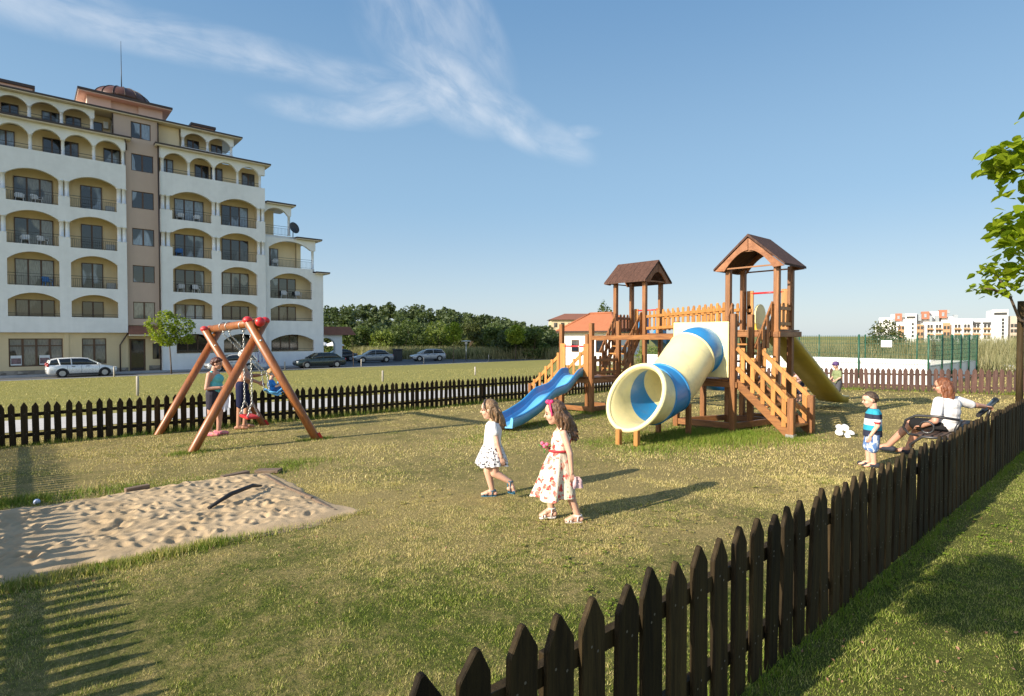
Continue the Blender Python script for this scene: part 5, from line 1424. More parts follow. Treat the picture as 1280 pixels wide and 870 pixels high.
hair('hair', long_hair(hc, hh, M, .25, .03, 12, n=90, wave=.022), hair_mat('hair_red', (.095, .027, .010), (.25, .085, .030)), wb, .007, 1)
shoe('shoe', (.73, .18, .11), (.90, .22, .055), m_dsh, wb, .044, False); shoe('shoe', (.55, .02, .08), (.70, .06, .04), m_dsh, wb, .044, False)
mb = MB(); c = Vector(hc)
for s_ in (-1, 1): mb.tube([c + M @ Vector((.40 * hh, (.15 * s_ + .09 * math.cos(q)) * hh, (.01 + .06 * math.sin(q)) * hh)) for q in np.linspace(0, 6.28, 12, endpoint=False)], .0025, 5, closed=True); mb.tube([c + M @ Vector((.38 * hh, .25 * s_ * hh, .02 * hh)), c + M @ Vector((.0, .38 * s_ * hh, .03 * hh))], .0022, 4)
mb.build('glasses', m_castiron, wb)
# ---------------------------------------------------------------- woman by the swing
ws = person('woman in a turquoise tank top and dark shorts standing beside the swing', 2.98, 12.7, -38, 1.0)
hc = (.05, 0, 1.485); hh = .225; M = rot(0, 8)
mb = MB(); head(mb, hc, hh, M)
capsule(mb, (.0, 0, 1.41), .055, (-.03, 0, 1.30), .058)
mb.sphere((-.02, 0, 1.21), (.12, .17, .15)); mb.sphere((.055, 0, 1.17), (.10, .14, .10)); mb.sphere((0, 0, 1.04), (.13, .155, .16)); mb.sphere((-.02, 0, .88), (.15, .175, .15))
for s_ in (-1, 1):
    limb(mb, [(-.03, .175 * s_, 1.27), (-.07, .215 * s_, .99), (.16, .14 * s_, 1.0)], [.055, .043, .03]); hand(mb, (.18, .13 * s_, 1.0), (1, -.4 * s_, 0), (0, -s_, -.4), .17, .6, -s_)
    limb(mb, [(-.01 + .02 * s_, .09 * s_, .86), (.0 + .05 * s_, .09 * s_, .46), (-.03 + .05 * s_, .09 * s_, .08)], [.105, .062, .04]); foot(mb, (-.03 + .05 * s_, .09 * s_, .075), (.13 + .05 * s_, .11 * s_, .035), .038)
remesh('body', mb, .007, SK_P, ws); face(ws, hc, hh, M)
mb = MB(); mb.sphere((-.02, 0, 1.20), (.128, .165, .14)); mb.sphere((.06, 0, 1.17), (.108, .148, .105)); mb.sphere((0, 0, 1.04), (.14, .165, .17)); mb.sphere((-.01, 0, .93), (.15, .178, .10))
for s_ in (-1, 1): capsule(mb, (-.02, .095 * s_, 1.32), .03, (0, .1 * s_, 1.22), .05)
remesh('tank_top', mb, .009, cloth('tank_turquoise', (.14, .50, .52)), ws, 4)
mb = MB()
for s_ in (-1, 1): limb(mb, [(-.015, .085 * s_, .87), (.0 + .03 * s_, .09 * s_, .62)], [.128, .105])
remesh('shorts', mb, .01, cloth('shorts_charcoal', (.035, .032, .045)), ws, 4)
hair('hair', short_hair(hc, hh, M, 7, 150, .10, .45, .05), hair_mat('hair_auburn', (.045, .014, .010), (.13, .04, .025)), ws, .011, 2)
m_pks = cloth('clog_pink', (.68, .22, .26), rough=.5)
for s_ in (-1, 1): shoe('clog', (-.03 + .05 * s_, .09 * s_, .075), (.13 + .05 * s_, .11 * s_, .04), m_pks, ws, .05, False)
# ---------------------------------------------------------------- man by the swing
ms_ = person('bare chested white haired man in navy shorts pushing the toddler swing', 3.69, 13.38, -20, 1.06)
hc = (.05, 0, 1.55); hh = .23; M = rot(-10, 10)
mb = MB(); head(mb, hc, hh, M)
capsule(mb, (.0, 0, 1.47), .06, (-.03, 0, 1.36), .064)
mb.sphere((-.02, 0, 1.26), (.13, .19, .15)); mb.sphere((.03, 0, 1.06), (.155, .175, .17)); mb.sphere((0, 0, .90), (.145, .17, .14))
limb(mb, [(-.02, .20, 1.33), (.12, .25, 1.10), (.34, .18, 1.12)], [.06, .047, .033]); hand(mb, (.36, .17, 1.12), (1, -.2, .3), (.3, 0, -1), .18, .2, -1)
limb(mb, [(-.02, -.20, 1.33), (.08, -.27, 1.10), (.30, -.22, 1.00)], [.06, .047, .033]); hand(mb, (.32, -.22, .99), (1, .1, -.5), (0, 1, 0), .18, .4, 1)
for s_ in (-1, 1):
    limb(mb, [(0, .09 * s_, .88), (.02 + .06 * s_, .1 * s_, .47), (-.02 + .05 * s_, .1 * s_, .08)], [.105, .062, .042]); foot(mb, (-.02 + .05 * s_, .1 * s_, .075), (.15 + .05 * s_, .12 * s_, .035), .04)
remesh('body', mb, .007, SK_T, ms_); face(ms_, hc, hh, M)
mb = MB()
for s_ in (-1, 1): limb(mb, [(0, .085 * s_, .92), (.02 + .03 * s_, .1 * s_, .52)], [.125, .10])
remesh('shorts', mb, .01, cloth('shorts_navy', (.012, .016, .05)), ms_, 4)
hair('hair', short_hair(hc, hh, M, 17, 150, .07, .52, .03), hair_mat('hair_white', (.45, .42, .38), (.75, .72, .68)), ms_, .01, 2)
def hanging_cloth(name, label, u, v, z, w, h, m, ang, cat):
    mb = MB(); d = Vector((math.cos(ang), math.sin(ang), 0)); nn = Vector((-d.y, d.x, 0)); rr = random.Random(u)
    for off in (0, .006):
        G_ = [[Vector((u, v, z)) + d * (w * (k / 10 - .5) * (.35 + .65 * min(1, i / 4))) + nn * (off + .03 * math.sin(k * 1.5 + i * .3) * (i / 10)) - Vector((0, 0, h * i / 10 * (1 - .12 * math.sin(k * .9)))) for k in range(11)] for i in range(11)]
        mb.loft(G_ if off else G_[::-1], cap=False, closed=False)
    o = mb.build(name, m); return tag(o, label, cat)
q = to_world(ws, (.2, -.05, 1.0)); hanging_cloth('white_bag', 'white cloth bag hanging from the hands of the woman in turquoise', q.x, q.y, q.z, .26, .45, cloth('bag_white', (.62, .62, .70)), -.6, 'bag')
q = to_world(ms_, (.0, -.33, 1.02)); hanging_cloth('towel', 'light blue towel hanging beside the bare chested man at the swing', q.x - .42, q.y + .1, q.z + .02, .28, .42, cloth('towel_blue', (.30, .55, .72)), -.5, 'towel')
# ---------------------------------------------------------------- toddler in the bucket swing
to = person('blond toddler in a blue shirt sitting in the blue bucket swing', tsx - .02, tsy, -14, 1.0)
to.location.z = tsz - .02
to.rotation_euler = (0, 0, R(-14))
hc = (-.10, 0, .40); hh = .19; M = rot(-5, 4)
mb = MB(); head(mb, hc, hh, M); capsule(mb, (-.11, 0, .32), .04, (-.12, 0, .24), .042)
mb.sphere((-.12, 0, .16), (.075, .10, .10)); mb.sphere((-.09, 0, .05), (.08, .10, .09))
for s_ in (-1, 1):
    limb(mb, [(-.12, .10 * s_, .22), (-.03, .15 * s_, .12), (.12, .14 * s_, .17)], [.034, .027, .02]); hand(mb, (.13, .14 * s_, .175), (1, 0, .2), (0, -s_, 0), .10, 1.0, -s_)
    limb(mb, [(-.06, .055 * s_, .02), (.15, .075 * s_, .05), (.25, .08 * s_, -.12)], [.06, .043, .03]); foot(mb, (.255, .08 * s_, -.13), (.34, .085 * s_, -.12), .025)
remesh('body', mb, .006, SK_F, to); face(to, hc, hh, M)
mb = MB(); mb.sphere((-.12, 0, .16), (.085, .112, .105)); mb.sphere((-.09, 0, .06), (.09, .112, .09))
for s_ in (-1, 1): capsule(mb, (-.12, .10 * s_, .22), .044, (-.07, .14 * s_, .155), .042)
remesh('shirt', mb, .008, cloth('shirt_blue', (.03, .19, .55)), to, 4)
mb = MB()
for s_ in (-1, 1): limb(mb, [(-.06, .055 * s_, .02), (.14, .075 * s_, .05)], [.07, .056])
remesh('shorts', mb, .009, cloth('shorts_denim', (.05, .12, .30)), to, 3)
hair('hair', short_hair(hc, hh, M, 21, 140, .10, .5, .04), hair_mat('hair_blond', (.30, .17, .07), (.58, .38, .17)), to, .01, 2)
for s_ in (-1, 1): shoe('shoe', (.255, .08 * s_, -.13), (.34, .085 * s_, -.12), m_dsh, to, .03, False)
# ---------------------------------------------------------------- two children beyond the yellow slide
def far_child(label, u, v, hd, lean, top, pants, cap=None, hm=None, sk=SK_F, sc=1.0):
    o = person(label, u, v, hd, sc); L = R(lean)
    def B_(x, y, z): return Vector((x + math.sin(L) * max(z - .55, 0), y, .55 + (z - .55) * math.cos(L) if z > .55 else z))
    hc = B_(.03, 0, 1.06); M = rot(0, lean + 6)
    mb = MB(); head(mb, hc, .21, M); capsule(mb, B_(0, 0, .98), .045, B_(-.02, 0, .88), .045)
    mb.sphere(B_(-.01, 0, .80), (.09, .12, .11)); mb.sphere(B_(0, 0, .67), (.085, .11, .12)); mb.sphere((0, 0, .56), (.09, .115, .1))
    for s_ in (-1, 1):
        limb(mb, [B_(-.01, .115 * s_, .86), B_(.02, .15 * s_, .70), B_(.14, .12 * s_, .62)], [.037, .029, .021]); hand(mb, B_(.15, .12 * s_, .61), (1, 0, -.4), (0, -s_, 0), .12, .6, -s_)
        limb(mb, [(0, .06 * s_, .54), (.02 * s_ + .02, .065 * s_, .30), (.03 * s_, .065 * s_, .06)], [.075, .05, .032]); foot(mb, (.03 * s_, .065 * s_, .055), (.03 * s_ + .11, .07 * s_, .028), .028)
    remesh('body', mb, .008, sk, o); face(o, hc, .21, M)
    mb = MB(); mb.sphere(B_(-.01, 0, .81), (.10, .132, .11)); mb.sphere(B_(0, 0, .68), (.097, .122, .13)); mb.sphere((0, 0, .56), (.1, .12, .08))
    for s_ in (-1, 1): capsule(mb, B_(-.01, .11 * s_, .86), .048, B_(.01, .145 * s_, .74), .045)
    remesh('shirt', mb, .009, top, o, 4)
    mb = MB()
    for s_ in (-1, 1): limb(mb, [(0, .055 * s_, .54), (.02 * s_ + .02, .065 * s_, .28)], [.088, .07])
    remesh('trousers', mb, .01, pants, o, 3)
    if cap:
        mb = MB(); mb.sphere(hc + M @ Vector((-.008, 0, .028)), (.1, .088, .088), 16, 10, M); mb.sphere(hc + M @ Vector((.085, 0, .045)), (.07, .06, .012), 14, 6, M); remesh('cap', mb, .008, cap, o, 2)
    else: hair('hair', short_hair(hc, .21, M, 31, 130, .09, .5, .03), hm, o, .011, 2)
    for s_ in (-1, 1): shoe('shoe', (.03 * s_, .065 * s_, .055), (.03 * s_ + .11, .07 * s_, .03), m_dsh, o, .034, False)
    return o
far_child('child in a purple cap and green shirt standing behind the yellow slide end', 18.4, 6.2, 150, 4, cloth('shirt_sage', (.22, .26, .13)), cloth('trousers_grey', (.08, .08, .09)), cap=cloth('cap_purple', (.10, .06, .17)))
m_flor = mat('top_pink_floral', (.52, .34, .33), .85, .55, 30)
far_child('child in a pink patterned top bending down behind the yellow slide', 17.3, 6.85, 165, 42, m_flor, cloth('trousers_dark', (.03, .03, .05)), hm=H_BR)
# ================================================================ VEHICLES
m_tyre = mat('tyre', (.016, .016, .016), .85, .2); m_glass = mat('car_glass', (.018, .024, .028), .05, .2, 1.0, coat=.5); m_rim = mat('rim_alloy', (.42, .42, .43), .35, .1, metal=.6); m_lampw = mat('lamp_clear', (.62, .63, .64), .1, .1, coat=.5); m_lampr = mat('lamp_red', (.35, .015, .015), .2, .1, coat=.5); m_trim = mat('trim_black', (.02, .02, .02), .6, .1)
def paint(name, col): return mat(name, col, .28, .03, 1.5, coat=.8, metal=.15)
def car(label, body, u, v, heading, style='sedan', L=4.45, W=1.74, H=1.43, plate=True):
    o = empty('car', (u, v, gz(u, v) + .01), label, 'car', 'cars parked by the apartment block', rz=R(heading))
    h = W / 2; k = L / 4.45
    # lower body: (x, zlow, zbelt, half width)
    st = [(-2.22, .42, .70, .62), (-2.20, .30, .86, .74), (-2.05, .22, .93 if style == 'sedan' else .95, .82), (-1.5, .19, .95, .86), (-.6, .18, .93, .87), (.4, .18, .91, .87), (1.0, .18, .90, .87), (1.55, .19, .82, .85), (2.0, .22, .72, .80), (2.18, .30, .62, .72), (2.23, .40, .54, .60)]
    def sec(x, zl, zt, w, kk=1.0):
        w = w * W / 1.74
        half = [(0, zl), (w * .80, zl), (w * .97, zl + .10), (w, zl + (zt - zl) * .5), (w * .985, zt - .09), (w * .93, zt - .015), (w * .6, zt + .012), (0, zt + .02)]
        return [(x * k, y, z) for y, z in half] + [(x * k, -y, z) for y, z in half[-2:0:-1]]
    mb = MB(); mb.loft([sec(*q) for q in st]); mb.build('body', body, o, fix=True)
    if style == 'sedan': gh = [(-1.75, .94, .95, .72, .70), (-1.30, .94, 1.33, .76, .60), (-.75, .93, H, .77, .58), (-.1, .92, H + .015, .77, .585), (.35, .91, H - .03, .77, .57), (1.08, .90, .92, .74, .70)]
    elif style == 'wagon': gh = [(-2.12, .94, .96, .72, .70), (-1.98, .94, 1.32, .75, .60), (-1.6, .94, H - .02, .77, .59), (-.75, .93, H + .01, .77, .585), (-.1, .92, H, .77, .585), (.35, .91, H - .05, .77, .57), (1.15, .90, .92, .74, .70)]
    else: gh = [(-2.02, .96, .98, .72, .70), (-1.72, .96, 1.36, .75, .60), (-1.2, .95, H, .77, .59), (-.5, .94, H + .02, .77, .585), (.1, .92, H, .77, .58), (.45, .91, H - .06, .77, .57), (1.25, .89, .91, .74, .70)]
    rg = []
    for x, zb, zr, wb_, wr in gh:
        wb_ *= W / 1.74; wr *= W / 1.74
        half = [(0, zb - .03), (wb_, zb - .03), (wb_ + (wr - wb_) * .5, zb + (zr - zb) * .5), (wr + .02, zb + (zr - zb) * .90), (wr * .9, zr - .012 if zr - zb > .2 else zr), (0, zr)]
        rg.append([(x * k, y, z) for y, z in half] + [(x * k, -y, z) for y, z in half[-2:0:-1]])
    mb = MB(); mb.loft(rg); mb.build('windows', m_glass, o, fix=True)
    # roof skin and pillars in body colour
    mb = MB(); top = [q for q in gh if q[2] - q[1] > .3]
    outer = []; 
    for x, zb, zr, wb_, wr in top:
        wr *= W / 1.74
        outer.append([(x * k, (wr + .03) * s_, zr + dz) for s_, dz in ((1, -.05), (.93, .004), (.5, .018), (-.5, .018), (-.93, .004), (-1, -.05))])
    mb.loft(outer, cap=False, closed=False)
    for s_ in (-1, 1):
        for (x0, zb, zr, wb_, wr), xb in zip((top[0], top[len(top) // 2], top[-1]), (gh[0][0] if style != 'wagon' else gh[0][0], top[len(top) // 2][0] + .02, gh[-1][0])):
            w_ = W / 1.74
            mb.beam((xb * k, (wb_ - .005) * s_ * w_, zb - .01), (x0 * k, (wr + .018) * s_ * w_, zr - .05), .05, .085)
        if style == 'wagon': mb.beam((-1.35, .765 * s_, .94), (-1.45, .615 * s_, H - .06), .05, .085)
    mb.build('roof', body, o, fix=True)
    for x in (-1.30, 1.36):
        for s_ in (-1, 1):
            mb = MB(); y0 = s_ * (h - .19); y1 = s_ * (h + .015); c = [(x * k + .325 * math.cos(q), .325 * math.sin(q) + .315) for q in np.linspace(0, 2 * math.pi, 28, endpoint=False)]
            mb.loft([[(x * k, y0, .315)] * 28, [(a, y0, z) for a, z in c], [(a, y1 - s_ * .02, z) for a, z in c], [(x * k + (a - x * k) * .93, y1, .315 + (z - .315) * .93) for a, z in c], [(x * k + (a - x * k) * .66, y1 - s_ * .012, .315 + (z - .315) * .66) for a, z in c], [(x * k, y1 - s_ * .012, .315)] * 28], cap=False)
            wh = mb.build('wheel', m_tyre, o, fix=True)
            mb = MB(); mb.tube([(x * k, y1 - s_ * .02, .315), (x * k, y1 + s_ * .004, .315)], [.20, .19], 20)
            rim = mb.build('rim', m_rim, wh)
            mb = MB(); ar = [(x * k + .385 * math.cos(q), .385 * math.sin(q) + .315) for q in np.linspace(-.15, math.pi + .15, 20)]
            mb.loft([[(a, s_ * (h - .05), z) for a, z in ar], [(a, s_ * (h + .002), z) for a, z in ar], [(x * k + (a - x * k) * .80, s_ * (h + .002), .315 + (z - .315) * .80) for a, z in ar]], cap=False, closed=False); mb.build('wheel_arch', m_trim, o, fix=True)
    for s_ in (-1, 1):
        w_ = W / 1.74
        mb = MB(); mb.sphere((2.08 * k, .58 * s_ * w_, .63), (.16, .17, .085), 12, 8); mb.build('headlight', m_lampw, o)
        mb = MB()
        if style == 'wagon': mb.sphere((-2.14 * k, .70 * s_ * w_, .92), (.09, .10, .17), 12, 8)
        else: mb.sphere((-2.10 * k, .66 * s_ * w_, .80), (.13, .15, .10), 12, 8)
        mb.build('tail_light', m_lampr, o)
        mb = MB(); mb.sphere((.92 * k, (.93) * s_ * w_, .98), (.07, .10, .07), 10, 7); mb.build('mirror', body, o)
        mb = MB()
        for x in (.28, -.62): mb.box(x * k - .1, x * k + .1, s_ * (h + .0) - .02, s_ * (h + .0) + .02, .80, .835)
        mb.build('door_handle', m_trim, o)
        mb = MB()
        for x in (1.02, -.12, -1.0): mb.beam((x * k, s_ * .868 * w_, .30), (x * k, s_ * .86 * w_, .88), .012, .012)
        mb.box(-1.0 * k, 1.0 * k, s_ * (h - .0) - .012, s_ * h + .004, .22, .30)
        mb.build('door_gap', m_trim, o)
    mb = MB(); mb.box(-2.235 * k, -2.21 * k, -.26, .26, .60, .71); mb.build('number_plate', mat('plate_white', (.7, .7, .7), .5), o)
    mb = MB(); mb.box(2.215 * k, 2.24 * k, -.45, .45, .36, .50); mb.build('grille', m_trim, o)
    return o
car('white estate car parked in front of the cream ground floor windows', paint('paint_white', (.74, .75, .76)), 3.36, 52.9, 3, 'wagon', 4.2, 1.7)
car('silver car partly hidden behind the swing logs by the white wall', paint('paint_silver', (.42, .43, .44)), 13.7, 52.6, 180, 'hatch', 4.1, 1.7)
car('dark green saloon car parked beyond the right corner of the block', paint('paint_dark_green', (.018, .035, .035)), 21.4, 52.4, 176, 'sedan', 4.7, 1.76)
car('dark silver saloon seen from behind beside the dark bin', paint('paint_grey', (.27, .28, .29)), 30.6, 59.4, 168, 'sedan', 4.5, 1.74)
car('light silver hatchback standing right of the dark bin', paint('paint_light_silver', (.40, .42, .45)), 37.4, 58.4, 165, 'hatch', 4.2, 1.74)
car('black car half hidden between the two saloons by the garden arch', paint('paint_black', (.012, .012, .014)), 28.6, 64.5, 172, 'sedan', 4.4, 1.74)


# ================================================================ CHAIRS ON THE BALCONIES
m_pch = mat('chair_white', (.72, .72, .72), .5, .04); m_pchb = mat('chair_blue', (.06, .2, .5), .6, .1)
def plastic_chair(u, v, z, rz, label, m):
    o = empty('plastic_chair', (u, v, z), label, 'chair', 'plastic chairs on the balconies', rz=rz)
    mb = MB(); mb.box(-.24, .24, -.24, .24, .41, .44); mb.build('seat', m, o, bevel=.01)
    mb = MB(); mb.loft([[(-.25, .20, .46), (.25, .20, .46), (.25, .24, .46), (-.25, .24, .46)], [(-.25, .30, .78), (.25, .30, .78), (.25, .33, .78), (-.25, .33, .78)], [(-.18, .32, .86), (.18, .32, .86), (.18, .35, .86), (-.18, .35, .86)]], smooth=False); mb.build('backrest', m, o, fix=True)
    for sx_ in (-1, 1):
        mb = MB(); mb.tube([(.25 * sx_, .25, .66), (.27 * sx_, -.2, .66), (.26 * sx_, -.25, .42)], .022, 6); mb.build('armrest', m, o)
        for sy_ in (-1, 1): mb = MB(); mb.tube([(.21 * sx_, .2 * sy_, .42), (.25 * sx_, .25 * sy_, 0)], .022, 6); mb.build('leg', m, o)
    return o
for u, z, col, lb in ((.0, 11.65, 0, 'white chair on the top railed balcony at far left, left of a pair'), (1.0, 11.65, 0, 'white chair on the top railed balcony at far left, right of a pair'), (.3, 8.53, 0, 'white chair on the second railed balcony at far left, left of a pair'), (1.3, 8.53, 0, 'white chair on the second railed balcony at far left, right of a pair'), (1.55, 5.41, 1, 'blue chair on the third railed balcony at far left'),
                      (10.6, 11.65, 0, 'white chair on the uppermost railed balcony right of the tower, left of two'), (11.9, 11.65, 0, 'white chair on the uppermost railed balcony right of the tower, right of two'), (10.5, 8.53, 1, 'blue chair on the second railed balcony right of the tower'), (10.6, 5.41, 0, 'white chair on the third railed balcony right of the tower, left of two'), (11.8, 5.41, 0, 'white chair on the third railed balcony right of the tower, right of two'),
                      (19.6, 5.32, 0, 'white chair on the right wing balcony, left of two'), (21.0, 5.32, 0, 'white chair on the right wing balcony, right of two'), (18.8, 8.4, 0, 'white chair on the terrace of the right wing under the tiled eave')):
    plastic_chair(u, V0 + (.85 if u < 17 else 1.2), z, random.uniform(-.6, .6), lb, m_pchb if col else m_pch)

# ================================================================ SMALL THINGS ROUND THE LAWN AND CAR PARK
m_stake = wood('stake_weathered', (.52, .48, .42), (.34, .30, .26), .85, objrand=.1)
for u, v, h, lb in ((3.47, 26.8, .80, 'weathered wooden stake on the lawn in front of the stair tower'), (14.67, 27.4, .60, 'weathered wooden stake in the middle of the lawn behind the fence'), (21.96, 28.7, .55, 'weathered wooden stake on the lawn nearest the blue slide'),
                    (5.0, 49.6, .75, 'pale stake standing before the front wheel of the white estate car'), (24.9, 50.8, .75, 'pale stake at the lawn edge by the dark green saloon'), (32.4, 51.4, .75, 'pale stake at the lawn edge before the silver hatchback'), (42.2, 52.5, .8, 'pale stake right of the street lamp at the lawn edge'), (17.2, 49.7, .75, 'pale stake at the lawn edge left of the dark green saloon')):
    mb = MB(); z = gz(u, v); mb.tube([(u, v, z - .1), (u, v, z + h - .02), (u, v, z + h)], [.055, .052, .03], 9); o = mb.build('stake', m_stake); tag(o, lb, 'stake', 'stakes along the lawn')
lu, lv = 40.4, 54.6
lm = empty('street_lamp', (lu, lv, gz(lu, lv)), 'slim grey street lamp with a flat white head at the car park', 'street lamp')
z = gz(lu, lv)
mb = MB(); mb.tube([(lu, lv, z), (lu, lv, z + 2.35)], [.05, .04], 10); mb.build('pole', m_steel, lm)
mb = MB(); mb.tube([(lu, lv, z + 2.0), (lu, lv, z + 2.05), (lu, lv, z + 2.35), (lu, lv, z + 2.36)], [.1, .16, .16, .08], 16); mb.build('lamp_body', mat('lamp_white', (.75, .75, .74), .4, .03), lm)
mb = MB(); mb.tube([(lu, lv, z + 2.40), (lu, lv, z + 2.44), (lu, lv, z + 2.50)], [.62, .62, .1], 20); mb.build('lamp_shade', MATS['lamp_white'], lm)
bu, bv = 33.9, 59.6; z = gz(bu, bv)
bn = empty('litter_bin', (bu, bv, z), 'tall dark litter bin between the silver cars', 'bin')
mb = MB(); mb.box(bu - .45, bu + .45, bv - .4, bv + .4, z + .08, z + 1.35); mb.build('body', mat('bin_dark', (.03, .032, .035), .6), bn, bevel=.05)
mb = MB(); mb.box(bu - .5, bu + .5, bv - .45, bv + .45, z + 1.36, z + 1.5); mb.build('lid', MATS['bin_dark'], bn, bevel=.04)
# garden arch with its tiled top, parasols behind
ga = empty('garden_arch', (26, 62, -1.4), 'white arched garden wall with a brown tiled top beside the block', 'wall')
mb = MB(); mb.prism([(23.6, -1.4), (24.3, -1.4)] + [(24.3 + 1.0 - 1.0 * math.cos(q), .55 + .9 * math.sin(q)) for q in np.linspace(0, math.pi, 12)] + [(26.3, -1.4), (27.1, -1.4), (27.1, 1.75), (23.6, 1.75)], [], fac, 60.0, 60.5); mb.build('wall', m_white, ga, fix=True)
mb = MB(); mb.add([(23.3, 59.6, 1.76), (28.6, 59.6, 1.76), (28.6, 61.0, 1.76), (23.3, 61.0, 1.76), (23.3, 60.3, 2.7), (28.2, 60.3, 2.7)], [(0, 1, 5, 4), (2, 3, 4, 5), (1, 2, 5), (3, 0, 4), (0, 3, 2, 1)]); mb.build('roof', m_tile, ga, fix=True)
m_par = mat('parasol_white', (.78, .77, .76), .8, .04)
for u, v, lb in ((28.2, 71.5, 'white parasol seen through the garden arch, leftmost'), (29.8, 72.5, 'white parasol close behind the arch pillar'), (31.3, 71.6, 'white parasol right of the garden arch')):
    z = -1.4; p = empty('parasol', (u, v, z), lb, 'parasol', 'white parasols in the garden')
    mb = MB(); rg = [[(u + r_ * math.cos(q), v + r_ * math.sin(q), z + hh_ - (.06 if k % 2 else 0)) for k, q in enumerate(np.linspace(0, 2 * math.pi, 16, endpoint=False))] for r_, hh_ in ((1.25, 1.75), (1.22, 1.9), (.7, 2.15), (.05, 2.4))]; mb.loft(rg); mb.build('canopy', m_par, p)
    mb = MB(); mb.tube([(u, v, z), (u, v, z + 2.45)], .03, 8); mb.build('pole', m_steel, p)
# house with the orange roof
m_otile, t, b = new_mat('tile_orange')
geo = t.node('ShaderNodeNewGeometry'); wv = t.node('ShaderNodeTexWave'); t.put(wv.inputs['Vector'], geo.outputs['Position']); wv.inputs['Scale'].default_value = 2.6; wv.bands_direction = 'Y'; wv.inputs['Distortion'].default_value = .3
n = t.noise(geo.outputs['Position'], 3, 4); t.put(b.inputs['Base Color'], t.mix(t.math('MULTIPLY', wv.outputs[0], .6), t.mix(n, (.36, .12, .052), (.46, .18, .085)), (.20, .062, .028))); b.inputs['Roughness'].default_value = .8
ho = empty('house', (39.6, 33, -1.0), 'small white house with an orange tiled hip roof behind the climbing frame', 'house')
zb = gz(39, 33) - .1
mb = MB(); mb.box(38.0, 41.3, 30, 36, zb, 2.05); mb.build('wall', m_white, ho)
mb = MB(); E_ = (37.45, 41.85, 29.45, 36.55); mb.add([(E_[0], E_[2], 2.06), (E_[1], E_[2], 2.06), (E_[1], E_[3], 2.06), (E_[0], E_[3], 2.06), (39.65, 31.8, 3.7), (39.65, 34.3, 3.7)], [(0, 1, 4), (1, 2, 5, 4), (2, 3, 5), (3, 0, 4, 5), (0, 3, 2, 1)]); rf = mb.build('roof', m_otile, ho, fix=True)
mb = MB()
for a, c_ in (((E_[0], E_[2], 2.1), (39.65, 31.8, 3.74)), ((E_[0], E_[3], 2.1), (39.65, 34.3, 3.74)), ((E_[1], E_[2], 2.1), (39.65, 31.8, 3.74)), ((39.65, 31.8, 3.74), (39.65, 34.3, 3.74))): mb.tube([a, c_], .09, 8)
mb.build('ridge_tiles', m_otile, rf)
mb = MB(); mb.box(E_[0] - .06, E_[1] + .06, E_[2] - .08, E_[2], 1.95, 2.10); mb.box(E_[0] - .08, E_[0], E_[2], E_[3], 1.95, 2.10); mb.build('gutter', m_gutter, rf)
for v in (31.3, 34.2):
    mb = MB(); mb.box(37.96, 38.0 - .003, v, v + .9, .2, 1.3); w_ = mb.build('window', m_frame, ho); mb = MB(); mb.box(37.945, 37.958, v + .08, v + .82, .28, 1.22); mb.build('pane', PANES[2], w_)
# distant block with brown roof, left of the house
FB = CAMF * 150 + CAMR * 13
db = empty('apartment_building', (FB.x, FB.y, -1.4), 'distant cream apartment building with a reddish roof left of the orange roofed house', 'apartment building', None, rz=math.atan2(CAMR.y, CAMR.x))
mb = MB(); mb.box(-2.6, 14, 0, 9, 0, 7.4); mb.build('wall', m_cream, db)
mb = MB(); mb.add([(-3.2, -.7, 7.4), (14.6, -.7, 7.4), (14.6, 9.7, 7.4), (-3.2, 9.7, 7.4), (1.5, 4.5, 9.2), (10, 4.5, 9.2)], [(0, 1, 5, 4), (1, 2, 5), (2, 3, 4, 5), (3, 0, 4), (0, 3, 2, 1)]); mb.build('roof', m_tile, db, fix=True)
for i in range(4):
    for z in (1.2, 3.3, 5.4):
        mb = MB(); mb.box(-1.8 + 1.9 * i, -.9 + 1.9 * i, -.06, -.005, z, z + 1.2); mb.build('window', PANES[2], db)

# ================================================================ COURT BEHIND THE FAR FENCE
m_wallw = mat('court_wall_white', (.72, .72, .70), .9, .06, .6, obj=False); m_green = mat('fence_green', (.015, .085, .05), .5, .1)
cw = empty('court_wall', (26.5, 10, gz(26, 10)), 'low white court wall behind the reddish fence', 'wall')
mb = MB(); mb.box(26.5, 26.75, 5.7, 19, -.8, .62); mb.box(26.755, 35.4, 5.7, 5.95, -.8, .46); mb.box(35.2, 35.45, 5.96, 19, -.8, .42); mb.build('wall', m_wallw, cw, bevel=.01)
mb = MB(); mb.box(26.755, 35.2, 5.96, 19, -.8, -.35); mb.build('court_floor', m_pave, cw)
gf = empty('mesh_fence', (26.6, 10, .6), 'green wire mesh fence with posts standing on the white court wall', 'fence')
def mesh_run(p0, p1, zb, zt, posts, dx=.09, dz=.2):
    p0, p1 = Vector((*p0, 0)), Vector((*p1, 0)); d = p1 - p0; L = d.length
    mb = MB(); n_ = int(L / dx)
    for i in range(n_ + 1):
        c_ = p0 + d * (i / n_); mb.tube([(c_.x, c_.y, zb), (c_.x, c_.y, zt)], .0045, 4, cap=False)
    for z in np.arange(zb + .03, zt, dz): mb.tube([(p0.x, p0.y, z), (p1.x, p1.y, z)], .005, 4, cap=False)
    mb.build('wire_mesh', m_green, gf)
    for q in posts:
        c_ = p0 + d * (q / L); mb = MB(); mb.tube([(c_.x, c_.y, zb - .6), (c_.x, c_.y, zt + .04)], .035, 8); mb.build('post', m_green, gf)
mesh_run((26.44, 5.7), (26.44, 19), .5, 1.68, (0, 2.4, 4.8, 7.2, 9.6, 12))
mesh_run((26.5, 5.64), (35.3, 5.64), .45, 1.68, (1.8, 3.5, 5.2, 6.9, 8.7), .075)
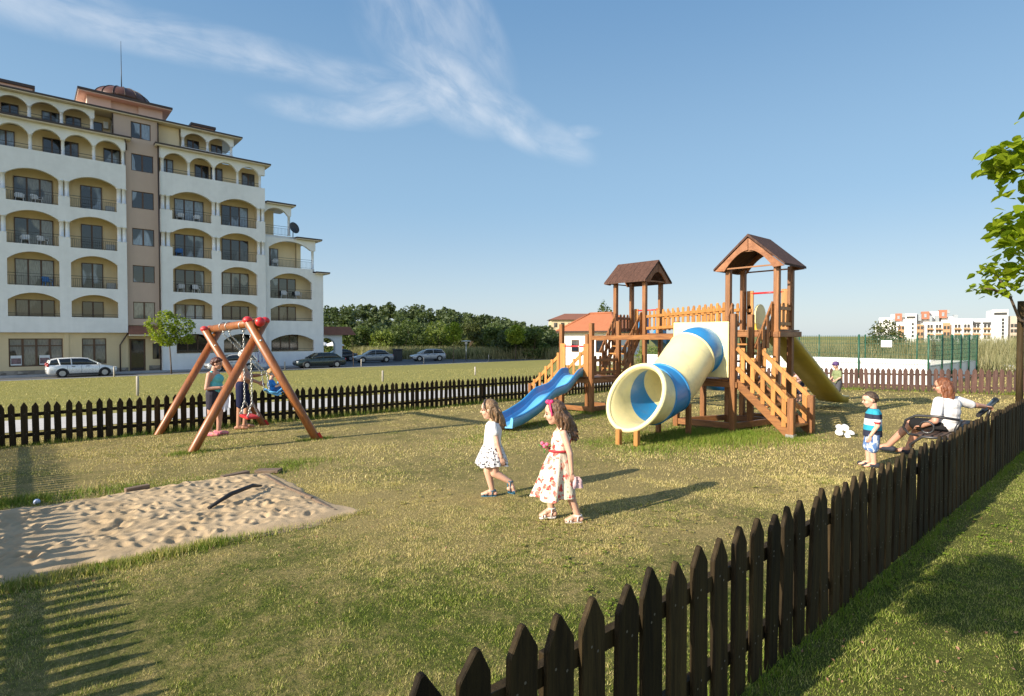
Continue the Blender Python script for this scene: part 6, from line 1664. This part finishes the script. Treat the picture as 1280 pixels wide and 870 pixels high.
mesh_run((35.3, 5.7), (35.3, 19), .42, 1.7, (2.4, 4.8, 7.2, 9.6, 12), .11)
mesh_run((40, 3.9), (40, -8), .1, 1.4, (.1, 3, 6, 9), .14)
mb = MB(); mb.box(26.38, 26.40, 6.9, 7.28, 1.20, 1.47); o = mb.build('sign', mat('sign_white', (.76, .76, .76), .5, .02)); tag(o, 'blank looking white sign hung on the green mesh fence', 'sign')
mb = MB(); mb.box(38.5, 39.2, -9, 5.2, gz(38, 0) - .1, gz(38, 0) + .28); o = mb.build('low_kerb_wall', m_wallw); tag(o, 'low white kerb wall in the grass right of the court', 'wall')

# ================================================================ DISTANT HOLIDAY COMPLEX
FB = CAMF * 150 + CAMR * ((1185 - 640) / 700 * 150)
cx_ = empty('holiday_complex', (FB.x, FB.y, -1.4), 'distant white modern apartment complex with brick red cubes on its roof', 'apartment building', None, rz=math.atan2(CAMR.y, CAMR.x) - R(34))
S_ = 150 / 700.
def X_(x): return (1080 + x / 6.4 - 1185) * S_ * .80
def Z_(y): return 1.65 + 1.4 + (420 - (370 + y / 6.4)) * S_
m_brick = mat('facade_brick', (.36, .14, .085), .85, .08); m_cw = mat('complex_white', (.72, .72, .72), .9, .04); m_ctan = mat('complex_tan', (.44, .36, .30), .9, .06); m_cdark = mat('complex_window', (.03, .034, .04), .15, .3); m_corange = mat('complex_orange', (.42, .24, .13), .85, .08); m_cgrey = mat('complex_grey', (.26, .29, .32), .6, .1)
def blk(name, x0, x1, y0, y1, d0, d1, m): mb = MB(); mb.box(X_(x0), X_(x1), d0, d1, Z_(y1), Z_(y0)); return mb.build(name, m, cx_)
for q in ((60, 95, 225, 420, 1.5, 9), (90, 200, 165, 420, 3, 12), (195, 320, 138, 420, 2, 12), (245, 320, 205, 420, .5, 2), (320, 415, 135, 420, 0, 12), (415, 530, 150, 420, 2.5, 12), (470, 630, 205, 420, 1, 2.5), (520, 620, 118, 420, 3, 12), (620, 720, 165, 420, 2, 12), (700, 860, 182, 420, 0, 10), (850, 1010, 185, 420, 2, 10), (860, 1000, 240, 420, .6, 2), (1000, 1118, 118, 420, -1, 10), (1205, 1330, 165, 420, 1.5, 10)): blk('wall', *q, m_cw)
blk('wall', 1105, 1210, 168, 420, 0.5, 10, m_ctan)
for q in ((232, 292, 132, 192), (455, 522, 120, 182), (600, 664, 110, 175)):
    o = blk('roof_cube', *q, 1.0, 5, m_brick); c_ = (q[0] + q[1]) / 2
    mb = MB(); mb.box(X_(c_ - 10), X_(c_ + 10), .9, .995, Z_(q[3] - 14), Z_(q[2] + 20)); mb.build('window', m_cgrey, o)
for q in ((292, 320, 130, 165), (415, 455, 140, 195), (522, 545, 155, 210), (664, 685, 108, 140), (570, 600, 155, 205), (210, 232, 170, 220), (715, 750, 150, 180)): blk('glazing', *q, .9 if q[0] != 715 else 1.5, 3.2, m_cgrey)
for q in ((258, 310, 235, 420), (418, 472, 225, 420), (630, 690, 215, 420)): blk('orange_bay', *q, .2, .98, m_corange)
wn = [(375, 392, y, y + 22) for y in (212, 245, 278, 308)] + [(1072, 1090, y, y + 22) for y in (185, 212, 238, 264, 290, 316)] + [(330, 405, 158, 176), (1015, 1110, 140, 160), (862, 925, 212, 230), (940, 1000, 212, 230), (150, 185, 200, 212)]
for x in (262, 290, 422, 450, 636, 664): wn += [(x, x + 20, y, y + 26) for y in (240, 290, 335)]
for x in (505, 530, 575, 600, 722, 748, 795, 820, 870, 895, 948, 975, 1145, 1170, 1215, 1250): wn += [(x, x + 20, y, y + 26) for y in (228, 268, 318)]
for x in (200, 225): wn += [(x, x + 18, y, y + 22) for y in (240, 290)]
for q in wn:
    dd = -.06 if q[0] < 860 and q[0] > 700 else (-1.06 if 1000 < q[0] < 1118 else .12)
    if 500 <= q[0] < 620: dd = .94
    if 250 < q[0] < 320 or 415 < q[0] < 475 or 628 < q[0] < 690: dd = .14
    if 320 <= q[0] < 410: dd = -.06
    if 860 <= q[0] < 1000: dd = .54
    if 1118 < q[0]: dd = .44 if q[0] < 1205 else 1.44
    if q[0] < 230: dd = 1.94
    blk('window', *q, dd, dd + .055, m_cdark)
for x0, x1 in ((500, 552), (568, 622), (718, 770), (790, 842), (866, 920), (942, 1000), (1190, 1280)):
    for y in (256, 298): blk('balcony', x0, x1, y, y + 12, (-.9 if 700 < x0 < 850 else .0), (-.07 if 700 < x0 < 850 else .5), m_corange if x0 < 1100 else m_ctan)

# ================================================================ TREES AND GREENERY
LF_D = leaf_mat('leaf_dark', (.042, .068, .027), (.112, .143, .055), .3); LF_M = leaf_mat('leaf_mid', (.055, .090, .024), (.130, .170, .046), .32); LF_L = leaf_mat('leaf_light', (.095, .145, .030), (.23, .27, .06), .4); LF_Y = leaf_mat('leaf_lime', (.135, .215, .022), (.32, .37, .05), .45); LF_O = leaf_mat('leaf_olive', (.050, .070, .022), (.12, .135, .04), .3)
m_bark = wood('bark', (.17, .12, .085), (.07, .05, .035), .9, grain=(1, 1, .2), scale=14, bump=.8)
def tree(label, u, v, h, trunk_h, crown, m, nleaf, lsize, seed, trunk_r=.07, cat='tree', group=None, limbs=6, name='tree', z=None, thin=.28):
    """crown: list of (du, dv, z above ground, ru, rv, rz)"""
    rng = np.random.default_rng(seed); rr = random.Random(seed)
    z0 = gz(u, v) if z is None else z
    o = empty(name, (u, v, z0), label, cat, group)
    mb = MB(); lean = rr.uniform(-.04, .04) * h
    tp = Vector((u + lean, v, z0 + trunk_h)); mb.tube([(u, v, z0 - .1), (u + lean * .3, v, z0 + trunk_h * .4), tp], [trunk_r, trunk_r * .8, trunk_r * .65], 9)
    tr = mb.build('trunk', m_bark, o)
    mb = MB()
    for c in sorted(crown, key=lambda q: -q[3])[:limbs]:
        e = Vector((u + c[0], v + c[1], z0 + c[2])); mid = tp.lerp(e, .5) + Vector((0, 0, .08 * h * rr.uniform(0, 1)))
        mb.tube([tp - Vector((0, 0, .03 * h)), mid, e], [trunk_r * .55, trunk_r * .35, trunk_r * .1], 6)
        for _ in range(2):
            e2 = e + Vector((rr.uniform(-1, 1) * c[3], rr.uniform(-1, 1) * c[4], rr.uniform(-.5, .8) * c[5])) * .8; mb.tube([mid, e2], [trunk_r * .25, trunk_r * .06], 5)
    mb.build('branches', m_bark, tr)
    cs = np.array([(u + c[0], v + c[1], z0 + c[2]) for c in crown]); rs = np.array([c[3:6] for c in crown])
    P = blob_points(cs, rs, nleaf, rng, .45)
    # thin out in clumps so that gaps show
    keep = vnoise(P[:, 0] * 1.0 + P[:, 2] * .7, P[:, 1] + P[:, 2], 2.2 / max(.3, lsize * 4), seed) > thin
    P = P[keep]
    V, F, r = leaf_cloud(P, lsize, .62, rng=rng); np_mesh('crown', V, F, m, o, r)
    return o
def crown_of(h0, h1, r, n, seed, top=.6):
    rr = random.Random(seed); out = []
    for i in range(n):
        t_ = (i + .5) / n; z = h0 + (h1 - h0) * t_; R_ = r * (math.sin(math.pi * min(.98, .18 + t_ * .8)) ** .7); a = rr.uniform(0, 6.28); d = R_ * rr.uniform(.3, .75)
        k = rr.uniform(.38, .6) * r
        out.append((d * math.cos(a), d * math.sin(a), z, k, k, k * rr.uniform(.55, .85)))
    return out
tree('small round young tree with fresh green leaves in front of the entrance', 8.72, 50.2, 4.9, 2.3, [(-.5, 0, 3.2, 1.2, 1.0, .8), (.7, 0, 3.0, 1.0, .9, .7), (0, .2, 4.0, 1.1, 1.0, .8), (-1.1, 0, 3.9, .7, .7, .55), (.9, -.2, 3.8, .8, .8, .6), (-.2, -.3, 2.6, .8, .8, .45), (1.3, 0, 2.7, .5, .5, .35), (-.4, 0, 4.6, .6, .6, .4)], LF_Y, 5600, .19, 3, .06, thin=.42)
tree('thin yellow green sapling left of the street lamp', 37.6, 53.2, 4, 2.6, [(0, 0, 2.9, .9, .9, .55), (.5, .1, 3.6, .7, .7, .5), (-.5, 0, 3.7, .7, .7, .5), (.1, 0, 4.3, .6, .6, .4)], LF_Y, 2000, .24, 4, .05, group='saplings by the car park')
tree('bushy yellow green tree with a thin trunk near the wavy slide', 46.6, 52.6, 4, 2.0, [(0, 0, 2.8, 1.3, 1.2, .8), (.5, 0, 3.5, .9, .9, .6), (-.7, 0, 3.4, .9, .9, .6), (0, 0, 4.0, .7, .7, .45)], LF_Y, 3200, .26, 6, .055, group='saplings by the car park')
tree('tiny staked sapling beside the dark green saloon', 24.0, 50.6, 2.6, 1.7, [(0, 0, 2.3, .35, .35, .5), (-.2, 0, 2.8, .25, .25, .3)], LF_O, 130, .16, 8, .03, group='saplings by the car park')
def at_px(x, D): 
    p = CAMF * D + CAMR * ((x - 640) / 700 * D); return p.x, p.y
bl = 'broad mid green tree at the wood edge behind the '
edge = [(428, 84, 4.2, 2.6, LF_M, bl + 'garden arch'), (452, 88, 4.4, 3.0, LF_M, bl + 'black car'), (476, 82, 3.4, 2.4, LF_L, 'pale willow like tree at the wood edge above the dark silver saloon'), (506, 86, 5.2, 3.6, LF_M, bl + 'litter bin'), (548, 88, 4.6, 3.2, LF_L, 'light green broad tree at the wood edge above the silver hatchback'), (588, 84, 4.6, 3.0, LF_O, 'olive green tree at the wood edge behind the street lamp'), (620, 80, 4.4, 2.6, LF_M, bl + 'pale stake on the right'), (640, 76, 3.6, 3.0, LF_D, 'dark bush behind the yellow green tree near the wavy slide'), (668, 74, 4.0, 2.4, LF_M, 'pointed mid green tree just right of the yellow green tree'), (690, 80, 3.2, 2.6, LF_D, 'dark bush below the distant cream building')]
for i, (x, D_, h, r, m, lb) in enumerate(edge):
    u, v = at_px(x, D_); tree(lb, u, v, h, h * .3, crown_of(.5, h - .2, r, 9, 40 + i), m, 2600, .42, 50 + i, .12, group='trees at the edge of the wood')
u, v = at_px(752, 60); tree('feathery blue green tree rising behind the orange roof', u, v, 6, 3, [(0, 0, 4.0, 1.3, 1.2, 1.2), (.4, 0, 5.2, .8, .8, .9), (-.5, 0, 3.4, .9, .9, .8), (.2, 0, 6.0, .35, .35, .6)], LF_M, 1300, .28, 71, .08)
u, v = at_px(822, 44); tree('bright green bush seen under the bridge of the climbing frame', u, v, 2.6, .6, [(0, 0, 1.0, 1.8, 1.5, 1.0), (1.2, 0, 1.3, 1.2, 1, .9), (-1.3, 0, .9, 1.1, 1, .8)], LF_L, 1800, .22, 72, .05, cat='bush', name='bush')
u, v = at_px(1106, 41); tree('big yellow green bush rising behind the court fence in front of the complex', u, v, 3.4, .8, [(0, 0, 1.3, 2.2, 1.8, 1.2), (-.6, 0, 2.3, 1.1, 1, .8), (1.0, 0, 2.0, 1.3, 1.1, .8), (.1, 0, 2.9, .8, .8, .5), (-1.6, 0, 1.3, 1.1, 1, .8)], LF_O, 4200, .17, 73, .05, cat='bush', name='bush')
# wooded hill
HC = CAMF * 200 + CAMR * -41
hu = np.linspace(-150, 150, 40); hv = np.linspace(-95, 95, 30); A_, B_ = np.meshgrid(hu, hv)
Hh = 9.0 * np.clip(1 - (A_ / 54) ** 2, 0, 1) ** 1 * np.clip(1 - (B_ / 90) ** 2, 0, 1) - 1.9
PX = np.stack([HC.x + CAMR.x * A_ + CAMF.x * B_, HC.y + CAMR.y * A_ + CAMF.y * B_, Hh], -1).reshape(-1, 3)
I = np.arange(A_.size).reshape(A_.shape); F = np.stack([I[:-1, :-1], I[:-1, 1:], I[1:, 1:], I[1:, :-1]], -1).reshape(-1, 4)
o = np_mesh('hill', PX, F, mat('hill_soil', (.05, .06, .025), .95, .3, .3, obj=False), smooth=True); tag(o, kind='structure')
Vs, Fs, Rs = [], [], []; k0 = 0; rng = np.random.default_rng(5); rr = random.Random(9)
for i in range(430):
    a = rr.uniform(-74, 14); d = rr.uniform(96, 205) if i > 160 else rr.uniform(92, 120)
    pc = CAMF * d + CAMR * (a * d / 200)
    la = (pc - HC).dot(CAMR); lb_ = (pc - HC).dot(CAMF)
    zz = max(9.0 * max(0, 1 - (la / 54) ** 2) * max(0, 1 - (lb_ / 90) ** 2) - 1.9, -1.6)
    h = rr.uniform(3.4, 5.4) * (1 if d > 120 else .95); r = rr.uniform(1.5, 2.6)
    if rr.random() < .3: h *= 1.12; r *= .7
    n_ = 150
    cr = crown_of(h * .25, h - .3, r, 5, i * 3 + 1)
    P = blob_points([(pc.x + c[0], pc.y + c[1], zz + c[2]) for c in cr], [c[3:6] for c in cr], n_, rng, .6)
    V, F, q = leaf_cloud(P, .85, .7, rng=rng); Vs.append(V); Fs.append(F + k0); Rs.append(q * .5 + rr.uniform(0, .5)); k0 += len(V)
o = np_mesh('forest', np.concatenate(Vs), np.concatenate(Fs), LF_D, rnd=np.concatenate(Rs)); tag(o, kind='stuff')
# tall weeds: in front of the wood and in the field right of the court
m_weed = leaf_mat('weeds', (.16, .175, .075), (.36, .32, .18), .35, .25)
def blades(P, h, w, lean, rng):
    n = len(P); a = rng.uniform(0, 2 * math.pi, n); hh_ = h * rng.uniform(.55, 1.2, n); ww = w * rng.uniform(.7, 1.3, n)
    dx = np.cos(a) * ww / 2; dy = np.sin(a) * ww / 2; b_ = rng.uniform(0, 2 * math.pi, n); ln = lean * hh_ * rng.uniform(.2, 1.2, n)
    V = np.empty((n, 3, 3)); V[:, 0] = P + np.stack([-dx, -dy, 0 * dx], 1); V[:, 1] = P + np.stack([dx, dy, 0 * dx], 1); V[:, 2] = P + np.stack([np.cos(b_) * ln, np.sin(b_) * ln, hh_], 1)
    return V.reshape(-1, 3), np.arange(3 * n).reshape(n, 3), np.repeat(rng.uniform(0, 1, n), 3)
n_ = 60000; u = rng.uniform(36.5, 62, n_); v = rng.uniform(-14, 30, n_); k = ~((u < 38.2) & (v > 5.3) & (v < 19))
u, v = u[k], v[k]; P = np.stack([u, v, gz_np(u, v) - .05], 1)
V, F, q = blades(P, 1.75 * (1 + .25 * (vnoise(u, v, .25, 2) - .5)) * np.clip((u - 35) / 9, .55, 1.05), .07, .5, rng)
o = np_mesh('weeds', V, F, m_weed, rnd=q); tag(o, kind='stuff')
n_ = 16000; a = rng.uniform(-200, 70, n_); D_ = rng.uniform(73, 84, n_); u = CAMF.x * D_ + CAMR.x * a * D_ / 700; v = CAMF.y * D_ + CAMR.y * a * D_ / 700
k = ~((u < 36) & (v < 75)); u, v = u[k], v[k]
V, F, q = blades(np.stack([u, v, gz_np(u, v)], 1), 1.5, .14, .5, rng); o = np_mesh('reeds', V, F, m_weed, rnd=q); tag(o, kind='stuff')
# ---------------------------------------------------------------- broad-leaved tree at the right edge
LF_C = leaf_mat('leaf_catalpa', (.15, .235, .012), (.31, .37, .022), .5, 1.2)
ct = empty('tree', (12.75, 1.02, gz(12.7, 1)), 'young tree with large lime green heart shaped leaves leaning in from the right edge', 'tree')
mb = MB(); z = gz(12.7, 1)
mb.tube([(12.75, 1.02, z - .1), (12.72, 1.05, 1.0), (12.66, 1.08, 2.2), (12.6, 1.05, 3.4), (12.55, 1.0, 4.6)], [.065, .055, .045, .032, .012], 10); ctt = mb.build('trunk', m_bark, ct)
def pxp(x, y, D_): return CAMF * D_ + CAMR * ((x - 640) / 700 * D_) + Vector((0, 0, 1.65 - (y - 420) / 700 * D_))
br_ = [[(12.66, 1.08, 1.75), pxp(1274, 400, 9.0), pxp(1262, 372, 8.95), pxp(1245, 345, 8.9), pxp(1230, 335, 8.9)], [pxp(1262, 372, 8.95), pxp(1240, 362, 8.8), pxp(1224, 360, 8.8)], [(12.6, 1.05, 3.0), pxp(1290, 300, 8.9), pxp(1262, 285, 8.8), pxp(1240, 290, 8.7)], [(12.58, 1.03, 3.8), pxp(1290, 225, 8.9), pxp(1262, 205, 8.8), pxp(1235, 200, 8.7)], [(12.55, 1.0, 4.4), pxp(1330, 150, 9), pxp(1300, 160, 9)], [(12.6, 1.0, 3.4), (13.3, .5, 3.9)], [(12.6, 1.0, 3.0), (13.2, 1.2, 3.4)]]
mb = MB()
for p in br_: mb.tube(p, [.028 * (1 - .75 * i / (len(p) - 1)) for i in range(len(p))], 7)
mb.build('branches', m_bark, ctt)
def heart_leaves(centres, n_each, spread, size, rng):
    Vs, Fs, q = [], [], []; k0 = 0
    shp = [(0, -.05), (.24, .05), (.42, .30), (.30, .58), (0, 1.0), (-.30, .58), (-.42, .30), (-.24, .05)]
    for c, sp_, nn in centres:
        for _ in range(nn):
            p = Vector(c) + Vector(np.clip(rng.normal(size=3), -1.5, 1.5) * np.array((sp_, sp_, sp_ * .72)))
            az_ = rng.uniform(0, 6.28); dr = rng.uniform(.1, .75); d = Vector((math.cos(az_) * math.cos(dr), math.sin(az_) * math.cos(dr), -math.sin(dr)))
            sd = d.cross(Vector((0, 0, 1))).normalized(); sd = (Matrix.Rotation(rng.uniform(-.7, .7), 3, d) @ sd); nn_ = sd.cross(d); s_ = size * rng.uniform(.55, 1.15)
            vs_ = [p + (sd * a + d * b_ + nn_ * (.16 * abs(a) - .10 * b_ * b_)) * s_ for a, b_ in shp] + [p + d * (.42 * s_) - nn_ * .03 * s_]
            Vs += [tuple(x) for x in vs_]; Fs += [(k0 + i, k0 + (i + 1) % 8, k0 + 8) for i in range(8)]; q += [rng.uniform(0, 1)] * 9; k0 += 9
    return np.array(Vs), np.array(Fs), q
rg2 = np.random.default_rng(77)
cen = [(pxp(1256, 200, 8.6), .20, 44), (pxp(1285, 205, 8.7), .26, 50), (pxp(1266, 232, 8.6), .16, 10), (pxp(1265, 278, 8.6), .18, 30), (pxp(1288, 300, 8.7), .26, 46), (pxp(1252, 302, 8.5), .13, 8), (pxp(1262, 180, 8.6), .10, 7), ((12.9, .8, 3.9), .45, 60), ((13.2, .9, 3.2), .4, 40), (pxp(1330, 160, 9), .35, 40), (pxp(1278, 335, 8.7), .13, 10)]
V, F, q = heart_leaves([(a, b_, int(n_ * 1.75)) for a, b_, n_ in cen], 0, 0, .225, rg2); np_mesh('crown', V, F, LF_C, ct, q)
cen = [(pxp(1230, 336, 8.9), .08, 26), (pxp(1250, 345, 8.9), .13, 46), (pxp(1226, 361, 8.8), .07, 22), (pxp(1246, 362, 8.8), .10, 30), (pxp(1265, 330, 8.9), .14, 44), (pxp(1272, 352, 8.9), .12, 36)]
V, F, q = heart_leaves(cen, 0, 0, .13, rg2); np_mesh('young_leaves', V, F, LF_C, ct, q)
# tree beside the photographer, out of frame: its shade falls on the grass at the lower right
tree('tree out of frame whose dappled shade falls on the grass at lower right', -2.6, .35, 4.2, 1.9, [(.5, 1.1, 3.2, .5, .36, .34), (.15, .75, 2.35, .3, .26, .16), (.35, .1, 2.85, .36, .26, .22), (-.3, -.4, 3.3, .4, .4, .3)], LF_L, 1500, .15, 91, .05)

# ================================================================ GRASS
m_grass, t, b = new_mat('grass_blades')
f, P_, flat = lawn_dry(t)
at = t.node('ShaderNodeAttribute'); at.attribute_name = 'rnd'
sx = t.node('ShaderNodeSeparateXYZ'); t.put(sx.inputs[0], P_)
rn = at.outputs['Fac']
fr = t.math('ADD', f, t.math('SUBTRACT', t.math('MULTIPLY', rn, .95), .5), clamp=True)
c = t.mix(fr, t.mix(rn, (.135, .205, .020), (.320, .385, .055)), t.mix(rn, (.42, .325, .115), (.78, .65, .32)))
c = t.mix(t.math('MULTIPLY', t.smooth(sx.outputs[1], 14.5, 22), .6), c, t.mix(rn, (.26, .25, .065), (.40, .36, .125)))
t.put(b.inputs['Base Color'], c); b.inputs['Roughness'].default_value = .6; b.inputs['Specular IOR Level'].default_value = .25
tr_ = t.node('ShaderNodeBsdfTranslucent'); t.put(tr_.inputs[0], t.mix(1.0, c, (1.2, 1.2, .6), 'MULTIPLY')); ms2 = t.node('ShaderNodeMixShader'); ms2.inputs[0].default_value = .22
t.l.new(b.outputs[0], ms2.inputs[1]); t.l.new(tr_.outputs[0], ms2.inputs[2]); t.l.new(ms2.outputs[0], t.n['Material Output'].inputs[0])
rng = np.random.default_rng(21)
def in_view(n, d0, d1, pw):
    q = rng.uniform(0, 1, n); D_ = (d0 ** pw + q * (d1 ** pw - d0 ** pw)) ** (1 / pw); s_ = rng.uniform(-1.0, 1.0, n)
    return CAMF.x * D_ + CAMR.x * D_ * s_, CAMF.y * D_ + CAMR.y * D_ * s_, D_
def sand_d(u, v):
    lt_ = 7.95 + np.clip((u - .4) * .02, -.3, .05)
    return np.minimum.reduce([v - (5.37 + edge_wobble(u, 1)), (lt_ + .1 + edge_wobble(u, 2)) - v, 2.50 + edge_wobble(v, 3) * .5 - u, u - (-2.2 + edge_wobble(v, 4))])
def clear(u, v):
    k = (sand_d(u, v) < .03) & ~((v > 16.5) & (v < 19.7) & (u < 24)) & (v < 49.6) & ~((u > 26.4) & (v > 5.6) & (v < 19) & (u < 35.4)) & ~((u > 37.5) & (v > 30) & (v < 36) & (u < 42))
    return k & ~((vnoise(u, v, .55, 9) * .5 + vnoise(u, v, 1.9, 10) * .5 > .60) & (rng.uniform(0, 1, len(u)) < .72) & (v > 1.4) & (v < 13.6))
Vs, Fs, Rs = [], [], []; k0 = 0
def add_blades(u, v, h, w, lean, shift=0.0):
    global k0
    P = np.stack([u, v, gz_np(u, v) - .004], 1); V, F, q = blades(P, h, w, lean, rng)
    Vs.append(V); Fs.append(F + k0); Rs.append(np.clip(q + shift, -.8, 1)); k0 += len(V)
for n_, d0, d1, pw, h, w in ((380000, 1.9, 7, 1.25, .020, .0040), (190000, 6.5, 16, 1.0, .026, .0080), (80000, 15, 46, .9, .04, .026)):
    u, v, D_ = in_view(n_, d0, d1, pw); k = clear(u, v); u, v = u[k], v[k]
    add_blades(u, v, h * (.45 + .55 * vnoise(u, v, 1.3, 4) + 1.0 * vnoise(u, v, 8.5, 14) ** 2), w, .7)
# longer growth where the mower does not reach
def fringe(fu, n, h, w, shift=-.95):
    u, v = fu(n); k = clear(u, v); u, v = u[k], v[k]
    add_blades(u, v, h * (.3 + vnoise(u, v, 1.6, 7) * 1.2), w, .55, shift)
U = rng.uniform
fringe(lambda n: (U(-2, 23, n), 1.2 + rng.normal(0, .05, n)), 9000, .07, .006)
fringe(lambda n: (U(-2, 23, n), 14.02 + rng.normal(0, .10, n)), 11000, .12, .010)
fringe(lambda n: (23.3 + rng.normal(0, .12, n), U(1, 14, n)), 4000, .15, .014)
for cu, cv, su, sv, n_, h in ((10.0, 5.0, .8, .5, 5000, .13), (9.0, 5.6, .9, .45, 6000, .16), (7.9, 6.1, .4, .35, 2600, .05), (11.3, 9.6, .5, .5, 2500, .14), (9.3, 9.0, 1.0, .5, 2500, .10), (11.9, 5.6, .5, .5, 2200, .15), (10.4, 4.2, .35, .3, 1500, .11), (2.9, 8.3, .35, .25, 1400, .10), (2.15, 7.75, .16, .1, 420, .07), (.2, 8.45, .8, .16, 2600, .11), (1.4, 8.2, .6, .08, 1200, .06), (2.13, 10.7, .2, .1, 500, .12), (4.28, 10.6, .2, .1, 500, .12), (13, 10, .8, .6, 1600, .15), (6.5, 8.5, .8, .5, 1500, .08)):
    fringe(lambda n: (cu + rng.normal(0, su, n), cv + rng.normal(0, sv, n)), int(n_ * 1.5), h * .55, .009)
fringe(lambda n: (U(-2, 2.7, n), 5.36 + edge_wobble(U(-2, 2.7, n), 1) * .4 + rng.normal(-.06, .06, n)), 9000, .055, .007, -.3)
# small flat weeds and clover patches pressed into the turf, a few dry leaves
def rosettes(n, size, shift):
    u, v, D_ = in_view(n, 2.0, 13, 1.1); k = clear(u, v) & (vnoise(u, v, .8, 15) > .52); u, v = u[k], v[k]
    for j in range(5):
        a = rng.uniform(0, 6.28, len(u)); L = size * rng.uniform(.6, 1.2, len(u)); z = gz_np(u, v); dx, dy = np.cos(a) * L, np.sin(a) * L; w_ = .35
        A = np.stack([u, v, z + .012], 1); B = np.stack([u + dx * .6 - dy * w_, v + dy * .6 + dx * w_, z + .022], 1); C2 = np.stack([u + dx, v + dy, z + .014], 1); E2 = np.stack([u + dx * .6 + dy * w_, v + dy * .6 - dx * w_, z + .022], 1)
        V = np.stack([A, E2, C2, A, C2, B], 1).reshape(-1, 3)
        global k0
        Vs.append(V); Fs.append(np.arange(len(V)).reshape(-1, 3) + k0); Rs.append(np.full(len(V), 0.0) + np.repeat(rng.uniform(0, .3, len(u)), 6) + shift); k0 += len(V)
rosettes(5200, .026, 0.0)
o = np_mesh('grass', np.concatenate(Vs), np.concatenate(Fs), m_grass, rnd=np.concatenate(Rs)); tag(o, kind='stuff')
m_litter = leaf_mat('litter_brown', (.22, .10, .055), (.42, .24, .15), .2, 3.0)
u, v, D_ = in_view(5200, 2.0, 14, 1.1); k = (vnoise(u, v, .7, 22) > .45) & (sand_d(u, v) < -.05) & ((v < 1.05) | (rng.uniform(0, 1, len(u)) < .45)); u, v = u[k], v[k]
V, F, q = leaf_cloud(np.stack([u, v, gz_np(u, v) + .018], 1), .020, .6, up=1.0, rng=rng)
o = np_mesh('fallen_leaves', V, F, m_litter, rnd=q); tag(o, kind='stuff')
for q in list(bpy.data.meshes):
    if q.users == 0: bpy.data.meshes.remove(q)
SC.cycles.use_denoising = True; SC.cycles.max_bounces = 6; SC.cycles.transparent_max_bounces = 6
